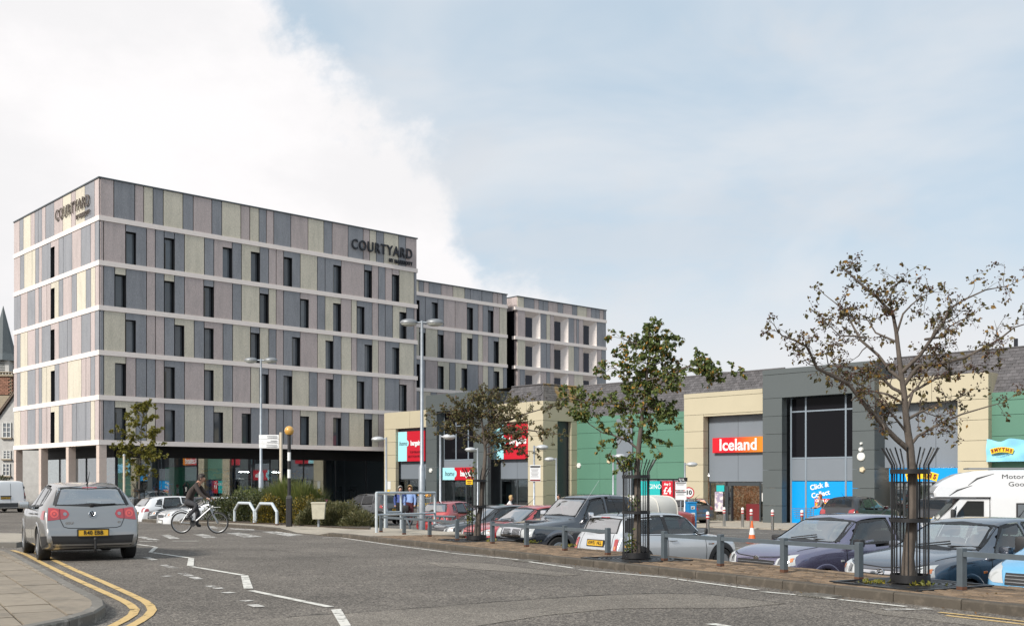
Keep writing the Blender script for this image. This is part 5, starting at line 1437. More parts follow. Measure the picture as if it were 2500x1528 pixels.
class Car:
 """distance from the nose d runs backwards; forward is +x, left is +y, ground z = 0"""
 def __init__(self, S, root, paint_m, glass_m='car_glass'):
  self.S, self.root, self.pm = S, root, MAT[paint_m]; self.gm = MAT[glass_m]; self.L, self.W, self.H = S['L'], S['W'], S['H']
  self.holes = []; self.shell()
 def X(self, d): return self.L / 2 - d
 def shell(self):
  S = self.S; L, hw = self.L, self.W / 2
  top, belt, plan, bot, roofw = curve(S['top']), curve(S['belt']), curve(S['plan']), curve(S['bot']), curve(S['roofw'])
  ds = []
  n = 74
  for i in range(n + 1):
   u = i / n; ds.append(L * (u - 0.55 * math.sin(2 * math.pi * u) / (2 * math.pi)) )
  extra = [p[0] for p in S['top']]
  ds = sorted(set([round(d, 4) for d in ds] + extra)); self.ds = ds
  V = []; K_ = 19
  for d in ds:
   w = hw * plan(d); zt = top(d); zb = bot(d); zl = min(belt(d), zt - 0.02); wr = min(hw * roofw(d), w * 0.985); cr = min(0.055, (zt - zl) * 0.35 + 0.008)
   zm = zb + (zl - zb) * 0.52
   c = [(0, zb), (w * 0.80, zb), (w * 0.955, zb + 0.05), (w * 0.985, zb + (zm - zb) * 0.5), (w, zm), (w * 0.992, zm + (zl - zm) * 0.55), (w * 0.955, zl),
     (w * 0.955 + (wr - w * 0.955) * 0.48, zl + (zt - cr - zl) * 0.55), (wr, zt - cr), (wr * 0.90, zt - cr * 0.42), (wr * 0.6, zt - cr * 0.10), (0, zt)]
   us = list(range(len(c))); fy, fz = pchip(us, [p[0] for p in c]), pchip(us, [p[1] for p in c])
   half = [(fy(t), fz(t)) for t in [0, 1, 1.5, 2, 2.5, 3, 3.5, 4, 4.5, 5, 5.5, 6, 6.5, 7, 7.5, 8, 8.5, 9, 10, 11]]
   ring = [(y, z) for y, z in half] + [(-y, z) for y, z in reversed(half[1:-1])]
   V.append([Vector((self.X(d), y, z)) for y, z in ring])
  self.nr = len(V[0]); m = MB(); nr = self.nr
  vs = [p for r in V for p in r]
  fs = [(i * nr + k, (i + 1) * nr + k, (i + 1) * nr + (k + 1) % nr, i * nr + (k + 1) % nr) for i in range(len(V) - 1) for k in range(nr)]
  fs.append(tuple(range(nr))); fs.append(tuple((len(V) - 1) * nr + k for k in reversed(range(nr))))
  self.vs, self.fs = vs, fs
  self.bvh = BVHTree.FromPolygons([tuple(v) for v in vs], fs)
 def hit(self, view, a, b):
  """view L, R: (d, z); F, B: (y, z); T: (d, y)"""
  if view in 'LR':
   s = 1 if view == 'L' else -1; o, dr = Vector((self.X(a), 4 * s, b)), Vector((0, -s, 0))
  elif view == 'F': o, dr = Vector((self.L + 2, a, b)), Vector((-1, 0, 0))
  elif view == 'B': o, dr = Vector((-self.L - 2, a, b)), Vector((1, 0, 0))
  else: o, dr = Vector((self.X(a), b, 6)), Vector((0, 0, -1))
  p, n, i, dist = self.bvh.ray_cast(o, dr)
  if p is None:
   p, n, i, dist = self.bvh.find_nearest(o + dr * (4 if view in 'LR' else self.L / 2 + 2 if view in 'FB' else 5))
  if n.dot(dr) > 0: n = -n
  if view in 'LR' and n.dot(dr) > -0.12: n = (-dr * 0.5 + n).normalized()
  return p, n
 def patch(self, name, view, lower, upper, mt, parent, n=9, m=4, off=0.004):
  lo, up = poly_len_sample(lower, n), poly_len_sample(upper, n); mb = MB()
  P = []
  for j in range(m):
   v = j / (m - 1)
   for i in range(n):
    a = lo[i][0] + (up[i][0] - lo[i][0]) * v; b = lo[i][1] + (up[i][1] - lo[i][1]) * v
    p, nn = self.hit(view, a, b); P.append(p + nn * off)
  fl = view in 'LB' ; fs = [(j * n + i, j * n + i + 1, (j + 1) * n + i + 1, (j + 1) * n + i) for j in range(m - 1) for i in range(n - 1)]
  if (P[1] - P[0]).cross(P[n] - P[0]).dot(nn) < 0: fs = [tuple(reversed(f)) for f in fs]
  mb.add(P, fs); return mb.build(name, MAT[mt] if isinstance(mt, str) else mt, parent, smooth=True, angle=40)
 def ring(self, name, view, poly, inner, outer, mt, parent, n=40, off=0.004, off2=None):
  """closed band round a polygon"""
  cx_ = sum(p[0] for p in poly) / len(poly); cy_ = sum(p[1] for p in poly) / len(poly)
  pts = poly_len_sample(list(poly) + [poly[0]], n + 1)[:-1]; mb = MB(); P = []
  def sh(p, e):
   vx, vy = p[0] - cx_, p[1] - cy_; l = math.hypot(vx, vy); return (cx_ + vx * (l + e) / l, cy_ + vy * (l + e) / l)
  for e in (inner, outer):
   for p in pts:
    q = sh(p, e); h, nn = self.hit(view, *q); P.append(h + nn * (off if off2 is None or e == inner else off2))
  mb.add(P, [(i, (i + 1) % n, n + (i + 1) % n, n + i) for i in range(n)]); return mb.build(name, mt, parent, smooth=True, angle=40)
 def window(self, name, view, lower, upper, trim=0.045, nn=12, mm=6, trimmat='plastic_black'):
  poly = list(lower) + list(reversed(upper))
  self.holes.append((view, poly))
  g = self.patch(name, view, lower, upper, MAT['car_glass_side'] if view in 'LR' and self.gm is MAT['car_glass'] else self.gm, self.root, nn, mm, 0.001)
  self.ring('window_trim', view, poly, -trim, 0.016, MAT[trimmat], g, 56, 0.004)
  return g
 def arch(self, d, z, r):
  self.holes.append(('A', (d, z, r)))
 def finish(self):
  keep = []
  def ins(p, poly):
   return in_poly(p[0], p[1], poly)
  for f in self.fs:
   c = sum((self.vs[i] for i in f), Vector()) / len(f); nrm = (self.vs[f[1]] - self.vs[f[0]]).cross(self.vs[f[2]] - self.vs[f[0]]); d = self.L / 2 - c.x; bad = False
   for view, g in self.holes:
    if view == 'A':
     if abs(c.y) > self.W * 0.28 and math.hypot(d - g[0], c.z - g[1]) < g[2]: bad = True
    elif view in 'LR':
     if (c.y > 0) == (view == 'L') and abs(c.y) > 0.2 * self.W and ins((d, c.z), g): bad = True
    elif view == 'F':
     if d < self.S['cut_f'] and ins((c.y, c.z), g): bad = True
    elif view == 'B':
     if d > self.S['cut_b'] and ins((c.y, c.z), g): bad = True
    if bad: break
   if not bad: keep.append(f)
  m = MB(); m.add(self.vs, keep); self.body = m.build('body', self.pm, self.root, smooth=True, angle=60)
 def wheel(self, d, track, r, w, left, spokes=5, rim='alloy', mt=None):
  s = 1 if left else -1; M = Matrix.Translation((self.X(d), s * track, r)) @ Matrix.Rotation(-s * R(90), 4, 'X')
  e = MB(); e.lathe([(r * 0.62, -w / 2), (r * 0.94, -w / 2), (r, -w * 0.36), (r, w * 0.36), (r * 0.94, w / 2), (r * 0.66, w / 2), (r * 0.62, w * 0.34), (r * 0.62, -w / 2)], 28, M)
  t = e.build('wheel', MAT['tyre'], self.root, smooth=True, angle=40)
  e = MB(); e.lathe([(r * 0.64, w * 0.47), (r * 0.60, w * 0.5), (r * 0.57, w * 0.36), (r * 0.56, -w * 0.2)], 28, M)
  for k in range(spokes):
   a = 2 * math.pi * k / spokes
   e.v_ = None
   B_ = M @ Matrix.Rotation(a, 4, 'Z')
   p = [(0.02, -r * 0.10, w * 0.28), (r * 0.58, -r * 0.075, w * 0.34), (r * 0.58, r * 0.075, w * 0.34), (0.02, r * 0.10, w * 0.28), (0.02, -r * 0.10, w * 0.38), (r * 0.58, -r * 0.055, w * 0.43), (r * 0.58, r * 0.055, w * 0.43), (0.02, r * 0.10, w * 0.38)]
   e.hexa([B_ @ Vector(q) for q in p])
  e.lathe([(r * 0.16, w * 0.28), (r * 0.16, w * 0.42), (0.0, w * 0.44)], 14, M)
  e.build('rim', MAT[rim], t, smooth=True, angle=30)
  e = MB(); e.lathe([(0.0, w * 0.05), (r * 0.55, w * 0.05), (r * 0.55, w * 0.04)], 20, M); e.build('brake_disc', MAT['plastic_black'], t)
 def wheels(self, df, dr, r, track, w=0.2, lip=0.055, gap=0.045, liptone=None, spokes=5, rim='alloy'):
  lin = MB()
  for d in (df, dr):
   self.arch(d, r, r + gap + 0.01)
   for left in (True, False):
    v = 'L' if left else 'R'; s = 1 if left else -1
    self.wheel(d, track, r, w, left, spokes, rim)
    n = 20; P = []
    for rr, off in ((r + gap - 0.02, 0.003), (r + gap + lip * 0.45, 0.016), (r + gap + lip, 0.004)):
     for i in range(n):
      a = -0.18 + (math.pi + 0.36) * i / (n - 1)
      q = (d - rr * math.cos(a), r + rr * math.sin(a))
      h, nn = self.hit(v, q[0], max(q[1], self.S['zsill'] + 0.005)); P.append(Vector((self.X(q[0]), h.y, max(q[1], self.S['zsill'] - 0.02))) + nn * off)
    m = MB(); m.add(P, [(j * n + i, j * n + i + 1, (j + 1) * n + i + 1, (j + 1) * n + i) for j in range(2) for i in range(n - 1)])
    m.build('wheel_arch', liptone or self.pm, self.root, smooth=True, angle=50)
    y0, y1 = s * (self.W / 2 - 0.02), s * (self.W / 2 - 0.42)
    ring0 = []; ring1 = []
    for i in range(n):
     a = -0.1 + (math.pi + 0.2) * i / (n - 1); x, z = self.X(d - (r + gap + 0.012) * math.cos(a)), r + (r + gap + 0.012) * math.sin(a)
     ring0.append(Vector((x, y0 * 0.985, z))); ring1.append(Vector((x, y1, z)))
    lin.add(ring0 + ring1, [(i, i + 1, n + i + 1, n + i) for i in range(n - 1)] + [tuple(range(n, 2 * n))])
  lin.build('wheel_well', MAT['plastic_black'], self.root)
 def cabin(self, floor, belt, d0, d1, seats=((1.9, 2),), dash=None, wheel_side=-1):
  hw = self.W / 2 * 0.86; m = MB()
  x0, x1 = self.X(d0), self.X(d1)
  m.add([(x0, -hw, floor), (x1, -hw, floor), (x1, hw, floor), (x0, hw, floor), (x0, -hw, belt), (x1, -hw, belt), (x1, hw, belt), (x0, hw, belt)], [(0, 1, 2, 3), (0, 4, 5, 1), (3, 2, 6, 7), (0, 3, 7, 4), (1, 5, 6, 2)])
  m.build('interior', MAT['cabin'], self.root)
  if dash:
   m = MB(); m.rbox((self.X(dash), 0, belt - 0.06), (0.5, hw * 2 - 0.05, 0.26), 0.06); m.build('dashboard', MAT['cabin'], self.root, smooth=True)
   M = Matrix.Translation((self.X(dash + 0.38), wheel_side * 0.36, belt - 0.02)) @ Matrix.Rotation(R(-65), 4, 'Y'); pts = [M @ Vector((0.18 * math.cos(a), 0.18 * math.sin(a), 0)) for a in [2 * math.pi * i / 16 for i in range(17)]]
   m = MB(); m.tube(pts, 0.016, 6, caps=False); m.build('steering_wheel', MAT['cabin'], self.root, smooth=True)
  for d, n in seats:
   for i in range(n):
    y = (-0.36, 0.36)[i] if n == 2 else (-0.42, 0, 0.42)[i]
    m = MB(); M = Matrix.Rotation(R(-14), 4, 'Y'); zt = belt
    m.rbox((self.X(d + 0.18), y, belt - 0.08), (0.14, 0.46 if n == 2 else 0.42, 0.62), 0.05, M=M)
    m.rbox((self.X(d + 0.28), y, belt + 0.33), (0.09, 0.26, 0.17), 0.035, M=M); m.tube([(self.X(d + 0.25), y, belt + 0.16), (self.X(d + 0.275), y, belt + 0.3)], 0.02, 6)
    m.rbox((self.X(d - 0.12), y, belt - 0.34), (0.5, 0.46 if n == 2 else 0.42, 0.16), 0.04); m.build('seat', MAT['seat_cloth'], self.root, smooth=True)
 def mirror(self, d, z, shell, out=0.16, size=(0.11, 0.2, 0.14), face=True):
  for s in (1, -1):
   p, n = self.hit('L' if s > 0 else 'R', d, z); M = Matrix.Rotation(-s * 0.25, 4, 'Z'); c = Vector((p.x + 0.02, p.y + s * out * 0.75, z + 0.04))
   m = MB(); m.rbox(c, size, 0.04, M=M); m.tube([Vector((p.x + 0.04, p.y - s * 0.02, z - 0.02)), Vector((c.x + 0.02, c.y - s * 0.05, c.z - 0.05))], 0.03, 6); o = m.build('door_mirror', shell, self.root, smooth=True)
   if face:
    m = MB(); m.rbox(c + Vector((-size[0] / 2 - 0.002, 0, 0)), (0.008, size[1] * 0.82, size[2] * 0.78), 0.003, M=M); m.build('mirror_glass', MAT['mirror_face'], o)
 def plate(self, view, z, txt, yellow, off=0.012, y=0.0, w=0.52, h=0.111, frame=True):
  p, n = self.hit(view, y, z); s = 1 if view == 'F' else -1
  n = Vector((s, 0, n.z * 0.5)).normalized(); ax = Vector((0, s, 0)); ay = n.cross(ax).normalized();
  if ay.z < 0: ay = -ay
  c = Vector((p.x, y, z)) + n * (off + 0.012); m = MB()
  m.frame_box(c, ax, ay, n, -w / 2, w / 2, -h / 2, h / 2, -0.02, 0.0); o = m.build('number_plate', MAT['plate_yellow' if yellow else 'plate_white'], self.root)
  if frame:
   m = MB()
   for a0, a1, b0, b1 in ((-w / 2 - 0.018, w / 2 + 0.018, h / 2, h / 2 + 0.018), (-w / 2 - 0.018, w / 2 + 0.018, -h / 2 - 0.018, -h / 2), (-w / 2 - 0.018, -w / 2, -h / 2, h / 2), (w / 2, w / 2 + 0.018, -h / 2, h / 2)): m.frame_box(c, ax, ay, n, a0, a1, b0, b1, -0.03, 0.004)
   m.build('plate_surround', MAT['plastic_black'], o)
  if txt == '|':
   m = MB()
   for k in range(7): m.frame_box(c, ax, ay, n, -w * 0.42 + k * w * 0.12 + (0.02 if k > 3 else 0), -w * 0.42 + k * w * 0.12 + w * 0.075 + (0.02 if k > 3 else 0), -h * 0.3, h * 0.3, 0.0, 0.003)
   m.build('plate_characters', MAT['sign_black'], o)
  elif txt:
   vs, fs = text_mesh(txt, 0.105 * h / 0.111, 0.004, bold=0.0022, xscale=0.88, space=1.06); m = MB(); m.add([c + ax * v.x + ay * (v.y) + n * (v.z + 0.004) for v in vs], fs); m.build('plate_lettering', MAT['sign_black'], o)
  return o
 def seam(self, view, pts, w=0.012, parent=None):
  P = poly_len_sample(pts, max(6, len(pts) * 5)); mb = MB(); A_ = []
  for i, p in enumerate(P):
   a = P[max(0, i - 1)]; b = P[min(len(P) - 1, i + 1)]; tx, ty = b[0] - a[0], b[1] - a[1]; l = math.hypot(tx, ty); nx, ny = -ty / l * w / 2, tx / l * w / 2
   for s in (1, -1):
    h, n = self.hit(view, p[0] + nx * s, p[1] + ny * s); A_.append(h + n * 0.0025)
  mb.add(A_, [(2 * i, 2 * i + 2, 2 * i + 3, 2 * i + 1) for i in range(len(P) - 1)]); return mb.build('panel_gap', MAT['seam'], parent or self.root)
 def handle(self, d, z, mt=None):
  for v, s in (('L', 1), ('R', -1)):
   p, n = self.hit(v, d, z); m = MB(); m.rbox(p + n * 0.022, (0.19, 0.035, 0.034), 0.012); m.build('door_handle', mt or self.pm, self.root, smooth=True)
 def bothsides(self, f):
  f('L'); f('R')

# --- proportions of the different kinds of car
HATCH = dict(L=4.20, W=1.76, H=1.48, zsill=0.20, cut_f=2.2, cut_b=3.3,
 top=[(0, 0.68), (0.03, 0.78), (0.12, 0.855), (0.5, 0.96), (1.0, 1.02), (1.17, 1.045), (1.50, 1.20), (1.85, 1.385), (2.15, 1.455), (2.6, 1.48), (3.2, 1.46), (3.6, 1.415), (3.74, 1.385), (3.90, 1.22), (4.045, 1.01), (4.085, 0.93), (4.125, 0.78), (4.15, 0.66), (4.185, 0.60), (4.20, 0.55)],
 belt=[(0, 0.62), (0.12, 0.78), (0.5, 0.88), (1.1, 0.93), (1.6, 0.925), (3.0, 0.965), (3.7, 0.985), (4.05, 0.93), (4.13, 0.74), (4.2, 0.5)],
 plan=[(0, 0.64), (0.06, 0.76), (0.2, 0.90), (0.5, 0.965), (1.2, 1.0), (3.2, 1.0), (3.8, 0.985), (4.05, 0.945), (4.14, 0.915), (4.19, 0.89), (4.2, 0.84)],
 bot=[(0, 0.26), (0.5, 0.20), (3.5, 0.20), (4.1, 0.25), (4.2, 0.32)],
 roofw=[(0, 0.60), (0.2, 0.74), (0.8, 0.82), (1.15, 0.83), (1.5, 0.74), (1.9, 0.67), (2.6, 0.67), (3.3, 0.66), (3.75, 0.655), (4.04, 0.76), (4.15, 0.75), (4.2, 0.7)])
def scaled(S, L=None, W=None, H=None):
 """the same proportions at other overall sizes"""
 T = dict(S); fl, fh = (L or S['L']) / S['L'], (H or S['H']) / S['H']
 T['L'], T['W'], T['H'] = L or S['L'], W or S['W'], H or S['H']
 for k in ('top', 'belt', 'bot'): T[k] = [(d * fl, z * (fh if k != 'bot' else 1.0)) for d, z in S[k]]
 for k in ('plan', 'roofw'): T[k] = [(d * fl, v) for d, v in S[k]]
 T['cut_f'] *= fl; T['cut_b'] *= fl; T['fl'], T['fh'] = fl * S.get('fl', 1), fh * S.get('fh', 1)
 return T
MINI = dict(L=3.63, W=1.69, H=1.41, zsill=0.20, cut_f=1.75, cut_b=2.7,
 top=[(0, 0.58), (0.03, 0.70), (0.14, 0.80), (0.6, 0.90), (0.98, 0.955), (1.10, 0.985), (1.28, 1.14), (1.52, 1.33), (1.75, 1.39), (2.3, 1.41), (2.9, 1.395), (3.18, 1.36), (3.28, 1.30), (3.44, 1.0), (3.50, 0.90), (3.56, 0.72), (3.60, 0.58), (3.63, 0.52)],
 belt=[(0, 0.54), (0.15, 0.70), (0.6, 0.80), (1.1, 0.895), (2.0, 0.92), (3.0, 0.945), (3.40, 0.93), (3.55, 0.7), (3.63, 0.48)],
 plan=[(0, 0.66), (0.05, 0.78), (0.18, 0.90), (0.5, 0.97), (1.1, 1.0), (2.6, 1.0), (3.2, 0.965), (3.45, 0.92), (3.58, 0.86), (3.63, 0.78)],
 bot=[(0, 0.26), (0.5, 0.19), (3.1, 0.19), (3.55, 0.24), (3.63, 0.30)],
 roofw=[(0, 0.56), (0.2, 0.72), (0.7, 0.78), (1.08, 0.80), (1.3, 0.755), (1.6, 0.70), (2.4, 0.70), (3.15, 0.68), (3.3, 0.69), (3.48, 0.76), (3.63, 0.7)])
SUV = scaled(HATCH, 4.45, 1.85, 1.65)
PICK = dict(L=5.0, W=1.80, H=1.78, zsill=0.42, cut_f=2.4, cut_b=4.9,
 top=[(0, 0.84), (0.05, 0.95), (0.2, 1.03), (0.7, 1.10), (1.3, 1.17), (1.42, 1.20), (1.72, 1.48), (1.98, 1.70), (2.2, 1.75), (2.7, 1.78), (3.2, 1.76), (3.36, 1.72), (3.44, 1.15), (3.5, 1.10), (4.9, 1.10), (4.95, 1.05), (5.0, 0.9)],
 belt=[(0, 0.80), (0.2, 0.95), (0.8, 1.02), (1.4, 1.08), (3.3, 1.12), (3.46, 1.08), (4.9, 1.06), (5.0, 0.85)],
 plan=[(0, 0.74), (0.06, 0.84), (0.25, 0.94), (0.6, 0.99), (1.5, 1.0), (4.7, 1.0), (4.95, 0.97), (5.0, 0.95)],
 bot=[(0, 0.48), (0.5, 0.42), (4.4, 0.42), (5.0, 0.55)],
 roofw=[(0, 0.66), (0.3, 0.82), (1.3, 0.86), (1.6, 0.80), (2.0, 0.72), (3.2, 0.71), (3.4, 0.74), (3.5, 0.90), (5.0, 0.90)])
BOXY = dict(L=4.1, W=1.72, H=1.8, zsill=0.22, cut_f=1.9, cut_b=3.9,
 top=[(0, 0.62), (0.04, 0.78), (0.16, 0.92), (0.5, 1.02), (0.85, 1.10), (1.0, 1.16), (1.3, 1.45), (1.6, 1.70), (1.9, 1.78), (2.5, 1.8), (3.8, 1.78), (3.98, 1.74), (4.05, 1.3), (4.08, 0.8), (4.1, 0.6)],
 belt=[(0, 0.58), (0.15, 0.80), (0.5, 0.90), (1.0, 1.02), (2.0, 1.06), (3.9, 1.06), (4.05, 0.9), (4.1, 0.55)],
 plan=[(0, 0.66), (0.06, 0.80), (0.2, 0.92), (0.6, 0.98), (1.2, 1.0), (3.7, 1.0), (4.0, 0.96), (4.1, 0.92)],
 bot=[(0, 0.27), (0.5, 0.21), (3.6, 0.21), (4.1, 0.3)],
 roofw=[(0, 0.58), (0.2, 0.76), (0.9, 0.86), (1.3, 0.80), (1.7, 0.76), (3.9, 0.76), (4.1, 0.8)])
VAN = scaled(BOXY, 4.8, 1.9, 1.97)

def place(px, y, heading, off=0.0):
 """ground spot at sight line px, depth y; the ground there decides the height"""
 x = (px - CX) / FPX * y; return (x, y, off)
def hatch_common(C, tail='plain', plate=None, lights=True, five=True, dark_low=False, interior=True, tone=None, mirror_m=None, wheel_r=0.31, spokes=5, front_plate=None, rim='alloy', grille='plain', badge_f=True):
 fl, fh = C.S.get('fl', 1), C.S.get('fh', 1)
 d_ = lambda d: d * fl
 z_ = lambda z: z * fh
 Q = lambda pts: [(d_(a), z_(b)) for a, b in pts]
 Y = lambda pts: [(a * C.W / 1.76, z_(b)) for a, b in pts]
 ws = C.window('windscreen', 'F', Y([(-0.70, 1.035), (0, 1.045), (0.70, 1.035)]), Y([(-0.565, 1.375), (0, 1.405), (0.565, 1.375)]), 0.03, 14, 8)
 rw = C.window('rear_window', 'B', Y([(-0.655, 1.055), (0, 1.04), (0.655, 1.055)]), Y([(-0.545, 1.375), (0, 1.40), (0.545, 1.375)]), 0.05, 14, 8)
 for v in 'LR':
  if five:
   C.window('side_window', v, Q([(1.52, 0.985), (2.42, 1.005)]), Q([(1.99, 1.36), (2.42, 1.395)]), 0.03)
   C.window('side_window', v, Q([(2.52, 1.005), (3.28, 1.03)]), Q([(2.52, 1.395), (3.16, 1.37)]), 0.03)
   C.window('side_window', v, Q([(3.36, 1.035), (3.62, 1.06)]), Q([(3.26, 1.355), (3.40, 1.33)]), 0.02)
   C.seam(v, Q([(2.46, 1.0), (2.46, 0.4), (2.46, 0.24)])); C.seam(v, Q([(3.36, 1.02), (3.38, 0.75), (3.10, 0.42), (3.02, 0.24)]))
   C.seam(v, Q([(1.38, 0.93), (1.36, 0.6), (1.38, 0.24)]))
  else:
   C.window('side_window', v, Q([(1.52, 0.985), (2.75, 1.01)]), Q([(1.99, 1.36), (2.75, 1.395)]), 0.03)
   C.window('side_window', v, Q([(2.86, 1.015), (3.55, 1.05)]), Q([(2.86, 1.39), (3.34, 1.345)]), 0.03)
   C.seam(v, Q([(2.80, 1.0), (2.80, 0.4), (2.74, 0.24)])); C.seam(v, Q([(1.38, 0.93), (1.36, 0.6), (1.38, 0.24)]))
  C.seam(v, Q([(1.40, 0.245), (3.0, 0.245)]), 0.02)
 C.handle(d_(2.26), z_(0.86), tone)
 if five: C.handle(d_(3.14), z_(0.88), tone)
 C.wheels(d_(0.82), d_(3.40), wheel_r, C.W / 2 - 0.115, 0.205, spokes=spokes, rim=rim)
 C.mirror(d_(1.62), z_(0.98), mirror_m or C.pm)
 if interior: C.cabin(0.3, z_(0.93), d_(1.0), d_(3.75), ((d_(1.95), 2), (d_(2.95), 3)), d_(1.42))
 # nose
 sc = C.W / 1.76
 if lights:
  for s in (1, -1):
   lo = [(s * a * sc, z_(b)) for a, b in ((0.44, 0.67), (0.60, 0.655), (0.765, 0.70))]; up = [(s * a * sc, z_(b)) for a, b in ((0.48, 0.79), (0.62, 0.845), (0.735, 0.865))]
   h = C.patch('headlight', 'F', lo, up, 'lens_clear', C.root, 8, 5, 0.006)
   lo = [(s * a * sc, z_(b)) for a, b in ((0.50, 0.70), (0.59, 0.695))]; up = [(s * a * sc, z_(b)) for a, b in ((0.52, 0.80), (0.61, 0.82))]
   C.patch('lamp_bowl', 'F', lo, up, 'lens_dark', h, 4, 3, 0.009)
   lo = [(s * a * sc, z_(b)) for a, b in ((0.685, 0.735), (0.73, 0.75))]; up = [(s * a * sc, z_(b)) for a, b in ((0.69, 0.80), (0.73, 0.81))]
   C.patch('indicator', 'F', lo, up, 'lens_amber', h, 4, 3, 0.009)
 g = C.patch('grille', 'F', Y([(-0.40, 0.65), (0, 0.635), (0.40, 0.65)]), Y([(-0.43, 0.755), (0, 0.765), (0.43, 0.755)]), 'plastic_black', C.root, 12, 3, 0.005)
 for zz_ in (0.675, 0.715): C.patch('grille_bar', 'F', Y([(-0.42, zz_), (0.42, zz_)]), Y([(-0.42, zz_ + 0.008), (0.42, zz_ + 0.008)]), 'alloy', g, 12, 2, 0.012)
 C.patch('lower_grille', 'F', Y([(-0.5, 0.30), (0.5, 0.30)]), Y([(-0.52, 0.40), (0.52, 0.40)]), 'plastic_black', C.root, 10, 3, 0.005)
 if front_plate is not None: C.plate('F', z_(0.48), front_plate, False, 0.01)
 C.seam('F', Y([(-0.62, 0.86), (-0.46, 0.82), (0, 0.795), (0.46, 0.82), (0.62, 0.86)]), 0.014)
 for s in (1, -1):
  C.seam('T', [(d_(0.35), s * 0.64 * sc), (d_(0.7), s * 0.70 * sc), (d_(1.18), s * 0.70 * sc)], 0.012)
  p, n = C.hit('T', d_(1.22), s * 0.25); m = MB(); m.tube([p + n * 0.02, C.hit('T', d_(1.36), s * 0.25 + 0.45)[0] + n * 0.02], 0.010, 5); m.build('wiper', MAT['plastic_black'], C.root)
 # tail
 if tail == 'plain':
  for s in (1, -1):
   v = 'L' if s > 0 else 'R'
   lo = [(s * a * sc, z_(b)) for a, b in ((0.52, 0.80), (0.66, 0.78), (0.765, 0.79))]; up = [(s * a * sc, z_(b)) for a, b in ((0.54, 0.94), (0.66, 0.985), (0.755, 0.99))]
   t = C.patch('tail_light', 'B', lo, up, 'tail_red', C.root, 8, 5, 0.006)
   lo = Q([(3.86, 0.83), (4.08, 0.80)]); up = Q([(3.90, 0.94), (4.0, 0.94)]); C.patch('tail_light', v, lo, up, 'tail_red', C.root, 6, 5, 0.006)
 if plate is not None: C.plate('B', z_(0.72), plate, True, 0.01)
 p, n = C.hit('T', d_(3.45), 0); m = MB(); m.tube([p, p + Vector((-0.10, 0, 0.06)), p + Vector((-0.34, 0, 0.24))], [0.02, 0.008, 0.003], 6); m.build('aerial', MAT['plastic_black'], C.root)
 if dark_low:
  C.patch('rear_bumper_skirt', 'B', Y([(-0.68, 0.30), (0, 0.29), (0.68, 0.30)]), Y([(-0.72, 0.50), (0, 0.485), (0.72, 0.50)]), 'plastic_black', C.root, 16, 4, 0.008)
  for v in 'LR': C.patch('rear_bumper_skirt', v, Q([(3.84, 0.27), (4.0, 0.30), (4.17, 0.36)]), Q([(3.84, 0.48), (4.0, 0.49), (4.17, 0.50)]), 'plastic_black', C.root, 8, 4, 0.006)
 C.finish()

def vehicle(name, x, y, heading, zf, label, cat, S, paint_m, glass_m='car_glass', group='cars parked around the shops'):
 r = thing(name, (x, y, zf(x, y)), R(heading), label, cat, group); return r, Car(S, r, paint_m, glass_m)
road_z = lambda x, y: G(y)
HD = math.cos, math.sin
def from_front(px, y, heading, L):
 """centre of a car whose nose is at sight line px, depth y"""
 x = (px - CX) / FPX * y; return x - math.cos(R(heading)) * L / 2, y - math.sin(R(heading)) * L / 2
def from_rear(px, y, heading, L):
 x = (px - CX) / FPX * y; return x + math.cos(R(heading)) * L / 2, y + math.sin(R(heading)) * L / 2

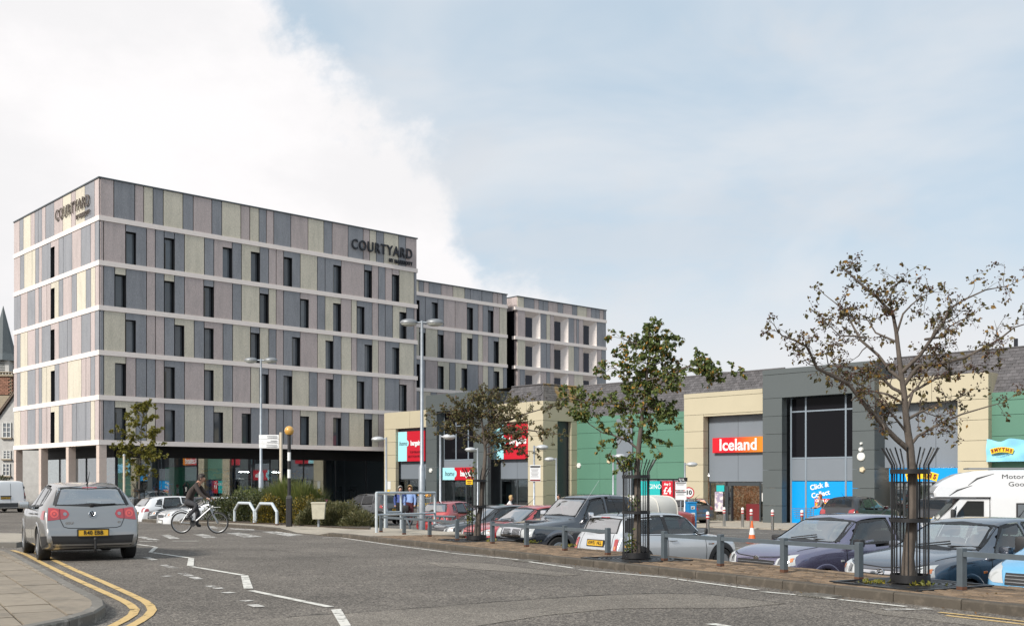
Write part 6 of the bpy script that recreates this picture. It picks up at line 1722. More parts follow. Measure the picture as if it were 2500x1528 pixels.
# --- silver hatchback at the kerb, seen from behind
def silver_hatch():
 h = 120.0; cr = Vector((-8.46, 19.35, 0)) + Vector((math.sin(R(h)), -math.cos(R(h)), 0)) * 0.80
 x, y = cr.x + math.cos(R(h)) * 2.1, cr.y + math.sin(R(h)) * 2.1
 r, C = vehicle('parked_car', x, y, h, road_z, 'silver hatchback parked on double yellow lines, seen from behind with plate R40 EBB', 'car', HATCH, 'paint_silver')
 hatch_common(C, tail='own', plate=None, dark_low=True, wheel_r=0.318)
 for s in (1, -1):
  # big rounded lamp cut by the tailgate line: outer half on the wing, inner half on the lid
  lo = [(s * a, b) for a, b in ((0.565, 0.80), (0.66, 0.785), (0.775, 0.775))]; up = [(s * a, b) for a, b in ((0.565, 0.985), (0.66, 1.005), (0.745, 1.005))]
  t = C.patch('tail_light', 'B', lo, up, 'tail_red', r, 8, 6, 0.007)
  ry, rz = 0.655, 0.895
  for rr, mt_, of in ((0.072, 'tail_bright', 0.010), (0.040, 'tail_red', 0.013), (0.022, 'tail_bright', 0.016)):
   pts = [(s * (ry + rr * math.cos(a)), rz + rr * math.sin(a)) for a in [math.pi * k / 8 for k in range(17)]]
   C.patch('lamp_ring', 'B', pts[:9][::1], [pts[16 - k] for k in range(9)], mt_, t, 9, 4, of)
  lo = [(s * a, b) for a, b in ((0.40, 0.885), (0.43, 0.825), (0.49, 0.80), (0.556, 0.80))]; up = [(s * a, b) for a, b in ((0.40, 0.895), (0.43, 0.955), (0.49, 0.98), (0.556, 0.985))]
  t2 = C.patch('tail_light', 'B', lo, up, 'tail_red', r, 9, 6, 0.007)
  pts = [(s * (0.475 + 0.032 * math.cos(a)), 0.893 + 0.032 * math.sin(a)) for a in [math.pi * k / 8 for k in range(17)]]
  C.patch('lamp_ring', 'B', pts[:9], [pts[16 - k] for k in range(9)], 'alloy', t2, 9, 4, 0.012)
  v = 'L' if s > 0 else 'R'; C.patch('tail_light', v, [(3.80, 0.80), (4.05, 0.79)], [(3.90, 0.955), (4.0, 0.955)], 'tail_red', r, 6, 6, 0.007)
  C.patch('mud_flap', 'B', [(s * 0.52, 0.10), (s * 0.80, 0.10)], [(s * 0.52, 0.30), (s * 0.80, 0.30)], 'plastic_grey', r, 4, 3, -0.18)
 C.plate('B', 0.545, 'R40 EBB', True, 0.016)
 C.seam('B', [(-0.56, 0.99), (-0.56, 0.80), (-0.50, 0.66), (-0.42, 0.635), (0, 0.625), (0.42, 0.635), (0.50, 0.66), (0.56, 0.80), (0.56, 0.99)], 0.013)
 C.patch('brake_light', 'B', [(-0.13, 1.362), (0.13, 1.362)], [(-0.13, 1.378), (0.13, 1.378)], 'tail_red', r, 6, 2, 0.012)
 # round badge with the two letters one above the other
 p, n = C.hit('B', 0, 0.885); n = Vector((-1, 0, n.z)).normalized(); ax = Vector((0, -1, 0)); ay = n.cross(ax) if n.cross(ax).z > 0 else -n.cross(ax)
 c = p + n * 0.008; m = MB(); Mx = Matrix(((ax.x, ay.x, n.x, c.x), (ax.y, ay.y, n.y, c.y), (ax.z, ay.z, n.z, c.z), (0, 0, 0, 1)))
 m.lathe([(0.066, -0.01), (0.066, 0.006), (0.055, 0.006), (0.055, 0.0), (0.0, 0.0)], 28, Mx); bd = m.build('badge', MAT['plastic_black'], r, smooth=True)
 m = MB(); pts = [Mx @ Vector((0.062 * math.cos(a), 0.062 * math.sin(a), 0.006)) for a in [2 * math.pi * k / 28 for k in range(29)]]; m.tube(pts, 0.007, 6, caps=False)
 for P in ([(-0.026, 0.05), (0, 0.0), (0.026, 0.05)], [(-0.05, 0.026), (-0.022, -0.046), (0, -0.004), (0.022, -0.046), (0.05, 0.026)]):
  m.tube([Mx @ Vector((a, b, 0.007)) for a, b in P], 0.0065, 6)
 m.build('badge_letters', MAT['chrome'], bd)
 p, n = C.hit('B', 0.40, 0.725); text_part('model_lettering', 'GOLF', 0.055, p + n * 0.006, Vector((0, -1, 0)), UP, MAT['chrome'], r, depth=0.006, bold=0.003, world=False)
 p, n = C.hit('B', -0.47, 0.73); text_part('model_lettering', 'GT', 0.045, p + n * 0.006, Vector((0, -1, 0)), UP, MAT['chrome'], r, depth=0.006, bold=0.003, world=False)
 p, n = C.hit('B', 0.0, 1.06); m = MB(); m.rbox(p + Vector((-0.03, 0, 0.0)), (0.05, 0.07, 0.05), 0.015); m.tube([p + Vector((-0.04, 0, 0)), C.hit('B', -0.42, 1.075)[0] + Vector((-0.02, 0, 0))], 0.012, 6); m.build('wiper', MAT['plastic_black'], r, smooth=True)
 m = MB(); x_ = C.X(4.2); m.tube([(x_ + 0.05, -0.02, 0.22), (x_ - 0.08, -0.02, 0.20), (x_ - 0.13, -0.02, 0.26), (x_ - 0.13, -0.02, 0.42)], 0.022, 8); m.lathe([(0.0, 0), (0.026, 0.012), (0.03, 0.03), (0.02, 0.06), (0, 0.065)], 10, Matrix.Translation((x_ - 0.13, -0.02, 0.40))); m.build('tow_ball', MAT['plastic_black'], r, smooth=True)
 m = MB(); m.box((C.X(3.96), -0.05, 1.10), (0.004, 0.24, 0.055)); m.build('sticker', MAT['paper'], r)
 m = MB(); m.rbox((C.X(3.78), 0, 0.95), (0.5, 1.1, 0.04), 0.015); m.build('parcel_shelf', MAT['cabin'], r)
silver_hatch()

def car(name, px, y, heading, label, S, paint_m, front=True, glass_m='car_glass', zf=CP, **kw):
 x, y2 = (from_front if front else from_rear)(px, y, heading, S['L'])
 r, C = vehicle('parked_car' if name is None else name, x, y2, heading, zf, label, 'car', S, paint_m, glass_m)
 return r, C
# --- purple small hatchback
S_ = scaled(HATCH, 3.92, 1.69, 1.47); S_['zsill'] = 0.2
r, C = car(None, 1843, 17.6, 213, 'purple three-door hatchback behind the rail, nose to the pavement', S_, 'paint_purple'); hatch_common(C, five=False, front_plate='', mirror_m=MAT['plastic_black'], wheel_r=0.30)
for z in (0.60, 0.625, 0.65): pass
p, n = C.hit('F', 0, 0.78); m = MB(); Mx = Matrix.Translation(p + n * 0.006) @ Matrix.Rotation(R(90), 4, 'Y') @ Matrix.Scale(2.0, 4, Vector((0, 1, 0))); m.lathe([(0.032, -0.008), (0.032, 0.006), (0, 0.008)], 20, Mx); m.build('badge', MAT['chrome'], r, smooth=True)
p, n = C.hit('L', 1.16, 0.73); m = MB(); m.rbox(p + n * 0.006, (0.075, 0.012, 0.035), 0.005); m.build('side_repeater', MAT['lens_clear'], r)
# --- dark blue hatchback
S_ = scaled(HATCH, 4.25, 1.76, 1.46)
r, C = car(None, 2150, 15.3, 214, 'dark blue hatchback parked behind the largest caged tree', S_, 'paint_dark_blue'); hatch_common(C, front_plate='')
C.patch('chrome_bar', 'F', [(-0.40, 0.70), (0, 0.685), (0.40, 0.70)], [(-0.42, 0.738), (0, 0.738), (0.42, 0.738)], 'chrome', r, 14, 3, 0.014)
p, n = C.hit('F', 0, 0.715); m = MB(); c = p + Vector((0.022, 0, 0)); pts = [c + Vector((0, 0.052 * math.cos(a), 0.052 * math.sin(a))) for a in [2 * math.pi * k / 20 for k in range(21)]]; m.tube(pts, 0.008, 6, caps=False); m.tube([c + Vector((0, -0.045, -0.01)), c + Vector((0, 0.0, 0.012)), c + Vector((0, 0.045, 0.02))], 0.010, 6); m.build('badge', MAT['chrome'], r)
p, n = C.hit('L', 1.2, 0.72); m = MB(); m.rbox(p + n * 0.006, (0.075, 0.012, 0.035), 0.005); m.build('side_repeater', MAT['lens_amber'], r)
# --- pale blue van at the right edge
r, C = car('parked_van', 2538, 13.2, 216, 'pale blue small van with its nose at the right-hand edge', BOXY, 'paint_sky'); r['category'] = 'van'
def boxy_common(C, rear_glass=False, plate=None, fplate=None, sidewin=True, back=False):
 fl, fh, sw = C.S.get('fl', 1), C.S.get('fh', 1), C.W / 1.72
 Q = lambda P: [(a * fl, b * fh) for a, b in P]; Y = lambda P: [(a * sw, b * fh) for a, b in P]
 C.window('windscreen', 'F', Y([(-0.70, 1.18), (0, 1.19), (0.70, 1.18)]), Y([(-0.61, 1.64), (0, 1.66), (0.61, 1.64)]), 0.03, 14, 8)
 for v in 'LR':
  C.window('side_window', v, Q([(1.25, 1.09), (2.1, 1.10)]), Q([(1.62, 1.62), (2.1, 1.66)]), 0.03)
  C.seam(v, Q([(2.18, 1.68), (2.18, 0.6), (2.18, 0.25)])); C.seam(v, Q([(1.12, 1.05), (1.15, 0.6), (1.18, 0.25)])); C.seam(v, Q([(2.95, 1.70), (2.95, 0.25)]))
 C.handle(2.0 * fl, 0.98 * fh); C.wheels(0.80 * fl, 3.30 * fl, 0.32, C.W / 2 - 0.11, 0.2, rim='plastic_grey'); C.mirror(1.36 * fl, 1.08 * fh, MAT['plastic_black'], size=(0.13, 0.2, 0.24))
 C.cabin(0.35, 1.05 * fh, 0.8 * fl, 2.4 * fl, ((1.75 * fl, 2),), 1.15 * fl)
 for s in (1, -1):
  lo = [(s * a * sw, b * fh) for a, b in ((0.48, 0.70), (0.64, 0.70), (0.74, 0.74))]; up = [(s * a * sw, b * fh) for a, b in ((0.56, 0.90), (0.68, 0.95), (0.755, 0.95))]
  C.patch('headlight', 'F', lo, up, 'lens_clear', C.root, 8, 5, 0.006)
  if not back:
   lo = [(s * a * sw, b * fh) for a, b in ((0.73, 0.75), (0.79, 0.75))]; up = [(s * a * sw, b * fh) for a, b in ((0.73, 1.1), (0.785, 1.1))]
   C.patch('tail_light', 'B', lo, up, 'tail_red', C.root, 4, 5, 0.006)
 g = C.patch('grille', 'F', Y([(-0.46, 0.68), (0.46, 0.68)]), Y([(-0.48, 0.83), (0.48, 0.83)]), 'plastic_black', C.root, 12, 3, 0.006)
 for z in (0.71, 0.75, 0.79): C.patch('grille_bar', 'F', Y([(-0.46, z), (0.46, z)]), Y([(-0.46, z + 0.012), (0.46, z + 0.012)]), 'alloy', g, 12, 2, 0.014)
 C.patch('front_bumper', 'F', Y([(-0.74, 0.30), (0.74, 0.30)]), Y([(-0.78, 0.60), (0.78, 0.60)]), 'plastic_grey', C.root, 16, 4, 0.012)
 if fplate is not None: C.plate('F', 0.5 * fh, fplate, False, 0.02)
boxy_common(C, fplate=''); C.finish()

# --- silver small car with black roof, seen from behind
def small_silver():
 r, C = car('parked_car', 1447, 22.6, 34, 'silver small car with black roof and plate RW51 NLL', MINI, 'paint_silver_blue', front=False)
 Q = lambda P: P
 C.window('windscreen', 'F', [(-0.64, 1.0), (0, 1.01), (0.64, 1.0)], [(-0.58, 1.30), (0, 1.325), (0.58, 1.30)], 0.03, 14, 8)
 C.window('rear_window', 'B', [(-0.56, 1.00), (0, 0.985), (0.56, 1.00)], [(-0.53, 1.29), (0, 1.305), (0.53, 1.29)], 0.025, 14, 8)
 for v in 'LR':
  C.window('side_window', v, [(1.28, 0.945), (2.20, 0.955)], [(1.55, 1.29), (2.20, 1.325)], 0.02); C.window('side_window', v, [(2.26, 0.955), (3.06, 0.985)], [(2.26, 1.325), (2.98, 1.30)], 0.02)
  C.patch('black_pillar', v, [(3.08, 0.985), (3.34, 1.01)], [(3.0, 1.32), (3.22, 1.30)], 'plastic_black', r, 5, 5, 0.003); C.patch('black_pillar', v, [(2.205, 0.955), (2.255, 0.955)], [(2.205, 1.325), (2.255, 1.325)], 'plastic_black', r, 3, 5, 0.004)
  C.seam(v, [(2.24, 0.94), (2.24, 0.5), (2.2, 0.24)]); C.seam(v, [(1.16, 0.9), (1.12, 0.6), (1.14, 0.24)])
  C.patch('sill', v, [(1.05, 0.20), (2.5, 0.20)], [(1.05, 0.27), (2.5, 0.27)], 'plastic_black', r, 8, 3, 0.006)
  C.patch('belt_strip', v, [(1.2, 0.925), (3.3, 0.962)], [(1.2, 0.942), (3.3, 0.98)], 'chrome', r, 14, 2, 0.008)
 rf = C.patch('roof_skin', 'T', [(1.66, -0.59), (3.2, -0.57)], [(1.66, 0.59), (3.2, 0.57)], 'paint_black_car', r, 18, 12, 0.006)
 C.handle(2.1, 0.82, MAT['chrome'])
 C.wheels(0.62, 3.05, 0.30, C.W / 2 - 0.105, 0.19, lip=0.10, liptone=MAT['plastic_black'])
 C.mirror(1.30, 0.96, MAT['plastic_black']); C.cabin(0.28, 0.90, 0.9, 3.3, ((1.75, 2), (2.6, 2)), 1.22)
 for s in (1, -1):
  lo = [(s * a, b) for a, b in ((0.60, 0.62), (0.66, 0.60), (0.72, 0.62))]; up = [(s * a, b) for a, b in ((0.58, 0.88), (0.64, 0.90), (0.70, 0.88))]
  ch = C.patch('tail_light', 'B', lo, up, 'chrome', r, 7, 7, 0.005)
  lo = [(s * a, b) for a, b in ((0.612, 0.635), (0.66, 0.62), (0.708, 0.64))]; up = [(s * a, b) for a, b in ((0.596, 0.865), (0.64, 0.88), (0.688, 0.865))]
  C.patch('red_lens', 'B', lo, up, 'tail_red', ch, 7, 7, 0.009)
  lo = [(s * 0.625, 0.66), (s * 0.675, 0.66)]; up = [(s * 0.62, 0.73), (s * 0.668, 0.73)]; C.patch('amber_lens', 'B', lo, up, 'lens_amber', ch, 4, 4, 0.013)
  pts = [(s * (0.56 + 0.10 * math.cos(a)), 0.70 + 0.12 * math.sin(a)) for a in [math.pi * k / 8 for k in range(17)]]; C.patch('headlight', 'F', pts[:9], [pts[16 - k] for k in range(9)], 'lens_clear', r, 9, 5, 0.006)
 hs = C.patch('plate_recess', 'B', [(-0.33, 0.70), (0.33, 0.70)], [(-0.31, 0.85), (0, 0.87), (0.31, 0.85)], 'chrome', r, 10, 4, 0.006)
 C.plate('B', 0.775, 'RW51 NLL', True, 0.014, frame=True)
 C.patch('chrome_strip', 'B', [(-0.70, 0.475), (0, 0.465), (0.70, 0.475)], [(-0.70, 0.49), (0, 0.48), (0.70, 0.49)], 'chrome', r, 14, 2, 0.012)
 C.patch('brake_light', 'B', [(-0.14, 1.30), (0.14, 1.30)], [(-0.14, 1.316), (0.14, 1.316)], 'tail_red', r, 6, 2, 0.012)
 C.seam('B', [(-0.50, 0.98), (-0.54, 0.7), (-0.44, 0.53), (0.44, 0.53), (0.54, 0.7), (0.50, 0.98)], 0.012)
 v = 'R'; p, n = C.hit(v, 0.98, 0.72); m = MB(); m.rbox(p + n * 0.005, (0.17, 0.012, 0.035), 0.005); s_ = m.build('side_vent', MAT['chrome'], r); m = MB(); m.rbox(p + n * 0.011 + Vector((0.04, 0, 0)), (0.06, 0.01, 0.024), 0.004); m.build('side_repeater', MAT['lens_amber'], s_)
 p, n = C.hit('T', 2.9, 0); m = MB(); m.tube([p, p + Vector((-0.05, 0, 0.05)), p + Vector((-0.28, 0, 0.42))], [0.016, 0.007, 0.003], 6); m.build('aerial', MAT['plastic_black'], r)
 C.finish()
small_silver()

# --- dark pickup with pale canopy
def pickup():
 r, C = car('pickup_truck', 1247, 26.9, 214, 'dark blue pickup truck with chrome mirrors and pale rounded canopy', PICK, 'paint_navy'); r['category'] = 'pickup'
 C.window('windscreen', 'F', [(-0.70, 1.24), (0, 1.25), (0.70, 1.24)], [(-0.60, 1.66), (0, 1.685), (0.60, 1.66)], 0.03, 14, 8)
 for v in 'LR':
  C.window('side_window', v, [(1.68, 1.17), (2.42, 1.19)], [(2.02, 1.64), (2.42, 1.67)], 0.03)
  C.gm = MAT['car_glass_dark']; C.window('side_window', v, [(2.52, 1.19), (3.20, 1.20)], [(2.52, 1.67), (3.14, 1.65)], 0.03); C.gm = MAT['car_glass']
  C.seam(v, [(2.47, 1.17), (2.47, 0.45)]); C.seam(v, [(1.55, 1.12), (1.55, 0.45)]); C.seam(v, [(3.34, 1.6), (3.34, 0.46)]); C.seam(v, [(3.46, 1.06), (3.46, 0.46)])
  C.patch('running_board', v, [(1.45, 0.38), (3.4, 0.38)], [(1.45, 0.46), (3.4, 0.46)], 'plastic_black', r, 8, 3, 0.06)
  p, n = C.hit(v, 1.20, 0.82); text_part('side_lettering', 'L200', 0.085, p + n * 0.008, Vector((-1, 0, 0)) if v == 'L' else Vector((1, 0, 0)), UP, MAT['chrome'], r, depth=0.006, bold=0.004, world=False)
 C.handle(2.32, 1.02, MAT['chrome'])
 C.wheels(0.86, 3.86, 0.37, C.W / 2 - 0.12, 0.25, lip=0.11, gap=0.07, liptone=MAT['paint_dark_blue'], spokes=6)
 C.mirror(1.78, 1.20, MAT['chrome'], out=0.24, size=(0.12, 0.20, 0.22))
 C.cabin(0.6, 1.10, 1.1, 3.3, ((2.1, 2), (2.85, 2)), 1.55)
 for s in (1, -1):
  lo = [(s * a, b) for a, b in ((0.46, 0.74), (0.62, 0.73), (0.78, 0.76))]; up = [(s * a, b) for a, b in ((0.44, 0.92), (0.62, 0.95), (0.79, 0.95))]; C.patch('headlight', 'F', lo, up, 'lens_clear', r, 8, 5, 0.008)
 g = C.patch('grille', 'F', [(-0.42, 0.72), (0, 0.70), (0.42, 0.72)], [(-0.40, 0.95), (0, 0.97), (0.40, 0.95)], 'chrome', r, 12, 5, 0.008)
 for s in (1, -1): C.patch('grille_mesh', 'F', [(s * 0.06, 0.75), (s * 0.36, 0.75)], [(s * 0.06, 0.93), (s * 0.35, 0.93)], 'plastic_black', g, 7, 5, 0.014)
 for k in range(-6, 7):
  if abs(k) < 1: continue
  y = k * 0.055; C.patch('grille_bar', 'F', [(y, 0.75), (y + 0.016, 0.75)], [(y, 0.93), (y + 0.016, 0.93)], 'chrome', g, 2, 5, 0.02)
 C.patch('front_bumper', 'F', [(-0.80, 0.50), (0, 0.50), (0.80, 0.50)], [(-0.82, 0.70), (0, 0.68), (0.82, 0.70)], 'chrome', r, 16, 4, 0.03)
 C.patch('bumper_intake', 'F', [(-0.45, 0.44), (0.45, 0.44)], [(-0.42, 0.55), (0.42, 0.55)], 'plastic_black', r, 8, 3, 0.036)
 C.plate('F', 0.60, '', False, 0.04)
 p, n = C.hit('T', 0.72, 0); m = MB(); m.rbox(p + n * 0.004, (0.34, 0.40, 0.05), 0.022); sc = m.build('bonnet_scoop', C.pm, r, smooth=True); m = MB(); m.rbox(p + n * 0.008 + Vector((0.165, 0, 0)), (0.02, 0.32, 0.022), 0.008); m.build('scoop_mouth', MAT['plastic_black'], sc)
 m = MB(); p = Vector((C.X(1.5), 0.72, 1.2)); m.tube([p, p + Vector((-0.75, 0.02, 0.95))], [0.006, 0.002], 5); m.build('aerial', MAT['chrome'], r)
 # canopy: an arched shell over the load bed with a rib and a rolled rear edge
 prof = []
 for k in range(17):
  a = math.pi * k / 16; ca, sa = math.cos(a), math.sin(a); prof.append((0.84 * math.copysign(abs(ca) ** 0.45, ca), 1.10 + 0.62 * abs(sa) ** 0.55))
 m = MB(); n = len(prof); xs = [C.X(3.52), C.X(3.55), C.X(4.2), C.X(4.9), C.X(4.97)]; sc_ = [0.97, 1.0, 1.0, 1.0, 0.95]
 vs = [Vector((x, y * k, 1.10 + (z - 1.10) * k)) for x, k in zip(xs, sc_) for y, z in prof]
 m.add(vs, [(j * n + i, j * n + i + 1, (j + 1) * n + i + 1, (j + 1) * n + i) for j in range(4) for i in range(n - 1)] + [tuple(range(n)), tuple(4 * n + i for i in reversed(range(n)))])
 cn = m.build('canopy', MAT['canopy_white'], r, smooth=True, angle=40)
 for d in (3.56, 4.22, 4.90):
  m = MB(); m.tube([Vector((C.X(d), y * 1.005, z + 0.004)) for y, z in prof], 0.018, 6); m.build('canopy_rib', MAT['canopy_white'], cn, smooth=True)
 C.finish()
pickup()

# --- the other cars
def simple(px, y, h, label, S, pm, front=True, plate=None, five=True, interior=True, fplate='', glass_m='car_glass', **kw):
 r, C = car('parked_car', px, y, h, label, S, pm, front=front, glass_m=glass_m); hatch_common(C, five=five, plate=plate, interior=interior, front_plate=fplate, **kw); return r, C
simple(1150, 29.2, 214, 'bright red hatchback beside the dark pickup truck', scaled(HATCH, 3.95, 1.68, 1.47), 'paint_red', five=False)
simple(1064, 31.7, 214, 'glossy black hatchback behind the rail by the first caged tree', scaled(HATCH, 3.98, 1.71, 1.45), 'paint_black_car', five=False)
simple(1052, 43.5, 60, 'red hatchback seen from behind, beyond the two women', scaled(HATCH, 3.8, 1.65, 1.46), 'paint_red', front=False, plate='|', fplate=None)
simple(968, 56.5, 140, 'black estate car with pale roof glare and yellow plate beside the planted bed', SUV, 'paint_black_car', front=False, plate='|', fplate=None, glass_m='car_glass_dark')
simple(838, 68, 214, 'white hatchback half hidden behind the black estate car', HATCH, 'paint_white_car', interior=False, fplate=None)
simple(330, 46.0, 36, 'white hatchback seen from behind, next to the slim street tree', scaled(HATCH, 4.3, 1.78, 1.47), 'paint_white_car', front=False, plate='|', fplate=None)
simple(358, 45.6, 214, 'black hatchback with bright windscreen between the two white cars', scaled(HATCH, 4.2, 1.76, 1.44), 'paint_black_car')
simple(392, 42.6, 214, 'white hatchback facing the kerb behind the cyclist', scaled(HATCH, 4.1, 1.74, 1.45), 'paint_white_car')
simple(1722, 60.5, 130, 'brown hatchback parked beside the blue ticket machine', scaled(HATCH, 4.1, 1.75, 1.52), 'paint_brown', front=False, plate=None, fplate=None)
simple(2040, 46.5, 44, 'dark grey estate car with wide red tail lights before the blue panels', SUV, 'paint_charcoal', front=False, plate=None, fplate=None, glass_m='car_glass_dark')
simple(2262, 41.0, 44, 'dark estate car half hidden by the motorhome and tree cage', SUV, 'paint_charcoal', front=False, plate='|', fplate=None, glass_m='car_glass_dark')
simple(1345, 52, 214, 'small black car beyond the pickup truck, before the cream corner', scaled(HATCH, 3.7, 1.62, 1.62), 'paint_black_car', interior=False)
simple(1500, 44, 36, 'red hatchback showing only its roof above the pickup truck', scaled(HATCH, 4.1, 1.72, 1.52), 'paint_red', front=False, interior=False, fplate=None)

# --- white panel van at the far left, seen from behind
def white_van():
 L = VAN['L']; h = 20.0
 r, C = vehicle('panel_van', -32.1, 66.5, 133, road_z, 'white panel van at the far left beside the hotel columns', 'van', VAN, 'paint_white_car', group=None)
 boxy_common(C, back=True)
 fh = C.S['fh']
 C.seam('B', [(0, 0.5), (0, 1.2), (0, 1.78)], 0.02)
 for s in (1, -1):
  C.patch('tail_light', 'B', [(s * 0.80, 0.85), (s * 0.885, 0.85)], [(s * 0.80, 1.25), (s * 0.875, 1.25)], 'tail_red', r, 4, 5, 0.008)
  C.seam('B', [(s * 0.78, 0.6), (s * 0.78, 1.2), (s * 0.72, 1.75)], 0.016)
  for z in (0.95, 1.55):
   p, n = C.hit('B', s * 0.83, z); m = MB(); m.rbox(p + n * 0.02, (0.05, 0.07, 0.14), 0.015); m.build('hinge', MAT['plastic_black'], r)
 C.patch('rear_bumper', 'B', [(-0.86, 0.34), (0.86, 0.34)], [(-0.88, 0.60), (0.88, 0.60)], 'plastic_grey', r, 14, 4, 0.03)
 C.patch('number_strip', 'B', [(-0.04, 0.98), (0.60, 0.98)], [(-0.04, 1.04), (0.60, 1.04)], 'plastic_black', r, 6, 2, 0.02)
 C.plate('B', 0.90, '|', True, 0.02, y=0.3); C.finish()
white_van()

# --- motorhome at the right
def motorhome():
 h = 164.0; L = 6.9
 y0 = 31.0; x0 = (2226 - CX) / FPX * y0
 x, y = x0 - math.cos(R(h)) * L / 2 , y0 - math.sin(R(h)) * L / 2
 r = thing('motorhome', (x, y, CP(x, y)), R(h), 'white motorhome with curved front over its cab, at the right-hand edge', 'motorhome')
 r.scale = (0.86, 0.86, 0.86); r.location = (x0 - math.cos(R(h)) * L * 0.43, y0 - math.sin(R(h)) * L * 0.43, CP(x, y)); W = 2.25; hw = W / 2; X = lambda d: L / 2 - d
 def extrude(name, prof, y0_, y1_, mt, bev=0.06, parent=r):
  """side outline (d, z) carried across the width with softened edges"""
  n = len(prof); m = MB(); ins = []
  cx_ = sum(p[0] for p in prof) / n; cz_ = sum(p[1] for p in prof) / n
  rings = [(y0_, 0.96), (y0_ + bev, 1.0), (y1_ - bev, 1.0), (y1_, 0.96)]
  for yy, k in rings:
   for d, z in prof: m.v.append(Vector((X(cx_ + (d - cx_) * (1 - (1 - k) * 0.6)), yy, cz_ + (z - cz_) * k)))
  for j in range(3):
   for i in range(n): m.f.append((j * n + i, j * n + (i + 1) % n, (j + 1) * n + (i + 1) % n, (j + 1) * n + i)); m.m.append(0)
  m.f.append(tuple(reversed(range(n)))); m.f.append(tuple(3 * n + i for i in range(n))); m.m += [0, 0]
  return m.build(name, MAT[mt], parent, smooth=True, angle=30)
 body = [(0.62, 1.98), (0.58, 2.12), (0.66, 2.26), (0.95, 2.52), (1.35, 2.72), (1.8, 2.82), (2.4, 2.86), (6.8, 2.86), (6.9, 2.78), (6.9, 0.55), (2.32, 0.55), (2.30, 1.98)]
 b = extrude('coach_body', body, -hw, hw, 'paint_white_car')
 cabp = [(0.0, 0.45), (0.02, 0.80), (0.14, 1.02), (0.72, 1.20), (1.18, 1.66), (1.42, 1.97), (2.31, 1.97), (2.31, 0.36), (1.2, 0.34)]
 extrude('cab', cabp, -hw + 0.12, hw - 0.12, 'paint_white_car', 0.14)
 sd = []
 for s in (1, -1):
  yy = s * (hw - 0.115)
  m = MB(); m.add([(X(1.30), yy, 1.26), (X(2.10), yy, 1.26), (X(2.10), yy, 1.84), (X(1.62), yy, 1.84), (X(1.34), yy, 1.46)], [(0, 1, 2, 3, 4)]); g = m.build('cab_window', MAT['car_glass_dark'], r); m2 = MB(); m2.tube([(X(a), yy, z) for a, z in ((1.30, 1.26), (2.10, 1.26), (2.10, 1.84), (1.62, 1.84), (1.34, 1.46), (1.30, 1.26))], 0.022, 5); m2.build('window_trim', MAT['plastic_black'], g)
  m = MB(); m.add([(X(1.02), yy * 0.99, 1.28), (X(1.25), yy, 1.26), (X(1.28), yy, 1.46), (X(1.30), yy, 1.70)], [(0, 1, 2, 3)]); m.build('quarter_window', MAT['car_glass_dark'], r)
  for d0, d1, z0, z1 in ((3.05, 4.15, 1.28, 1.80), (4.85, 5.45, 1.0, 1.72)):
   yb = s * (hw + 0.012); m = MB(); m.rbox((X((d0 + d1) / 2), yb, (z0 + z1) / 2), (d1 - d0, 0.03, z1 - z0), 0.012); w = m.build('side_window', MAT['plastic_black'], r)
   for k in range(2):
    a0 = d0 + (d1 - d0) * k / 2 + 0.05; a1 = d0 + (d1 - d0) * (k + 1) / 2 - 0.04; m = MB(); m.box((X((a0 + a1) / 2), yb + s * 0.016, (z0 + z1) / 2), (a1 - a0, 0.006, z1 - z0 - 0.1)); m.build('pane', MAT['window_glass'], w)
  yb = s * (hw + 0.006)
  m = MB(); m.tube([(X(a), yb, z) for a, z in ((4.62, 0.62), (4.62, 2.10), (4.70, 2.18), (5.5, 2.18), (5.58, 2.10), (5.58, 0.62))], 0.008, 5); m.build('door_seam', MAT['plastic_grey'], r)
  m = MB(); m.rbox((X(5.1), s * (hw + 0.03), 2.30), (1.6, 0.07, 0.04), 0.015); m.build('awning_rail', MAT['alloy'], r)
  # swooshes
  for P in (((1.62, 2.36), (1.9, 2.58), (2.4, 2.74)), ((1.05, 2.02), (1.3, 2.2), (1.75, 2.36))):
   m = MB(); m.tube([(X(a), yb, z) for a, z in P], [0.006, 0.03, 0.006], 5); m.v = [Vector((v.x, yb + (v.y - yb) * 0.15, v.z)) for v in m.v]; m.build('swoosh', MAT['plastic_grey'], r)
  ax = Vector((-s, 0, 0))
  o = Vector((X(3.5), s * (hw + 0.008), 2.64)); t = text_part('lettering', 'Motorhome hire', 0.20, o, ax, UP, MAT['plastic_grey'], r, depth=0.006, world=False, xscale=1.3)
  [text_part('lettering', w_, 0.20, o + UP * -0.24 + ax * q_, ax, UP, MAT['plastic_grey'], r, depth=0.006, world=False, xscale=1.3) for w_, q_ in (('Google', -0.3), ('Just', 0.5))]
  e = MB(); M = Matrix.Translation((X(0.95), s * (hw - 0.22), 0.34)) @ Matrix.Rotation(-s * R(90), 4, 'X')
  for d in (0.98, 5.0):
   M = Matrix.Translation((X(d), s * (hw - 0.24), 0.34)) @ Matrix.Rotation(-s * R(90), 4, 'X'); e = MB(); e.lathe([(0.20, -0.1), (0.32, -0.1), (0.34, -0.07), (0.34, 0.08), (0.32, 0.1), (0.21, 0.1), (0.20, 0.05), (0.0, 0.05)], 26, M); w = e.build('wheel', MAT['tyre'], r, smooth=True)
  m = MB(); m.rbox((X(1.15), s * (hw + 0.08), 1.42), (0.12, 0.14, 0.34), 0.04); m.tube([(X(1.2), s * (hw - 0.15), 1.36), (X(1.16), s * (hw + 0.04), 1.36)], 0.025, 6); m.build('door_mirror', MAT['plastic_black'], r, smooth=True)
  m = MB(); m.rbox((X(0.10), s * 0.78, 0.86), (0.22, 0.34, 0.22), 0.06); m.build('headlight', MAT['lens_clear'], r, smooth=True)
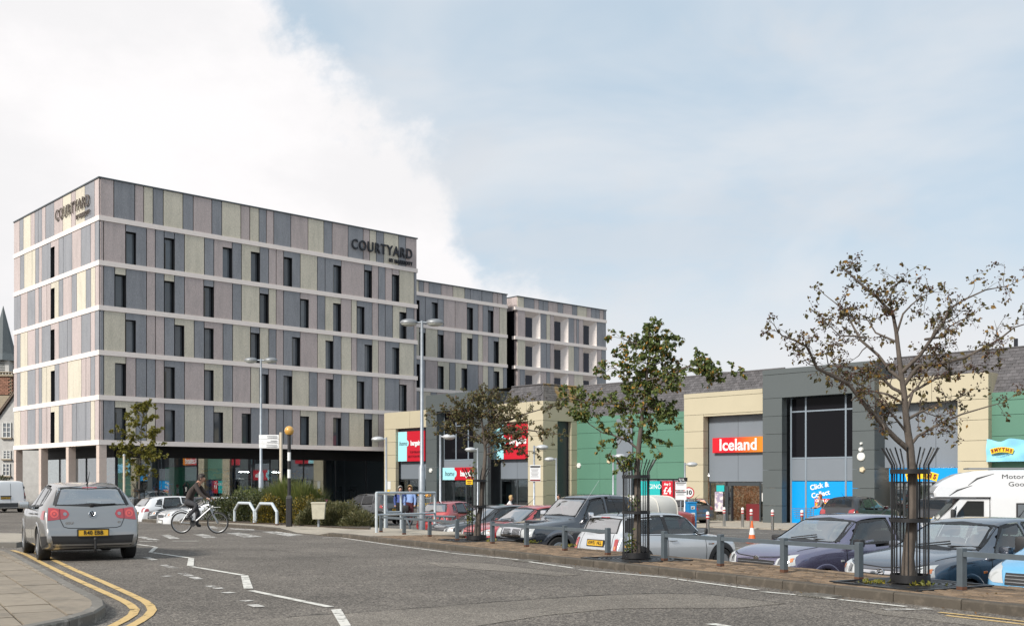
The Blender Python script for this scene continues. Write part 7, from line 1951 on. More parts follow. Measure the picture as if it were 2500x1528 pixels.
 m = MB(); m.rbox((X(1.2), 0, 1.955), (1.35, 2.02, 0.06), 0.02); m.build('overcab_tray', MAT['alloy'], r)
 m = MB(); P = [(X(0.74), 1.22), (X(1.40), 1.93)]; m.add([(P[0][0], -0.84, P[0][1]), (P[0][0], 0.84, P[0][1]), (P[1][0], 0.78, P[1][1]), (P[1][0], -0.78, P[1][1])], [(0, 1, 2, 3)]); nn = Vector((P[1][1] - P[0][1], 0, P[0][0] - P[1][0])).normalized(); m.v = [v + nn * 0.02 for v in m.v]; m.build('windscreen', MAT['car_glass_dark'], r)
 m = MB(); m.rbox((X(-0.02), 0, 0.5), (0.12, 1.9, 0.3), 0.05); m.build('front_bumper', MAT['plastic_grey'], r, smooth=True)
 m = MB(); m.box((X(4.0), 0, 2.91), (4.6, 1.3, 0.05)); m.build('roof_rack', MAT['alloy'], r)
motorhome()
# ------------------------------------------------------------------ street furniture
def V2(p, z): return Vector((p.x, p.y, z))
FACE = lambda p: math.atan2(-p.y, -p.x) + math.pi / 2      # turn so that local -y looks back at the viewpoint

# --- knee rails along the brick pavement
def knee_rail(posts, label, extend=None, h=0.5, concrete=KH):
 P = [gp(a, b, concrete) for a, b in posts]
 if extend: P.append(P[-1] + (P[-1] - P[-2]).normalized() * extend)
 for p in P: p.z = G(p.y) + concrete
 r = thing('knee_rail', P[0], 0, label, 'railing', 'grey knee rails along the pavement')
 for i, p in enumerate(P):
  a = P[max(0, i - 1)]; b = P[min(len(P) - 1, i + 1)]; ang = math.atan2(b.y - a.y, b.x - a.x)
  m = MB(); m.rbox(p + UP * (h / 2 - 0.02), (0.085, 0.085, h + 0.04), 0.008, rz=ang); o = m.build('post', MAT['rail_grey'], r, world=True)
  m = MB(); m.rbox(p + UP * 0.02, (0.089, 0.089, 0.045), 0.006, rz=ang); m.build('rusty_foot', MAT['rust'], o, world=True)
 for a, b in zip(P, P[1:]):
  t = (b - a).normalized(); za = UP * (h - 0.07); n = Vector((-t.y, t.x, 0)); m = MB(); A_, B_ = a + t * 0.045 + za, b - t * 0.045 + za
  m.hexa([A_ - n * 0.032 - UP * 0.03, B_ - n * 0.032 - UP * 0.03, B_ + n * 0.032 - UP * 0.03, A_ + n * 0.032 - UP * 0.03, A_ - n * 0.032 + UP * 0.03, B_ - n * 0.032 + UP * 0.03, B_ + n * 0.032 + UP * 0.03, A_ + n * 0.032 + UP * 0.03])
  m.build('rail', MAT['rail_grey'], r, world=True)
 return r
knee_rail([(930, 1298), (986.5, 1304), (1049, 1309), (1116, 1318)], 'grey knee rail of four posts to the left of the first caged tree')
knee_rail([(1202, 1326), (1285.5, 1334), (1379, 1343), (1484, 1353.5)], 'grey knee rail of four posts in front of the pickup truck')
knee_rail([(1622, 1367.7), (1759, 1381), (1914, 1396), (2097, 1415)], 'grey knee rail of four posts in front of the purple car')
def last_rail():
 a = gp(2348, 1439, KH); b = gp(2700, 1474, KH); knee_rail([(2348, 1439), (2700, 1474)], 'grey knee rail running off the right edge in front of the pale blue van')
last_rail()
knee_rail([(352, 1259.5), (379, 1261), (410, 1262.5), (440, 1264)], 'low grey rail in front of the white and black cars by the slim tree', h=0.52)

# --- lamp columns
def lamp_head(parent, c, ax, shell, L=0.58, name='lamp_head'):
 """flattened saucer: metal shell above, glass bowl below, on a short spigot"""
 ay = UP.cross(ax)
 M = Matrix(((ax.x, ay.x, 0, c.x), (ax.y, ay.y, 0, c.y), (0, 0, 1, c.z), (0, 0, 0, 1))) @ Matrix.Diagonal((1.0, 0.72, 1.0, 1))
 r = L / 2
 m = MB(); m.lathe([(r * 0.98, -0.03), (r, 0.0), (r * 0.95, 0.04), (r * 0.75, 0.085), (r * 0.4, 0.115), (0.0, 0.125)], 24, M); h = m.build(name, MAT[shell], parent, world=True, smooth=True, angle=60)
 m = MB(); m.lathe([(r * 0.93, -0.03), (r * 0.82, -0.075), (r * 0.5, -0.115), (0.0, -0.13)][::-1], 24, M); m.build('lamp_lens', MAT['lamp_lens'], h, world=True, smooth=True)
 return h
def single_lamp(px, top_py, y, side, label, height=None, zg=None):
 b = Vector(((px - CX) / FPX * y, y, 0)); b.z = CP(b.x, b.y) if zg is None else zg; zt = CZ + (HY - top_py) / FPX * y
 r = thing('street_lamp', b, 0, label, 'street lamp', 'single-headed car park lamps')
 m = MB(); m.tube([b - UP * 0.1, b + UP * 1.0, b + UP * 1.05, V2(b, zt)], [0.085, 0.085, 0.05, 0.045], 10); m.build('column', MAT['galv'], r, world=True, smooth=True)
 m = MB(); ax = Vector((side, 0, 0)); m.tube([V2(b, zt - 0.08), V2(b, zt - 0.08) + ax * 0.12], 0.035, 8); m.build('spigot', MAT['lamp_shell'], r, world=True, smooth=True)
 lamp_head(r, V2(b, zt - 0.09) + ax * 0.38, ax, 'lamp_shell')
 return r, b, zt
single_lamp(943, 1067, 48.5, -1, 'grey single lamp with its head to the left, before the cream shop end')
single_lamp(1075, 1061, 46.0, 1, 'grey single lamp with its head to the right, by the lower home goods sign')
single_lamp(1166, 1093, 56.0, -1, 'grey single lamp seen just behind the first caged tree')
l4, l4b, l4z = single_lamp(1304, 1087, 50.2, 1, 'grey single lamp carrying a white parking notice')
single_lamp(1358, 1117, 60.0, -1, 'grey single lamp in front of the tall slot in the cream wall')
single_lamp(1497, 1109, 58.0, 1, 'grey single lamp before the green wall behind the leafy caged tree')
l7, l7b, l7z = single_lamp(1672, 1129, 56.0, 1, 'grey single lamp before the cream pillar of the food shop')
def twin_lamp(px, base_py, top_py, label):
 b = gp(px, base_py, KH); y = b.y; zt = CZ + (HY - top_py) / FPX * y
 r = thing('twin_street_lamp', b, 0, label, 'street lamp', 'tall twin-headed lamps')
 h1 = 1.95
 m = MB(); m.tube([b - UP * 0.1, b + UP * h1, b + UP * (h1 + 0.12), V2(b, zt)], [0.11, 0.11, 0.062, 0.045], 12); m.build('column', MAT['galv'], r, world=True, smooth=True)
 m = MB(); m.tube([V2(b, zt) - Vector((0.16, 0, 0.06)), V2(b, zt) + Vector((0.16, 0, -0.06))], 0.03, 8); m.build('cross_arm', MAT['galv'], r, world=True, smooth=True)
 for s in (-1, 1): lamp_head(r, V2(b, zt - 0.06) + Vector((s * 0.43, 0, 0)), Vector((s, 0, 0)), 'lamp_grey')
 return r
twin_lamp(637, 1265, 876, 'tall twin-headed lamp rising from the planted bed before the hotel')
twin_lamp(1030, 1286, 783, 'tall twin-headed lamp in front of the left home goods sign')

# --- crossing beacon
b = gp(706, 1284.5, KH)
r = thing('crossing_beacon', b, 0, 'black and white striped crossing beacon with amber globe', 'beacon')
zt = CZ + (HY - 1051) / FPX * b.y
m = MB(); m.rbox(b + UP * 0.48, (0.19, 0.19, 0.98), 0.03); m.lathe([(0.13, 0), (0.05, 0.1)], 4, Matrix.Translation(b + UP * 0.97) @ Matrix.Rotation(R(45), 4, 'Z')); m.build('base_box', MAT['black_paint'], r, world=True)
z0 = b.z + 1.05; z1 = zt - 0.15; nb = 7
for k in range(nb):
 a, c = z0 + (z1 - z0) * k / nb, z0 + (z1 - z0) * (k + 1) / nb
 m = MB(); m.tube([V2(b, a), V2(b, c)], 0.058 if k != 0 else 0.058, 12); m.build('stripe_band', MAT['white_paint' if k in (2, 4) else 'black_paint'], r, world=True, smooth=True)
m = MB(); m.tube([V2(b, z1 - 0.02), V2(b, z1 + 0.05)], [0.06, 0.09], 12); m.build('collar', MAT['black_paint'], r, world=True, smooth=True)
m = MB(); m.lathe([(0.08, -0.14), (0.13, -0.10), (0.16, 0.0), (0.135, 0.09), (0.08, 0.14), (0.0, 0.16)], 22, Matrix.Translation(V2(b, zt))); m.build('amber_globe', MAT['beacon_amber'], r, world=True, smooth=True)

# --- finger board on a pale post
b = gp(686, 1272, KH)
r = thing('direction_sign', b, 0, 'white direction board hung from a tall pale post', 'sign')
zt = CZ + (HY - 1055) / FPX * b.y
m = MB(); m.tube([b - UP * 0.1, V2(b, zt)], 0.06, 10); m.build('post', MAT['beige_post'], r, world=True, smooth=True)
s1 = FPX / b.y; w = 48 / s1; hh = 33 / s1; zc = CZ + (HY - 1077.5) / s1; cx_ = b.x - 0.08 - w / 2
for k in range(3):
 m = MB(); z = zc + hh / 2 - (k + 0.5) * hh / 3; m.rbox((cx_, b.y - 0.02, z), (w, 0.05, hh / 3 - 0.008), 0.008, rz=0.05); o = m.build('board', MAT['sign_white'], r, world=True)
 m = MB(); rr = random.Random(k)
 for q in range(2):
  l_ = w * rr.uniform(0.3, 0.55); m.box((cx_ + w * 0.42 - l_ / 2, b.y - 0.055, z + 0.03 - q * 0.06), (l_, 0.006, 0.018))
 m.box((cx_ - w * 0.36, b.y - 0.055, z), (0.05, 0.006, 0.05)); m.build('board_lettering', MAT['lamp_grey'], o, world=True)

# --- cycle hoops
for (a, c, lab) in (((573, 1275), (621, 1278), 'silver cycle hoop nearer the cyclist, left of the pair'), ((625, 1278), (676, 1281.5), 'silver cycle hoop nearer the crossing beacon, right of the pair')):
 A_, B_ = gp(*a, KH), gp(*c, KH); r = thing('cycle_stand', (A_ + B_) / 2, 0, lab, 'cycle stand', 'cycle hoops')
 h = 0.74; t = (B_ - A_); m = MB(); m.tube([A_ - UP * 0.05, A_ + UP * (h * 0.62), A_ + t * 0.22 + UP * h, B_ - t * 0.22 + UP * h, B_ + UP * (h * 0.62), B_ - UP * 0.05], 0.055, 8); m.build('hoop', MAT['galv_light'], r, world=True)
 for p in (A_, B_):
  m = MB(); m.tube([p, p + UP * 0.05], 0.058, 8); m.build('rusty_foot', MAT['rust'], r, world=True)

# --- tubular frame by the path into the car park
P1, P2 = gp(919, 1299, KH), gp(1062, 1291, KH); P3, P4 = gp(940, 1288, KH), gp(979, 1286, KH)
r = thing('guard_railing', P1, 0, 'pale tubular guard railing beside the two women', 'railing')
h = 1.13
for a, c in ((P1, P2), (P3, P4)):
 for p in (a, c):
  m = MB(); m.tube([p - UP * 0.3, p + UP * h], 0.04, 8); m.build('post', MAT['galv_light'], r, world=True)
 m = MB(); m.tube([a + UP * h, c + UP * h], 0.04, 8); m.build('top_rail', MAT['galv_light'], r, world=True)
 m = MB(); m.tube([a + UP * 0.5, c + UP * 0.5], 0.03, 8); m.build('lower_rail', MAT['galv_light'], r, world=True)
m = MB(); m.tube([P1 + UP * (h - 0.002), P3 + UP * (h - 0.002)], 0.036, 8); m.build('side_rail', MAT['galv_light'], r, world=True)
# V-braced barrier in the car park
A_, B_ = at(985, 1250, 38.5), at(1112, 1250, 37.0)
for p in (A_, B_): p.z = CP(p.x, p.y)
r = thing('braced_barrier', A_, 0, 'low grey barrier with V-shaped braces behind the railing', 'barrier')
m = MB(); m.tube([A_ + UP * 0.98, B_ + UP * 0.98], 0.045, 6); m.build('beam', MAT['rail_grey'], r, world=True)
for k in range(4):
 p = A_.lerp(B_, (k + 0.5) / 4); t = (B_ - A_).normalized(); m = MB(); m.tube([p - t * 0.24 + UP * 0.98, p + UP * 0.62, p + t * 0.24 + UP * 0.98], 0.04, 6); m.tube([p + UP * 0.64, p - UP * 0.05], 0.04, 6); m.build('brace', MAT['rail_grey'], r, world=True)

# --- bollards
def bollard_proto(b):
 r = thing('bollard', b, 0, None, 'bollard', 'steel bollards at the shop doors')
 m = MB(); m.lathe([(0.075, -0.05), (0.075, 0.78)], 16); m.build('post', MAT['steel'], r, smooth=True, angle=30)
 m = MB(); m.lathe([(0.078, 0.68), (0.078, 0.74)], 16); m.lathe([(0.078, 0.80), (0.078, 0.86)], 16); m.build('red_band', MAT['bollard_red'], r, smooth=True, angle=30)
 m = MB(); m.lathe([(0.076, 0.74), (0.076, 0.80)], 16); m.lathe([(0.075, 0.86), (0.075, 0.93), (0.055, 0.985), (0.0, 1.0)], 16, Matrix.Shear('XZ', 4, (0.0, 0.0)) if False else None); m.build('cap', MAT['white_paint'], r, smooth=True, angle=50)
 return r
BOL = [(1768, 55.1, 'steel bollard farthest to the left before the food shop door'), (1813, 54.0, 'steel bollard in the middle of the food shop doorway'), (1834, 52.0, 'steel bollard right of the food shop doorway'),
    (1886, 51.0, 'steel bollard before the dark pillar of the toy shop'), (1728, 45.6, 'steel bollard nearer us, right of the blue machine'), (1690, 47.2, 'steel bollard partly behind the blue machine'), (1958, 50.0, 'steel bollard showing its tip above the purple car')]
proto = None
for px, y, lab in BOL:
 x = (px - CX) / FPX * y; t = x * E2.x + y * E2.y; z = CP(x, y) + (0.05 if t > 44.5 else 0.0)
 if proto is None: proto = bollard_proto((x, y, z)); proto['label'] = lab
 else: copy_thing(proto, (x, y, z), 0, lab)
# --- traffic cone
y = 38.5; x = (1836 - CX) / FPX * y; b = Vector((x, y, CP(x, y)))
r = thing('traffic_cone', b, 0, 'orange and white traffic cone beyond the purple car', 'cone')
m = MB(); m.rbox((0, 0, 0.02), (0.42, 0.42, 0.04), 0.015); m.build('base', MAT['cone_orange'], r)
for z0_, z1_, mt in ((0.04, 0.30, 'cone_orange'), (0.30, 0.54, 'white_paint'), (0.54, 0.80, 'cone_orange')):
 rad = lambda z: 0.15 - 0.125 * z / 0.8
 m = MB(); m.lathe([(rad(z0_), z0_), (rad(z1_), z1_)], 18); m.build('sleeve', MAT[mt], r, smooth=True, angle=30)
# --- blue machine
y = 46.6; x = (1687 - CX) / FPX * y; b = Vector((x, y, CP(x, y)))
r = thing('ticket_machine', b, R(12), 'bright blue upright machine with notices beside the brown car', 'machine')
m = MB(); m.rbox((0, 0, 0.68), (0.40, 0.34, 1.36), 0.03); m.rbox((0, 0, 1.38), (0.44, 0.38, 0.05), 0.015); m.build('cabinet', MAT['kiosk_blue'], r)
for z, w, h, mt in ((1.15, 0.17, 0.13, 'paper'), (0.82, 0.2, 0.22, 'paper'), (0.5, 0.2, 0.2, 'paper'), (0.26, 0.16, 0.16, 'sign_red')):
 m = MB(); m.box((0.02, -0.174, z), (w, 0.006, h)); o = m.build('notice', MAT[mt], r)
 m = MB(); m.box((0.02, -0.179, z + h * 0.15), (w * 0.7, 0.004, h * 0.12)); m.box((0.0, -0.179, z - h * 0.15), (w * 0.5, 0.004, h * 0.3)); m.build('notice_print', MAT['sign_black'], o)
# --- notices
def notice(parent, c, w, h, hd=True, foot=None, lines=7):
 m = MB(); m.rbox(c, (w, 0.03, h), 0.008); o = m.build('board', MAT['sign_white'], parent, world=True)
 m = MB(); m.box(c + Vector((0, -0.018, h * 0.40)), (w * 0.92, 0.006, h * 0.1)); m.build('heading', MAT['sign_black'], o, world=True)
 m = MB()
 for k in range(lines): m.box(c + Vector((-w * 0.05, -0.018, h * (0.28 - 0.08 * k))), (w * (0.75 - 0.1 * (k % 3)), 0.006, h * 0.022))
 m.build('small_print', MAT['lamp_grey'], o, world=True)
 if foot: m = MB(); m.box(c + Vector((0, -0.018, -h * 0.42)), (w * 0.95, 0.006, h * 0.09)); m.build('footing', MAT[foot], o, world=True)
r = thing('parking_notice', V2(l4b, CZ + (HY - 1157) / FPX * 50.2 - 0.4), 0, 'white parking notice with black heading on the lamp column', 'sign')
notice(r, Vector((l4b.x + 0.05, l4b.y - 0.09, CZ + (HY - 1155) / FPX * 50.2)), 0.50, 0.78, foot='sign_maroon')
y = 50.0; x = (1662 - CX) / FPX * y; b = Vector((x, y, CP(x, y)))
r = thing('notice_sign', b, 0, 'white notice boards on a post behind the pale pickup canopy', 'sign')
m = MB(); m.tube([b - UP * 0.1, b + UP * 2.4], 0.035, 8); m.build('post', MAT['galv'], r, world=True)
notice(r, Vector((x, y - 0.06, CZ + (HY - 1186) / FPX * y)), 0.52, 0.38, lines=3); notice(r, Vector((x, y - 0.06, CZ + (HY - 1209) / FPX * y)), 0.52, 0.42, lines=4)
c = Vector((x + 0.26, y + 1.0, CZ + (HY - 1170) / FPX * y)); m = MB(); m.rbox(c, (0.44, 0.03, 0.19), 0.006); o = m.build('black_plate', MAT['sign_black'], r, world=True); m = MB(); [m.box(c - Vector((0.02 * k - 0.0, 0.018, 0.035 - 0.06 * (k % 2))) + Vector((-0.13 + 0.09 * (k // 2), 0, 0)), (0.075, 0.004, 0.035)) for k in range(8)]; m.build('white_print', MAT['sign_white'], o, world=True)
y = 53.0; x = (1681 - CX) / FPX * y; b = Vector((x, y, CP(x, y)))
r = thing('speed_sign', b, 0, 'round white speed sign with red rim behind the notice boards', 'sign')
m = MB(); m.tube([b - UP * 0.1, V2(b, CZ + (HY - 1190) / FPX * y)], 0.03, 8); m.build('post', MAT['galv'], r, world=True)
zc = CZ + (HY - 1202) / FPX * y; M = Matrix.Translation((x, y - 0.05, zc)) @ Matrix.Rotation(R(90), 4, 'X')
m = MB(); m.lathe([(0.28, -0.01), (0.28, 0.01)], 28, M); o = m.build('red_rim', MAT['sign_red'], r, world=True)
m = MB(); m.lathe([(0.225, -0.01), (0.225, 0.016)], 28, M); m.build('white_disc', MAT['sign_white'], o, world=True)
text_part('numeral', '10', 0.30, Vector((x, y - 0.072, zc)), Vector((1, 0, 0)), UP, MAT['sign_black'], o, depth=0.006, bold=0.01)
# yellow tag hung on the first cage, paper notices on the shop end
# --- pale slender post behind the silver car
b = gp(303, 1262, KH); r = thing('slim_post', b, 0, 'slender pale post rising behind the silver car by the corner column', 'post'); m = MB(); m.tube([b - UP * 0.1, V2(b, CZ + (HY - 1112) / FPX * b.y)], 0.055, 8); m.build('column', MAT['beige_post'], r, world=True, smooth=True); m = MB(); m.tube([V2(b, CZ + (HY - 1112) / FPX * b.y) , V2(b, CZ + (HY - 1108) / FPX * b.y)], [0.07, 0.04], 8); m.build('cap', MAT['galv'], r, world=True)
# --- cream bin in the planting
b = at(778, 1266, 35.2); b.z = G(35.2) + 0.38
r = thing('grit_bin', b, R(6), 'cream square bin standing among the low shrubs', 'bin')
m = MB(); w0, w1 = 0.19, 0.225
m.hexa([Vector(p) for p in ((-w0, -w0, 0), (w0, -w0, 0), (w0, w0, 0), (-w0, w0, 0), (-w1, -w1, 0.52), (w1, -w1, 0.52), (w1, w1, 0.52), (-w1, w1, 0.52))]); m.build('tub', MAT['planter_cream'], r)
m = MB(); m.rbox((0, 0, 0.53), (0.48, 0.48, 0.05), 0.012); m.build('rim', MAT['planter_cream'], r); m = MB(); m.tube([(0, 0, -0.5), (0, 0, 0.02)], 0.04, 8); m.build('post', MAT['galv'], r)
# --- trolley hoops at the home goods shop
for px, lab in ((1085, 'silver tube hoop left of the home goods doorway'), (1134, 'silver tube hoop right of the home goods doorway')):
 y = 66.0; x = (px - CX) / FPX * y; b = Vector((x, y, CP(x, y))); r = thing('hoop_barrier', b, 0, lab, 'barrier', 'hoops at the home goods door')
 m = MB(); m.tube([(-0.22, 0, -0.05), (-0.22, 0, 0.85), (-0.12, 0, 1.0), (0.12, 0, 1.0), (0.22, 0, 0.85), (0.22, 0, -0.05)], 0.045, 8); m.build('tube', MAT['steel'], r, smooth=True)
# --- flower stand
y = 66.5; x = (1036 - CX) / FPX * y; b = Vector((x, y, CP(x, y)))
r = thing('flower_stand', b, 0, 'wire stand of yellow and orange flowers at the home goods shop', 'flower stand')
m = MB()
for sx_ in (-0.4, 0.4):
 for sy in (-0.2, 0.2): m.tube([(sx_, sy, 0), (sx_, sy, 1.5)], 0.02, 6)
m.build('frame', MAT['galv'], r)
for z in (0.25, 0.8, 1.4):
 m = MB(); m.box((0, 0, z), (0.9, 0.5, 0.04)); sh_ = m.build('tray', MAT['galv'], r); m = MB(); rr = random.Random(int(z * 10))
 for k in range(60):
  c = Vector((rr.uniform(-0.42, 0.42), rr.uniform(-0.25, 0.22), z + rr.uniform(0.06, 0.26)))
  a = rr.uniform(0, 6.28); m.lathe([(0.0, -0.02), (0.045, 0.0), (0.0, 0.03)], 5, Matrix.Translation(c) @ Matrix.Rotation(a, 4, 'X'))
 m.build('blossom', MAT['sign_orange' if z > 1 else 'sign_yellow'], sh_)

# --- tree cages and grates
def cage(b, label, lean=0.0, dia=0.45, h=1.72):
 r = thing('tree_guard', b, 0, label, 'tree guard', 'black tree cages'); R0 = dia / 2; n = 14
 for k in range(n):
  a = 2 * math.pi * (k + 0.5) / n; d = Vector((math.cos(a), math.sin(a), 0))
  m = MB(); m.tube([d * R0 + UP * 0.02, d * R0 + UP * (h - 0.22), d * (R0 + 0.12) + UP * h], 0.0098, 6); m.build('bar', MAT['guard_black'], r, smooth=True)
 for z, th in ((0.06, 0.10), (0.80, 0.05), (h - 0.30, 0.06)):
  m = MB(); m.lathe([(R0 + 0.014, z - th / 2), (R0 + 0.02, z - th / 2), (R0 + 0.02, z + th / 2), (R0 + 0.014, z + th / 2), (R0 + 0.014, z - th / 2)], 28); m.build('hoop', MAT['guard_black'], r, smooth=True, angle=30)
 return r
def grate(b, label, k_i):
 n = side_normal(K, k_i); ang = math.atan2(n.y, n.x)
 r = thing('tree_grate', b, ang, label, 'grate', 'iron grates around the trees'); s = 0.70
 m = MB(); m.box((0, 0, -0.025), (2 * s, 2 * s, 0.03)); m.build('pit', MAT['soil'], r)
 m = MB()
 for a0, a1, b0, b1 in ((-s, s, -s, -s + 0.07), (-s, s, s - 0.07, s), (-s, -s + 0.07, -s + 0.07, s - 0.07), (s - 0.07, s, -s + 0.07, s - 0.07)): m.box(((a0 + a1) / 2, (b0 + b1) / 2, 0), (a1 - a0, b1 - b0, 0.024))
 m.build('frame', MAT['grate_iron'], r)
 for rr in (0.30, 0.38, 0.46, 0.54, 0.62):
  m = MB(); m.lathe([(rr, -0.012), (rr + 0.04, -0.012), (rr + 0.04, 0.010), (rr, 0.010), (rr, -0.012)], 40); m.build('ring', MAT['grate_iron'], r)
 m = MB()
 for k in range(24):
  a = 2 * math.pi * k / 24; d = Vector((math.cos(a), math.sin(a), 0)); e = Vector((-d.y, d.x, 0)) * 0.012; q0, q1 = d * 0.27, d * 0.68
  m.hexa([q0 - e - UP * 0.012, q1 - e - UP * 0.012, q1 + e - UP * 0.012, q0 + e - UP * 0.012, q0 - e + UP * 0.007, q1 - e + UP * 0.007, q1 + e + UP * 0.007, q0 + e + UP * 0.007])
 m.build('spokes', MAT['grate_iron'], r)
 return r
TB = [gp(1163, 1318, KH), gp(1553, 1364, KH), gp(2222, 1424, KH)]
NM = ['the small round-crowned tree', 'the leafy green tree', 'the large bare tree']
for i, b in enumerate(TB):
 b.z = G(b.y) + KH
 ki = min(range(len(K)), key=lambda k: (Vector((b.x, b.y, 0)) - K[k]).length_squared)
 cage(b + UP * 0.012, 'black iron cage around ' + NM[i]); grate(b, 'square iron grate under ' + NM[i], ki)
y0b = gp(341, 1260, KH); y0b.z = G(y0b.y) + KH
cage(y0b, 'dark cage around the slim street tree before the hotel', dia=0.46, h=1.55)
tg = TB[0]; r = thing('cage_tag', tg + UP * 1.35, 0, 'small yellow tag fixed to the first tree cage', 'tag'); c = Vector((tg.x - 0.16, tg.y - 0.25, tg.z + 1.40)); m = MB(); m.rbox(c, (0.16, 0.012, 0.12), 0.004); o = m.build('plate', MAT['sign_yellow'], r, world=True); m = MB(); m.box(c - Vector((0, 0.009, -0.02)), (0.11, 0.004, 0.02)); m.box(c - Vector((0.0, 0.009, 0.02)), (0.09, 0.004, 0.015)); m.build('print', MAT['sign_maroon'], o, world=True)
for i, (z0_, z1_, mt) in enumerate(((-0.62, 0.02, 'paper'), (-1.0, -0.68, 'sign_yellow'))): sbox(homeshop, 'notice', mt, sx(946), sx(954 if i == 0 else 952), z0_ - 0.1, z1_ - 0.1, T1s - 0.02, T1s - 0.004)
# ------------------------------------------------------------------ trees, shrubs, fallen leaves
def leaf(mb_, p, d, up, s, w=0.5, fold=0.25):
 """one leaf: four corners folded along the midrib"""
 d = d.normalized(); sd = d.cross(up)
 if sd.length < 1e-4: sd = Vector((1, 0, 0))
 sd.normalize(); nr = sd.cross(d); b = len(mb_.v)
 mb_.v += [p, p + d * s * 0.45 + sd * s * w * 0.5 + nr * s * fold * 0.5, p + d * s, p + d * s * 0.45 - sd * s * w * 0.5 + nr * s * fold * 0.5]
 mb_.f += [(b, b + 1, b + 2), (b, b + 2, b + 3)]; mb_.m += [0, 0]
def rv(rg):
 while True:
  v = Vector((rg.uniform(-1, 1), rg.uniform(-1, 1), rg.uniform(-1, 1)))
  if 0.05 < v.length < 1: return v.normalized()
def grow_tree(name, label, b, bpx, sc, trunk, limbs, rad, leafm, leaf_s, per_twig, twig_n, twig_len, seed, bark='bark', berries=0.0, spread=0.6, sub=3, droop=0.15, cluster_tip=False, cat='tree', depthk=0.55):
 rg = random.Random(seed); r = thing(name, b, 0, label, cat, 'trees')
 wood = MB(); fol = MB(); ber = MB()
 def W(px, py, y=0.0): return Vector(((px - bpx[0]) / sc, y, (bpx[1] - py) / sc))
 T = [W(*p) for p in trunk]; n = len(T); rr = [rad[0] + (rad[1] - rad[0]) * (i / (n - 1)) ** 0.8 for i in range(n)]
 trunk_m = MB(); trunk_m.tube(T, [rr[0] * 1.25] + rr[1:], 10); trunk_m.build('trunk', MAT[bark], r, smooth=True, angle=80)
 def twig(p, d, L, rad_, lvl):
  k = 4 if lvl < 2 else 3; pts = [p]; dd = d.copy()
  for i in range(k):
   dd = (dd + rv(rg) * 0.42).normalized(); pts.append(pts[-1] + dd * L / k)
  wood.tube(pts, [rad_ * (1 - 0.75 * i / k) for i in range(k + 1)], 4 if lvl < 2 else 3, caps=False)
  if lvl < 2:
   for j in range(sub):
    q = pts[rg.randint(1, k)]; e = (dd * 0.5 + rv(rg)).normalized(); twig(q, e, L * rg.uniform(0.35, 0.6), rad_ * 0.55, lvl + 1)
  m_ = per_twig if lvl >= 1 or sub == 0 else per_twig * 0.5
  cnt = int(m_) + (1 if rg.random() < m_ - int(m_) else 0)
  for j in range(cnt):
   q = pts[-1] if cluster_tip and rg.random() < 0.6 else pts[rg.randint(1, k)].lerp(pts[max(0, rg.randint(0, k) - 1)], rg.random() * 0.3)
   e = (rv(rg) + dd * 0.6 - UP * droop * 3).normalized(); leaf(fol, q + rv(rg) * 0.01, e, rv(rg), leaf_s * rg.uniform(0.65, 1.25), rg.uniform(0.5, 0.8), rg.uniform(0.05, 0.5))
  if berries and rg.random() < berries:
   for j in range(rg.randint(1, 3)):
    c = pts[-1] + rv(rg) * 0.03; ber.lathe([(0.0, -0.011), (0.011, 0.0), (0.0, 0.011)], 4, Matrix.Translation(c))
 for li, lm in enumerate(limbs):
  tilt = rg.uniform(-depthk, depthk); base_x = W(*lm[0]).x; P = []
  for i, p in enumerate(lm):
   q = W(*p); L0 = (q - W(*lm[0])).length; P.append(Vector((q.x, tilt * L0 + (rg.uniform(-0.03, 0.03) if i else 0), q.z)))
  # the limb starts on the trunk
  near = min(T, key=lambda t: (t - P[0]).length)
  Ls = sum((a - c).length for a, c in zip(P, P[1:])); r0 = max(0.007, min(rad[0] * 0.46, 0.006 + 0.013 * Ls))
  m_ = len(P); radl = [r0 * (1 - 0.82 * i / (m_ - 1)) for i in range(m_)]
  lb = MB(); lb.tube(P, radl, 7); lb.build('limb', MAT[bark], r, smooth=True, angle=80)
  nt = max(2, int(twig_n * Ls))
  for k in range(nt):
   u = rg.uniform(0.12, 1.0); f = u * (m_ - 1); i = min(m_ - 2, int(f)); q = P[i].lerp(P[i + 1], f - i); t = (P[i + 1] - P[i]).normalized()
   e = (t * 0.55 + rv(rg) * 0.95 + UP * 0.15).normalized(); twig(q, e, twig_len * rg.uniform(0.5, 1.25) * (1.15 - 0.4 * u), max(0.0045, radl[i] * 0.42), 0)
  twig(P[-1], (P[-1] - P[-2]).normalized(), twig_len * 0.7, max(0.004, radl[-1]), 0)
 # crown leader twigs
 for k in range(int(6 * twig_n * 0.4)):
  i = rg.randint(max(1, n - 4), n - 1); twig(T[i], (rv(rg) + UP * 0.4).normalized(), twig_len * rg.uniform(0.4, 0.9), max(0.0045, rr[i] * 0.3), 0)
 wood.build('twigs', MAT[bark], r, smooth=True, angle=80)
 o = fol.build('crown', MAT[leafm], r)
 if ber.v: ber.build('berries', MAT['berry'], r)
 return r

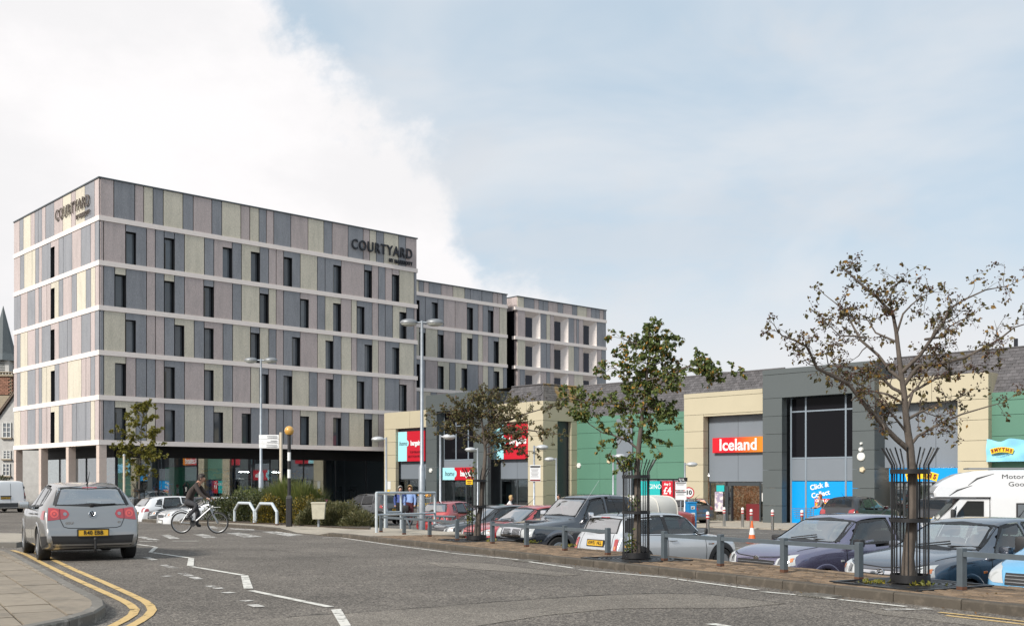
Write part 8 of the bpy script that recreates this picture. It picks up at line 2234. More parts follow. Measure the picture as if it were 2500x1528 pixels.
grow_tree('street_tree', 'large nearly bare tree with dark berries, tallest at the right', TB[2], (2222, 1424), 192.0,
 [(2219, 1424), (2217, 1360), (2224, 1300), (2230, 1240), (2230, 1180), (2224, 1120), (2222, 1090), (2216, 1050), (2212, 1016), (2207, 955), (2200, 910), (2194, 860), (2188, 807), (2180, 765), (2140, 722), (2097, 687), (2062, 655)],
 [[(2218, 1096), (2180, 1068), (2151, 1044), (2120, 1016), (2094, 995), (2076, 974), (2044, 941), (1995, 923), (1960, 909), (1947, 888), (1928, 861), (1899, 848), (1867, 838), (1852, 826)],
  [(2078, 976), (2097, 957), (2113, 936), (2127, 915)], [(2207, 958), (2180, 945), (2143, 909), (2097, 893), (2060, 890), (2027, 888), (2024, 861), (2033, 834)],
  [(2200, 925), (2175, 901), (2151, 861), (2116, 823), (2102, 791), (2089, 754), (2073, 732), (2038, 699)], [(2116, 823), (2088, 818), (2049, 818), (2027, 797), (2006, 775)],
  [(2190, 833), (2148, 805), (2132, 773), (2097, 759)], [(2200, 908), (2234, 869), (2258, 826), (2274, 794), (2282, 765), (2311, 746), (2349, 728), (2392, 722)],
  [(2188, 815), (2196, 767), (2215, 746), (2236, 727), (2260, 719)], [(2258, 826), (2306, 818), (2330, 791), (2357, 775), (2397, 759)],
  [(2207, 938), (2236, 893), (2279, 888), (2336, 877), (2373, 856), (2411, 834), (2443, 807), (2475, 797)], [(2213, 1004), (2226, 955), (2282, 923), (2341, 909), (2380, 890)],
  [(2224, 1084), (2239, 1063), (2276, 1039), (2335, 1011), (2395, 992), (2420, 985)], [(2214, 1022), (2263, 998), (2302, 982), (2354, 972), (2405, 946)],
  [(2215, 1056), (2172, 1011), (2148, 992), (2107, 964), (2090, 950)], [(2180, 765), (2167, 740), (2172, 703), (2196, 676)], [(2209, 975), (2240, 940), (2262, 900), (2300, 862)], [(2210, 985), (2170, 960), (2130, 950), (2090, 925), (2060, 915)]],
 (0.082, 0.010), 'leaf_autumn', 0.066, 0.75, 9.0, 0.30, 21, bark='bark', berries=0.5, sub=3, cluster_tip=True)
grow_tree('street_tree', 'leafy green tree with orange tinged leaves before the green wall', TB[1], (1553, 1364), 140.0,
 [(1553, 1364), (1556, 1280), (1557, 1200), (1555, 1150), (1559, 1097), (1565, 1042), (1569, 1001), (1577, 960), (1580, 906), (1588, 845), (1586, 812)],
 [[(1557, 1096), (1536, 1078), (1495, 1061), (1471, 1056), (1440, 1035), (1421, 1013)], [(1568, 1008), (1540, 1000), (1501, 985), (1460, 980), (1420, 974), (1390, 958)], [(1577, 952), (1563, 925), (1539, 920), (1506, 895), (1490, 895)],
  [(1586, 852), (1544, 833), (1510, 822)], [(1574, 972), (1612, 936), (1656, 906), (1691, 892), (1732, 914), (1778, 913)], [(1566, 1040), (1580, 1030), (1600, 1018), (1623, 1015), (1640, 1028)], [(1570, 998), (1600, 985), (1629, 977), (1640, 993)],
  [(1561, 1090), (1580, 1062), (1604, 1069)], [(1585, 880), (1612, 868), (1640, 858)], [(1587, 842), (1605, 828), (1623, 824)], [(1575, 965), (1550, 965), (1525, 975)], [(1580, 905), (1600, 890), (1625, 880), (1660, 885)], [(1582, 890), (1560, 880), (1535, 870)],
  [(1565, 1045), (1540, 1035), (1520, 1040)], [(1572, 985), (1590, 1000), (1610, 1005)], [(1578, 930), (1600, 925), (1640, 925), (1680, 910)], [(1550, 1105), (1535, 1110), (1528, 1130)]],
 (0.075, 0.010), 'leaf_green', 0.07, 6.5, 16.0, 0.31, 33, bark='bark', berries=0.05, sub=2, droop=0.3)
grow_tree('street_tree', 'small round-crowned tree with brownish leaves before the home goods signs', TB[0], (1163, 1318), 101.6,
 [(1163, 1318), (1168, 1270), (1173, 1243), (1180, 1170), (1184, 1122), (1185, 1097), (1182, 1070), (1175, 1017), (1173, 993), (1170, 970)],
 [[(1184, 1088), (1192, 1066), (1214, 1034), (1241, 1025), (1290, 1008), (1338, 995), (1370, 990)], [(1185, 1110), (1214, 1100), (1241, 1088), (1277, 1098), (1302, 1102)], [(1190, 1072), (1241, 1056), (1290, 1051), (1326, 1056), (1358, 1060)],
  [(1182, 1082), (1163, 1069), (1131, 1059), (1102, 1049), (1076, 1038)], [(1177, 1032), (1156, 1030), (1119, 1013), (1083, 1003), (1060, 1010)], [(1173, 995), (1158, 980), (1143, 965)], [(1175, 1005), (1190, 980), (1204, 957)], [(1176, 1015), (1205, 990), (1229, 970)],
  [(1178, 1030), (1140, 1000), (1110, 985)], [(1180, 1045), (1215, 1010), (1250, 985), (1270, 975)], [(1184, 1085), (1210, 1060), (1240, 1040), (1270, 1030)], [(1176, 1022), (1195, 1000), (1225, 1000), (1255, 1005)], [(1183, 1076), (1150, 1045), (1125, 1030)], [(1172, 985), (1180, 965), (1178, 955)], [(1186, 1092), (1230, 1075), (1262, 1072)], [(1174, 1005), (1135, 1015), (1105, 1025)]],
 (0.082, 0.012), 'leaf_olive', 0.055, 5.0, 18.0, 0.30, 47, bark='bark', berries=0.2, sub=2)
grow_tree('street_tree', 'slim young tree with yellow green foliage before the hotel corner', y0b, (341, 1260), 52.0,
 [(341, 1260), (340, 1200), (341, 1150), (343, 1100), (345, 1050), (350, 1000)],
 [[(341, 1140), (322, 1128), (308, 1118)], [(342, 1130), (362, 1120), (392, 1112)], [(342, 1115), (318, 1100), (298, 1090)], [(343, 1100), (365, 1090), (385, 1082)], [(344, 1080), (318, 1062), (290, 1056)], [(344, 1070), (370, 1058), (397, 1050)], [(345, 1050), (330, 1030), (312, 1022)], [(346, 1040), (362, 1025), (376, 1018)],
  [(342, 1145), (352, 1150), (362, 1158)], [(341, 1150), (330, 1155), (322, 1162)], [(347, 1020), (338, 1005), (334, 995)], [(348, 1015), (358, 1000), (364, 990)], [(343, 1110), (330, 1108), (320, 1112)], [(343, 1105), (358, 1104), (372, 1100)], [(344, 1125), (350, 1118), (356, 1112)]],
 (0.05, 0.012), 'leaf_lime', 0.09, 12.0, 11.0, 0.38, 51, bark='bark_pale', sub=2)

# --- planting beside the crossing
def mound(name, label, mat_, blobs, count, ls, lw, seed, up=0.2, stems=6, cat='shrub', blades=False):
 """foliage through the volume of a few overlapping rounded heaps; blobs of (px, depth, half width, half depth, height)"""
 rg = random.Random(seed); c0 = Vector(((blobs[0][0] - CX) / FPX * blobs[0][1], blobs[0][1], 0)); c0.z = G(c0.y) + 0.02
 r = thing(name, c0, 0, label, cat, 'shrubs in the planted bed'); fol = MB(); st_ = MB(); tot = sum(b[2] * b[3] * b[4] for b in blobs)
 for px, y, hw, hd, hh in blobs:
  c = Vector(((px - CX) / FPX * y, y, G(y) + 0.02)) - c0; nn = int(count * hw * hd * hh / tot)
  for k in range(nn):
   if blades:
    a, q = rg.uniform(0, 6.28), rg.random() ** 0.5; p = c + Vector((hw * 0.55 * q * math.cos(a), hd * 0.55 * q * math.sin(a), rg.uniform(0, 0.25) * hh)); L = hh * rg.uniform(0.6, 1.05) * (1 - 0.3 * q)
    d = Vector((math.cos(a) * q * 0.5, math.sin(a) * q * 0.5, 1)) + rv(rg) * 0.18; d.normalize(); q1 = p + d * L * 0.55; d2 = (d + Vector((math.cos(a), math.sin(a), -0.1)) * 0.25 * rg.random()).normalized(); q2 = q1 + d2 * L * 0.45
    s = Vector((math.cos(a + 1.57), math.sin(a + 1.57), 0)) * lw * 0.5; b = len(fol.v); fol.v += [p - s, p + s, q1 - s, q1 + s, q2]; fol.f += [(b, b + 1, b + 3, b + 2), (b + 2, b + 3, b + 4)]; fol.m += [0, 0]
   else:
    u = rv(rg); u.z = abs(u.z); q = 0.72 + 0.3 * rg.random(); wob = 1 + 0.22 * noise.noise(Vector((u.x * 2.2 + px, u.y * 2.2, u.z * 2.2)))
    p = c + Vector((u.x * hw * q * wob, u.y * hd * q * wob, u.z * hh * q * wob)); e = (u * 0.7 + rv(rg) * 0.7 + UP * up).normalized(); leaf(fol, p, e, rv(rg), ls * rg.uniform(0.6, 1.3), lw, 0.2)
 for k in range(stems):
  px, y, hw, hd, hh = blobs[k % len(blobs)]; c = Vector(((px - CX) / FPX * y, y, G(y))) - c0; a = rg.uniform(0, 6.28); st_.tube([c + Vector((hw * 0.3 * math.cos(a), hd * 0.3 * math.sin(a), -0.15)), c + Vector((hw * 0.6 * math.cos(a), hd * 0.6 * math.sin(a), hh * 0.7))], [0.02, 0.006], 5)
 st_.build('stem', MAT['bark'], r); fol.build('foliage', MAT[mat_], r); return r
# the bed itself: a shallow bank of soil
bed = []
for px, y in ((420, 42.5), (520, 40.8), (640, 38.2), (760, 35.6), (860, 33.6), (902, 33.2), (905, 36.5), (850, 40.5), (740, 43.5), (600, 46), (470, 48)):
 bed.append(((px - CX) / FPX * y, y))
m = MB(); m.prism(bed, lambda x, y: G(y) - 0.8, lambda x, y: G(y) + KH + 0.03); setp(m.build('planting_bed', MAT['soil']), kind='structure')
mound('hedge_shrub', 'clipped dark green hedge behind the cyclist', 'leaf_hedge', [(498, 44.4, 0.9, 0.8, 0.85), (540, 43.2, 1.0, 0.9, 1.05), (582, 42.3, 1.0, 0.9, 1.15), (625, 41.4, 1.0, 0.9, 1.12), (670, 40.6, 0.9, 0.9, 1.1)], 15000, 0.085, 0.65, 3)
mound('grassy_shrub', 'grey green shrubs rising behind the clipped hedge', 'leaf_broom', [(600, 46.0, 1.1, 0.9, 1.35), (655, 44.8, 1.1, 0.9, 1.5)], 7000, 0.13, 0.25, 13)
mound('broom_shrub', 'tall feathery broom bush behind the crossing beacon', 'leaf_broom', [(700, 40.2, 1.0, 0.8, 1.75), (740, 39.6, 0.95, 0.8, 1.60)], 6500, 0.1, 0.03, 5, blades=True, stems=12)
mound('flowering_shrub', 'yellow flowered shrub left of the crossing beacon', 'leaf_yellow', [(662, 39.0, 0.66, 0.6, 1.1)], 4600, 0.07, 0.6, 7)
mound('flowering_shrub', 'yellow flowered shrub right of the crossing beacon', 'leaf_yellow', [(738, 37.9, 0.65, 0.6, 1.0), (764, 38.2, 0.65, 0.6, 1.05)], 5200, 0.07, 0.6, 8)
mound('spreading_shrub', 'low spreading grey green shrub around the cream bin', 'leaf_spread', [(798, 36.9, 1.0, 0.8, 0.95), (842, 36.2, 0.9, 0.8, 0.85), (878, 35.4, 0.7, 0.6, 0.55), (758, 36.6, 0.55, 0.5, 0.62)], 14000, 0.13, 0.22, 9)
mound('garden_bush', 'green bush against the old house at the far left', 'leaf_hedge', [(-10, 97.0, 2.2, 1.2, 2.6), (22, 97.2, 1.2, 1.0, 1.9)], 5200, 0.22, 0.6, 10)
# fallen leaves along the kerb and on the paving
rg = random.Random(77); fl_ = MB()
for k in range(420):
 i = rg.randint(iL, len(K) - 2); p = K[i].lerp(K[i + 1], rg.random()); n_ = side_normal(K, i); o_ = rg.choice((rg.uniform(-0.35, -0.02), rg.uniform(0.18, 1.85)))
 q = p + n_ * o_; z = G(q.y) + (0.006 if o_ < 0 else KH + 0.004); leaf(fl_, Vector((q.x, q.y, z)), Vector((rg.uniform(-1, 1), rg.uniform(-1, 1), 0.12)), UP, rg.uniform(0.025, 0.06), 0.6, 0.15)
o = fl_.build('fallen_leaves', MAT['leaf_litter']); setp(o, 'brown fallen leaves scattered along the kerb and brick paving', 'leaves', kind='stuff')
wd = MB()
for c, n_ in ((gp(2135, 1424, KH), 60), (gp(2255, 1430, KH), 40), (gp(1300, 1324, KH), 50), (gp(1390, 1334, KH), 50), (gp(1200, 1321, KH), 30)):
 for k in range(n_): leaf(wd, c + Vector((rg.gauss(0, 0.09), rg.gauss(0, 0.06), rg.uniform(0, 0.02))), (rv(rg) + UP * 0.8).normalized(), rv(rg), rg.uniform(0.03, 0.08), 0.5)
o = wd.build('weeds', MAT['leaf_lime']); setp(o, 'small green weeds sprouting between the paving', 'weeds', kind='stuff')
# epicormic shoots inside the cages
for i, (px, py, n_) in enumerate(((1148, 1262, 90), (1153, 1150, 60), (1535, 1130, 120), (1538, 1325, 90), (1548, 1230, 40))):
 b = TB[0] if i < 2 else TB[1]; sc = 101.6 if i < 2 else 140.0; bp = (1163, 1318) if i < 2 else (1553, 1364); root = [o_ for o_ in bpy.data.objects if o_.type == 'EMPTY' and o_.name.startswith('street_tree') and (o_.location - b).length < 0.01][0]
 mb2 = MB(); c = Vector(((px - bp[0]) / sc, -0.05, (bp[1] - py) / sc))
 for k in range(n_): leaf(mb2, c + Vector((rg.gauss(0, 0.045), rg.gauss(0, 0.05), rg.gauss(0, 0.08))), rv(rg), rv(rg), 0.07, 0.6)
 mb2.build('side_shoot', MAT['leaf_green'], root)
# ------------------------------------------------------------------ people, bicycle, gym, trolleys
def skin_body(name, J, bones, zones, parent, fingers=()):
 """one continuous figure grown over joints J {name: (pos, radius)} along bones; zones colour the faces by the nearest bone"""
 names = list(J); me = bpy.data.meshes.new('figure'); me.from_pydata([J[n][0] for n in names], [(names.index(a), names.index(b)) for a, b, z in bones], [])
 ob = bpy.data.objects.new('figure', me); COL.objects.link(ob)
 sk = ob.modifiers.new('skin', 'SKIN'); sk.use_smooth_shade = True; sk.branch_smoothing = 0.6
 if not me.skin_vertices: me.attributes
 lay = me.skin_vertices[0].data if me.skin_vertices else None
 if lay is None:
  bm = bmesh.new(); bm.from_mesh(me); bm.verts.layers.skin.verify(); bm.to_mesh(me); bm.free(); lay = me.skin_vertices[0].data
 for i, n in enumerate(names):
  r = J[n][1] * 1.2; lay[i].radius = (r, r) if not isinstance(r, tuple) else r; lay[i].use_root = (n == 'pelvis')
 ss = ob.modifiers.new('sub', 'SUBSURF'); ss.levels = 1; ss.render_levels = 1
 dg = bpy.context.evaluated_depsgraph_get(); m2 = bpy.data.meshes.new_from_object(ob.evaluated_get(dg)); bpy.data.objects.remove(ob)
 mats = sorted(set(zones.values())); m2.materials.clear()
 for k in mats: m2.materials.append(MAT[k])
 segs = [(Vector(J[a][0]), Vector(J[b][0]), mats.index(zones[z]), (J[a][1] if not isinstance(J[a][1], tuple) else J[a][1][0])) for a, b, z in bones]
 for p in m2.polygons:
  c = p.center; best = 0; bd = 9e9
  for a, b, k, r in segs:
   ab = b - a; t = max(0, min(1, (c - a).dot(ab) / max(1e-9, ab.length_squared))); d = (c - a - ab * t).length / (0.6 + 4 * r)
   if d < bd: bd, best = d, k
  p.material_index = best; p.use_smooth = True
 return mesh_obj(name, m2, parent)

BASE = dict(pelvis=((0, 0, 0.95), 0.135), waist=((0, 0, 1.10), 0.125), chest=((0, 0, 1.30), 0.145), neck=((0, 0, 1.46), 0.055), head=((0.015, 0, 1.58), 0.088), crown=((0.0, 0, 1.67), 0.075), nose=((0.115, 0, 1.57), 0.014),
 ls=((0, 0.18, 1.39), 0.068), le=((-0.02, 0.24, 1.12), 0.05), lw=((0.06, 0.23, 0.90), 0.034), lh=((0.09, 0.22, 0.81), 0.036), rs=((0, -0.18, 1.39), 0.068), re=((-0.02, -0.24, 1.12), 0.05), rw=((0.06, -0.23, 0.90), 0.034), rh=((0.09, -0.22, 0.81), 0.036),
 lhip=((0, 0.09, 0.90), 0.098), lk=((0.02, 0.10, 0.50), 0.068), la=((-0.02, 0.10, 0.09), 0.044), lt=((0.15, 0.11, 0.04), 0.038), rhip=((0, -0.09, 0.90), 0.098), rk=((0.02, -0.10, 0.50), 0.068), ra=((-0.02, -0.10, 0.09), 0.044), rt=((0.15, -0.11, 0.04), 0.038))
BONES = [('pelvis', 'waist', 'top'), ('waist', 'chest', 'top'), ('chest', 'neck', 'skin'), ('neck', 'head', 'skin'), ('head', 'crown', 'skin'), ('head', 'nose', 'skin'), ('chest', 'ls', 'top'), ('ls', 'le', 'arm'), ('le', 'lw', 'fore'), ('lw', 'lh', 'skin'), ('chest', 'rs', 'top'), ('rs', 're', 'arm'), ('re', 'rw', 'fore'), ('rw', 'rh', 'skin'),
 ('pelvis', 'lhip', 'legs'), ('lhip', 'lk', 'legs'), ('lk', 'la', 'legs'), ('la', 'lt', 'shoe'), ('pelvis', 'rhip', 'legs'), ('rhip', 'rk', 'legs'), ('rk', 'ra', 'legs'), ('ra', 'rt', 'shoe')]
def add_fingers(J, B, side, out):
 """four fingers of unequal length and a thumb from the side of the palm"""
 w, h = Vector(J[side + 'w'][0]), Vector(J[side + 'h'][0]); d = (h - w).normalized(); n = Vector(out).normalized(); n = (n - d * n.dot(d)).normalized(); e = d.cross(n); curl = -n if False else e
 for k, (off, L) in enumerate(((-0.030, 0.06), (-0.010, 0.075), (0.010, 0.07), (0.030, 0.055))):
  a, b = h + n * off + d * L * 0.5, h + n * off * 1.1 + d * L * 0.75 - UP * L * 0.55; J['%sf%d' % (side, k)] = (a, 0.0095); J['%sg%d' % (side, k)] = (b, 0.008); B += [(side + 'h', '%sf%d' % (side, k), 'skin'), ('%sf%d' % (side, k), '%sg%d' % (side, k), 'skin')]
 J[side + 'tb'] = (w.lerp(h, 0.6) + n * -0.045 + d * 0.02, 0.011); B.append((side + 'h', side + 'tb', 'skin'))
def person(loc, rz, label, top, legs, hairm, pose=None, sleeves=True, height=1.7, hair='short', group=None, cat='person', shoe='shoe', hands=False):
 J = {k: v for k, v in BASE.items()}; J.update(pose or {})
 f = height / 1.7; J = {k: (Vector(p) * f, r) for k, (p, r) in J.items()}
 r = thing('person', loc, rz, label, cat, group); B = list(BONES)
 if hands: add_fingers(J, B, 'l', (0, 1, 0)); add_fingers(J, B, 'r', (0, -1, 0))
 Z = dict(top=top, arm=top, fore=top if sleeves else 'skin', skin='skin', legs=legs, shoe=shoe)
 skin_body('body', J, B, Z, r)
 h, c = Vector(J['head'][0]), Vector(J['crown'][0]); upv = (c - h).normalized(); fw = (Vector(J['nose'][0]) - h); fw = (fw - upv * fw.dot(upv)).normalized(); sd = upv.cross(fw)
 M = Matrix(((fw.x, sd.x, upv.x, 0), (fw.y, sd.y, upv.y, 0), (fw.z, sd.z, upv.z, 0), (0, 0, 0, 1))); o = h.lerp(c, 0.5)
 m = MB(); nl, nk = 16, 9
 for i in range(nk):
  th = math.pi * 0.58 * i / (nk - 1)
  for k in range(nl):
   a = 2 * math.pi * k / nl; fr = math.cos(a); cut = 1.0 if fr < 0.25 else 1 - 0.5 * (fr - 0.25) / 0.75; t2 = th * cut; rr = 0.106
   z = rr * 1.06 * math.cos(t2); q = rr * math.sin(t2)
   dr = 0.0
   if hair in ('long', 'bob') and fr < 0.1 and i > 5: dr = -(i - 5) * (0.055 if hair == 'long' else 0.03)
   m.v.append(o + M @ Vector((q * math.cos(a) * 1.06 - 0.012, q * math.sin(a) * 0.95, z + dr + 0.012)))
 m.f = [(i * nl + k, i * nl + (k + 1) % nl, (i + 1) * nl + (k + 1) % nl, (i + 1) * nl + k) for i in range(nk - 1) for k in range(nl)]; m.m = [0] * len(m.f); m.build('hair', MAT[hairm], r, smooth=True)
 if hands:
  m = MB()
  for s in (1, -1):
   m.lathe([(0, -0.012), (0.011, 0), (0, 0.012)], 6, Matrix.Translation(h + M @ Vector((0.083, s * 0.032, 0.025)))); m.lathe([(0, -0.03), (0.018, 0), (0, 0.03)], 6, Matrix.Translation(h + M @ Vector((-0.005, s * 0.095, 0.0))))
  m.build('eye_and_ear', MAT['hair_dark'] if False else MAT['skin'], r, smooth=True)
 return r

# --- cyclist
cy = 32.6; cx0 = (443.5 - CX) / FPX * cy; gz_ = G(cy)
bk = thing('bicycle', (cx0, cy, gz_), 0, 'silver framed bicycle being ridden across the street', 'bicycle')
RW = 0.335; FH, RH = Vector((1.105, 0, RW)), Vector((0, 0, RW)); BBk = Vector((0.36, 0, 0.31)); ST = Vector((0.20, 0, 0.80)); HT1, HT0 = Vector((0.845, 0, 0.90)), Vector((0.88, 0, 0.77))
for c in (RH, FH):
 M = Matrix.Translation(c) @ Matrix.Rotation(R(90), 4, 'X'); m = MB(); m.tube([M @ Vector((RW * 0.935 * math.cos(a), RW * 0.935 * math.sin(a), 0)) for a in [2 * math.pi * k / 36 for k in range(37)]], 0.022, 8, caps=False); w = m.build('wheel', MAT['tyre'], bk, smooth=True)
 m = MB(); m.tube([M @ Vector((RW * 0.86 * math.cos(a), RW * 0.86 * math.sin(a), 0)) for a in [2 * math.pi * k / 36 for k in range(37)]], 0.011, 6, caps=False); m.tube([c - Vector((0, 0.045, 0)), c + Vector((0, 0.045, 0))], 0.022, 8); m.build('rim', MAT['alloy'], w, smooth=True)
 m = MB()
 for k in range(28):
  a = 2 * math.pi * k / 28; m.tube([c + Vector((0.02 * math.cos(a + 1.2), (-1) ** k * 0.03, 0.02 * math.sin(a + 1.2))), c + Vector((RW * 0.86 * math.cos(a), 0, RW * 0.86 * math.sin(a)))], 0.0018, 3)
 m.build('spokes', MAT['steel'], w)
m = MB(); m.tube([HT1, HT0], 0.025, 8); m.tube([HT0, BBk], 0.027, 8); m.tube([HT1 - Vector((0, 0, 0.02)), ST - Vector((-0.02, 0, 0.08))], 0.02, 8); m.tube([BBk, ST], 0.019, 8)
for s in (-0.05, 0.05): m.tube([BBk + Vector((0, s * 0.6, 0)), RH + Vector((0, s, 0))], 0.012, 6); m.tube([ST - Vector((-0.03, 0, 0.1)), RH + Vector((0, s, 0))], 0.011, 6)
m.build('frame', MAT['alloy'], bk, smooth=True)
m = MB()
for s in (-0.05, 0.05): m.tube([HT0 + Vector((0.01, s, -0.02)), HT0 + Vector((0.10, s, -0.22)), FH + Vector((0, s, 0))], 0.015, 6)
m.build('fork', MAT['alloy'], bk, smooth=True)
m = MB(); m.tube([HT1, HT1 + Vector((-0.01, 0, 0.10)), HT1 + Vector((0.06, 0, 0.13))], 0.015, 8); m.tube([HT1 + Vector((0.05, -0.28, 0.14)), HT1 + Vector((0.06, 0, 0.13)), HT1 + Vector((0.05, 0.28, 0.14))], 0.013, 8); m.build('handlebar', MAT['plastic_black'], bk, smooth=True)
m = MB(); m.rbox(ST + Vector((0.0, 0, 0.06)), (0.26, 0.14, 0.06), 0.025); m.tube([ST, ST + Vector((-0.01, 0, 0.05))], 0.014, 6); m.build('saddle', MAT['plastic_black'], bk, smooth=True)
m = MB(); m.lathe([(0.09, -0.004), (0.095, 0.004)], 24, Matrix.Translation(BBk - Vector((0, 0.06, 0))) @ Matrix.Rotation(R(90), 4, 'X'));
for s, d in ((1, Vector((0.13, 0, -0.10))), (-1, Vector((-0.08, 0, 0.12)))): m.tube([BBk + Vector((0, s * 0.075, 0)), BBk + d + Vector((0, s * 0.085, 0))], 0.012, 6); m.rbox(BBk + d + Vector((0, s * 0.13, 0)), (0.10, 0.08, 0.02), 0.006)
m.build('crankset', MAT['plastic_black'], bk)
m = MB(); m.tube([RH + Vector((0.37 * math.cos(a), 0, 0.37 * math.sin(a))) for a in [R(25 + 12 * k) for k in range(11)]], 0.018, 6); m.build('mudguard', MAT['plastic_black'], bk, smooth=True)
m = MB(); m.tube([HT1 + Vector((0.02, 0, -0.10)), HT1 + Vector((0.34, 0, -0.09))], 0.008, 6); m.rbox(HT1 + Vector((0.10, 0, -0.07)), (0.05, 0.06, 0.05), 0.015); m.build('front_rack', MAT['white_paint'], bk)
P = lambda x, y, z: (x, y, z)
POSE = dict(pelvis=(P(0.16, 0, 1.01), 0.135), waist=(P(0.25, 0, 1.17), 0.13), chest=(P(0.40, 0, 1.40), 0.15), neck=(P(0.55, 0, 1.57), 0.06), head=(P(0.62, 0, 1.67), 0.09), crown=(P(0.625, 0, 1.765), 0.08), nose=(P(0.735, 0, 1.65), 0.016),
 ls=(P(0.46, 0.18, 1.50), 0.07), le=(P(0.64, 0.25, 1.23), 0.05), lw=(P(0.82, 0.25, 1.085), 0.034), lh=(P(0.885, 0.24, 1.065), 0.034), rs=(P(0.46, -0.18, 1.50), 0.07), re=(P(0.64, -0.25, 1.23), 0.05), rw=(P(0.82, -0.25, 1.085), 0.034), rh=(P(0.885, -0.24, 1.065), 0.034),
 lhip=(P(0.17, 0.10, 0.96), 0.10), lk=(P(0.47, 0.12, 0.66), 0.072), la=(P(0.42, 0.13, 0.27), 0.044), lt=(P(0.56, 0.14, 0.22), 0.038), rhip=(P(0.17, -0.10, 0.96), 0.10), rk=(P(0.53, -0.12, 0.86), 0.072), ra=(P(0.22, -0.13, 0.52), 0.044), rt=(P(0.35, -0.14, 0.45), 0.038))
person((cx0, cy, gz_), 0, 'cyclist in dark brown sweater and dark jeans leaning over the handlebar', 'cloth_brown', 'cloth_jeans', 'hair_dark', POSE, height=1.7, hair='bob', hands=True)

# --- people around the shops
def spot(px, y, lift=0.0): x = (px - CX) / FPX * y; return (x, y, CP(x, y) + lift)
def pav(px, y): x = (px - CX) / FPX * y; return (x, y, G(y) - 0.12)
WALK = dict(lk=((0.10, 0.10, 0.50), 0.068), la=((0.16, 0.10, 0.10), 0.044), lt=((0.32, 0.11, 0.06), 0.038), ra=((-0.22, -0.10, 0.14), 0.044), rt=((-0.08, -0.11, 0.05), 0.038))
person(pav(977, 44.0), R(-75), 'grey haired woman in a dark blue coat walking with a companion', 'cloth_blue', 'cloth_black', 'hair_grey', WALK, height=1.60, hair='bob')
person(pav(1001, 43.6), R(-100), 'fair haired woman in a pale blue jacket beside her companion', 'cloth_pale_blue', 'cloth_maroon', 'hair_blond', WALK, height=1.63, hair='bob')
LEAN = dict(chest=((0.12, 0, 1.30), 0.14), neck=((0.18, 0, 1.45), 0.055), head=((0.22, 0, 1.56), 0.088), crown=((0.20, 0, 1.65), 0.075), nose=((0.32, 0, 1.54), 0.014), ls=((0.13, 0.17, 1.38), 0.06), rs=((0.13, -0.17, 1.38), 0.06), le=((0.25, 0.22, 1.14), 0.048), re=((0.25, -0.22, 1.14), 0.048), lw=((0.46, 0.2, 1.04), 0.033), rw=((0.46, -0.2, 1.04), 0.033), lh=((0.53, 0.2, 1.02), 0.034), rh=((0.53, -0.2, 1.02), 0.034))
person(spot(1238, 52), R(-5), 'woman in a white shirt pushing a trolley past the home goods windows', 'cloth_white', 'cloth_jeans', 'hair_blond', LEAN, sleeves=False, height=1.66, hair='bob')
person(spot(1364, 56), R(200), 'dark haired person whose head shows above the small black car', 'cloth_grey', 'cloth_black', 'hair_dark', None, height=1.68)
person(spot(2012, 50.5, 0.05), R(180), 'person in a grey top pushing a trolley before the blue panels', 'cloth_grey', 'cloth_black', 'hair_red', LEAN, sleeves=False, height=1.66, hair='bob')
person(spot(783, 62), R(-20), 'girl in a white top with a bright pink bag near the hotel glazing', 'cloth_white', 'cloth_jeans', 'hair_blond', WALK, height=1.62, hair='long')
m = MB(); q = spot(789, 61.8); m.rbox(Vector(q) + Vector((0.1, -0.05, 1.02)), (0.34, 0.16, 0.36), 0.05); bg_ = m.build('shoulder_bag', MAT['cloth_pink']); setp(bg_, 'bright pink bag carried by the girl near the hotel glazing', 'bag')
q = Vector(spot(1002, 43.6)); q.z = pav(1, 43.6)[2]; m = MB(); m.rbox(q + Vector((-0.2, -0.28, 0.72)), (0.30, 0.12, 0.26), 0.04); m.tube([q + Vector((-0.3, -0.28, 0.84)), q + Vector((-0.2, -0.28, 1.0)), q + Vector((-0.1, -0.28, 0.84))], 0.012, 6); setp(m.build('handbag', MAT['plastic_black'], smooth=True), 'black handbag held by the woman in pale blue', 'bag')
def trolley(loc, rz, label):
 r = thing('shopping_trolley', loc, rz, label, 'trolley', 'wire shopping trolleys'); m = MB()
 for u in range(6):
  z = 0.55 + u * 0.09; w = 0.22 + u * 0.012; l0, l1 = -0.38 - u * 0.02, 0.38 + u * 0.02; m.tube([(l0, -w, z), (l1, -w * 0.8, z), (l1, w * 0.8, z), (l0, w, z), (l0, -w, z)], 0.006, 4)
 for k in range(9):
  x = -0.38 + k * 0.095
  for s in (-1, 1): m.tube([(x, s * 0.22, 0.55), (x * 1.05, s * 0.28, 1.0)], 0.004, 3)
 m.build('basket', MAT['steel'], r)
 m = MB(); m.tube([(-0.42, -0.27, 1.02), (-0.52, -0.27, 1.04), (-0.52, 0.27, 1.04), (-0.42, 0.27, 1.02)], 0.016, 6); m.build('handle', MAT['plastic_black'], r)
 m = MB()
 for s in (-1, 1): m.tube([(-0.40, s * 0.26, 1.0), (-0.36, s * 0.26, 0.2), (0.42, s * 0.2, 0.14)], 0.014, 6); m.tube([(0.3, s * 0.2, 0.18), (-0.3, s * 0.22, 0.55)], 0.012, 6)
 m.build('chassis', MAT['steel'], r);
 for x in (-0.36, 0.4):
  for s in (-1, 1): m = MB(); m.lathe([(0.06, -0.015), (0.06, 0.015)], 12, Matrix.Translation((x, s * 0.22, 0.06)) @ Matrix.Rotation(R(90), 4, 'X')); m.build('wheel', MAT['tyre'], r)
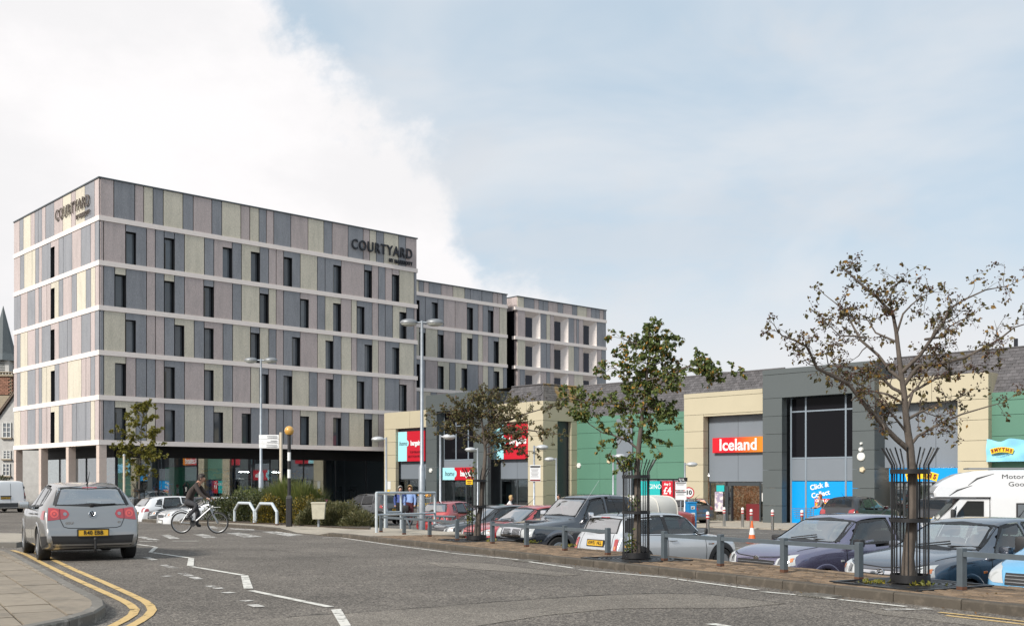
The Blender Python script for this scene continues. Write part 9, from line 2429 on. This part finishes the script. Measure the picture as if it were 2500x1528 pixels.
trolley(spot(1266, 52), 0, 'wire trolley pushed by the woman in white'); trolley(spot(1962, 50.5, 0.05), R(180), 'wire trolley pushed by the person before the blue panels')
for k in range(6): trolley(spot(1186 + k * 8, 64 - k * 0.1), R(-20), ('row of nested wire trolleys, number' if False else ['first', 'second', 'third', 'fourth', 'fifth', 'last'][k] + ' from the left in the row of parked wire trolleys'))

# --- behind the glass of the hotel's ground floor
ARMS = dict(le=((0.05, 0.30, 1.62), 0.045), lw=((0.05, 0.12, 1.82), 0.033), lh=((0.05, 0.06, 1.88), 0.034), re=((0.05, -0.30, 1.62), 0.045), rw=((0.05, -0.12, 1.82), 0.033), rh=((0.05, -0.06, 1.88), 0.034))
OUTA = dict(le=((0.2, 0.35, 1.36), 0.045), lw=((0.45, 0.30, 1.34), 0.033), lh=((0.53, 0.28, 1.34), 0.034), re=((0.2, -0.35, 1.36), 0.045), rw=((0.45, -0.30, 1.34), 0.033), rh=((0.53, -0.28, 1.34), 0.034))
GYM = [(384, 2.2, 'cloth_orange', 'hair_blond', ARMS, 'exerciser with arms raised behind the glass, left of the green screen'), (414, 1.4, 'cloth_white', 'hair_blond', None, 'fair exerciser in white before the green screen'), (434, 1.0, 'cloth_white', 'hair_red', None, 'red haired person in a white blouse behind the glass'),
    (453, 1.6, 'cloth_black', 'hair_dark', ARMS, 'exerciser in black with hands behind the head'), (526, 1.2, 'cloth_orange', 'hair_dark', OUTA, 'exerciser in orange with arms stretched forward'), (549, 1.6, 'cloth_teal', 'hair_dark', ARMS, 'exerciser in a teal top with raised arms'),
    (572, 1.2, 'cloth_black', 'hair_blond', OUTA, 'fair exerciser in black reaching to the side'), (597, 1.1, 'cloth_royal', 'hair_dark', OUTA, 'exerciser in a royal blue shirt'), (618, 1.5, 'cloth_white', 'hair_dark', None, 'dark haired exerciser in white by the lamp column'), (666, 1.8, 'cloth_pink', 'hair_blond', None, 'fair exerciser in pink behind the direction sign')]
for i, (px, dp, top, hr, ps, lab) in enumerate(GYM):
 s_ = HS - RC - 0.3 - dp * 0.15; t_ = a_on(px, s_); p = st(s_, t_, CZ + gz + 0.012); person(p, R(-50 + 37 * (i % 4)), lab, top, 'cloth_black', hr, ps, sleeves=False, height=1.70, hair='bob' if hr != 'hair_dark' else 'short', group='people exercising behind the glass')
def machine(px, dp, label, kind):
 s_ = HS - RC - dp; t_ = a_on(px, s_); r = thing('exercise_machine', st(s_, t_, CZ + gz + 0.012), R(-47), label, 'gym machine', 'gym machines behind the glass'); m = MB()
 if kind == 0:
  m.rbox((0, 0, 0.14), (1.6, 0.7, 0.16), 0.03);
  for s in (-0.32, 0.32): m.tube([(0.6, s, 0.2), (0.75, s, 1.25), (0.3, s, 1.1)], 0.035, 6)
  m.build('deck', MAT['gym_kit'], r); m = MB(); m.rbox((0.75, 0, 1.35), (0.1, 0.6, 0.35), 0.03); m.build('console', MAT['plastic_grey'], r)
 else:
  for s in (-0.55, 0.55): m.tube([(0, s, 0), (0, s, 2.15)], 0.05, 6); m.tube([(0.7, s, 0), (0.7, s, 2.15), (0, s, 2.15)], 0.05, 6)
  m.tube([(0, -0.55, 2.15), (0, 0.55, 2.15)], 0.05, 6); m.build('rack', MAT['gym_kit'], r); m = MB(); m.box((0.02, 0, 1.2), (0.2, 0.5, 1.6)); m.build('weight_stack', MAT['plastic_grey'], r)
for px, dp, lab, k in ((398, 3.0, 'black treadmill before the green screen', 0), (440, 3.4, 'black treadmill left of the blue balls', 0), (540, 3.2, 'tall black weight rack behind the teal exerciser', 1), (585, 3.4, 'tall black weight rack behind the blue shirt', 1), (640, 3.2, 'tall black weight rack behind the lamp column', 1), (690, 3.4, 'tall black weight rack behind the beacon', 1), (815, 1.6, 'black treadmill beyond the broom bush', 0), (850, 1.8, 'black treadmill near the cream shop end', 0)): machine(px, dp, lab, k)
s_ = HS - RC - 0.7; b = st(s_, a_on(513, s_), CZ + gz + 0.012); r = thing('ball_rack', b, R(-47), 'wire rack holding two blue exercise balls', 'rack'); m = MB()
for x in (-0.38, 0.38):
 for yy in (-0.3, 0.3): m.tube([(x, yy, 0), (x, yy, 2.1)], 0.018, 6)
for z in (0.72, 1.48): m.tube([(-0.38, -0.3, z), (0.38, -0.3, z), (0.38, 0.3, z), (-0.38, 0.3, z), (-0.38, -0.3, z)], 0.018, 6)
m.build('uprights', MAT['steel'], r)
for z, lab in ((1.80, 'upper blue exercise ball behind the cyclist'), (1.04, 'lower blue exercise ball behind the cyclist')):
 m = MB(); m.lathe([(0.33 * math.sin(math.pi * k / 14), -0.33 * math.cos(math.pi * k / 14)) for k in range(15)], 24); o = m.build('exercise_ball', MAT['ball_blue'], smooth=True); o.location = b + UP * z; setp(o, lab, 'ball', 'blue exercise balls')
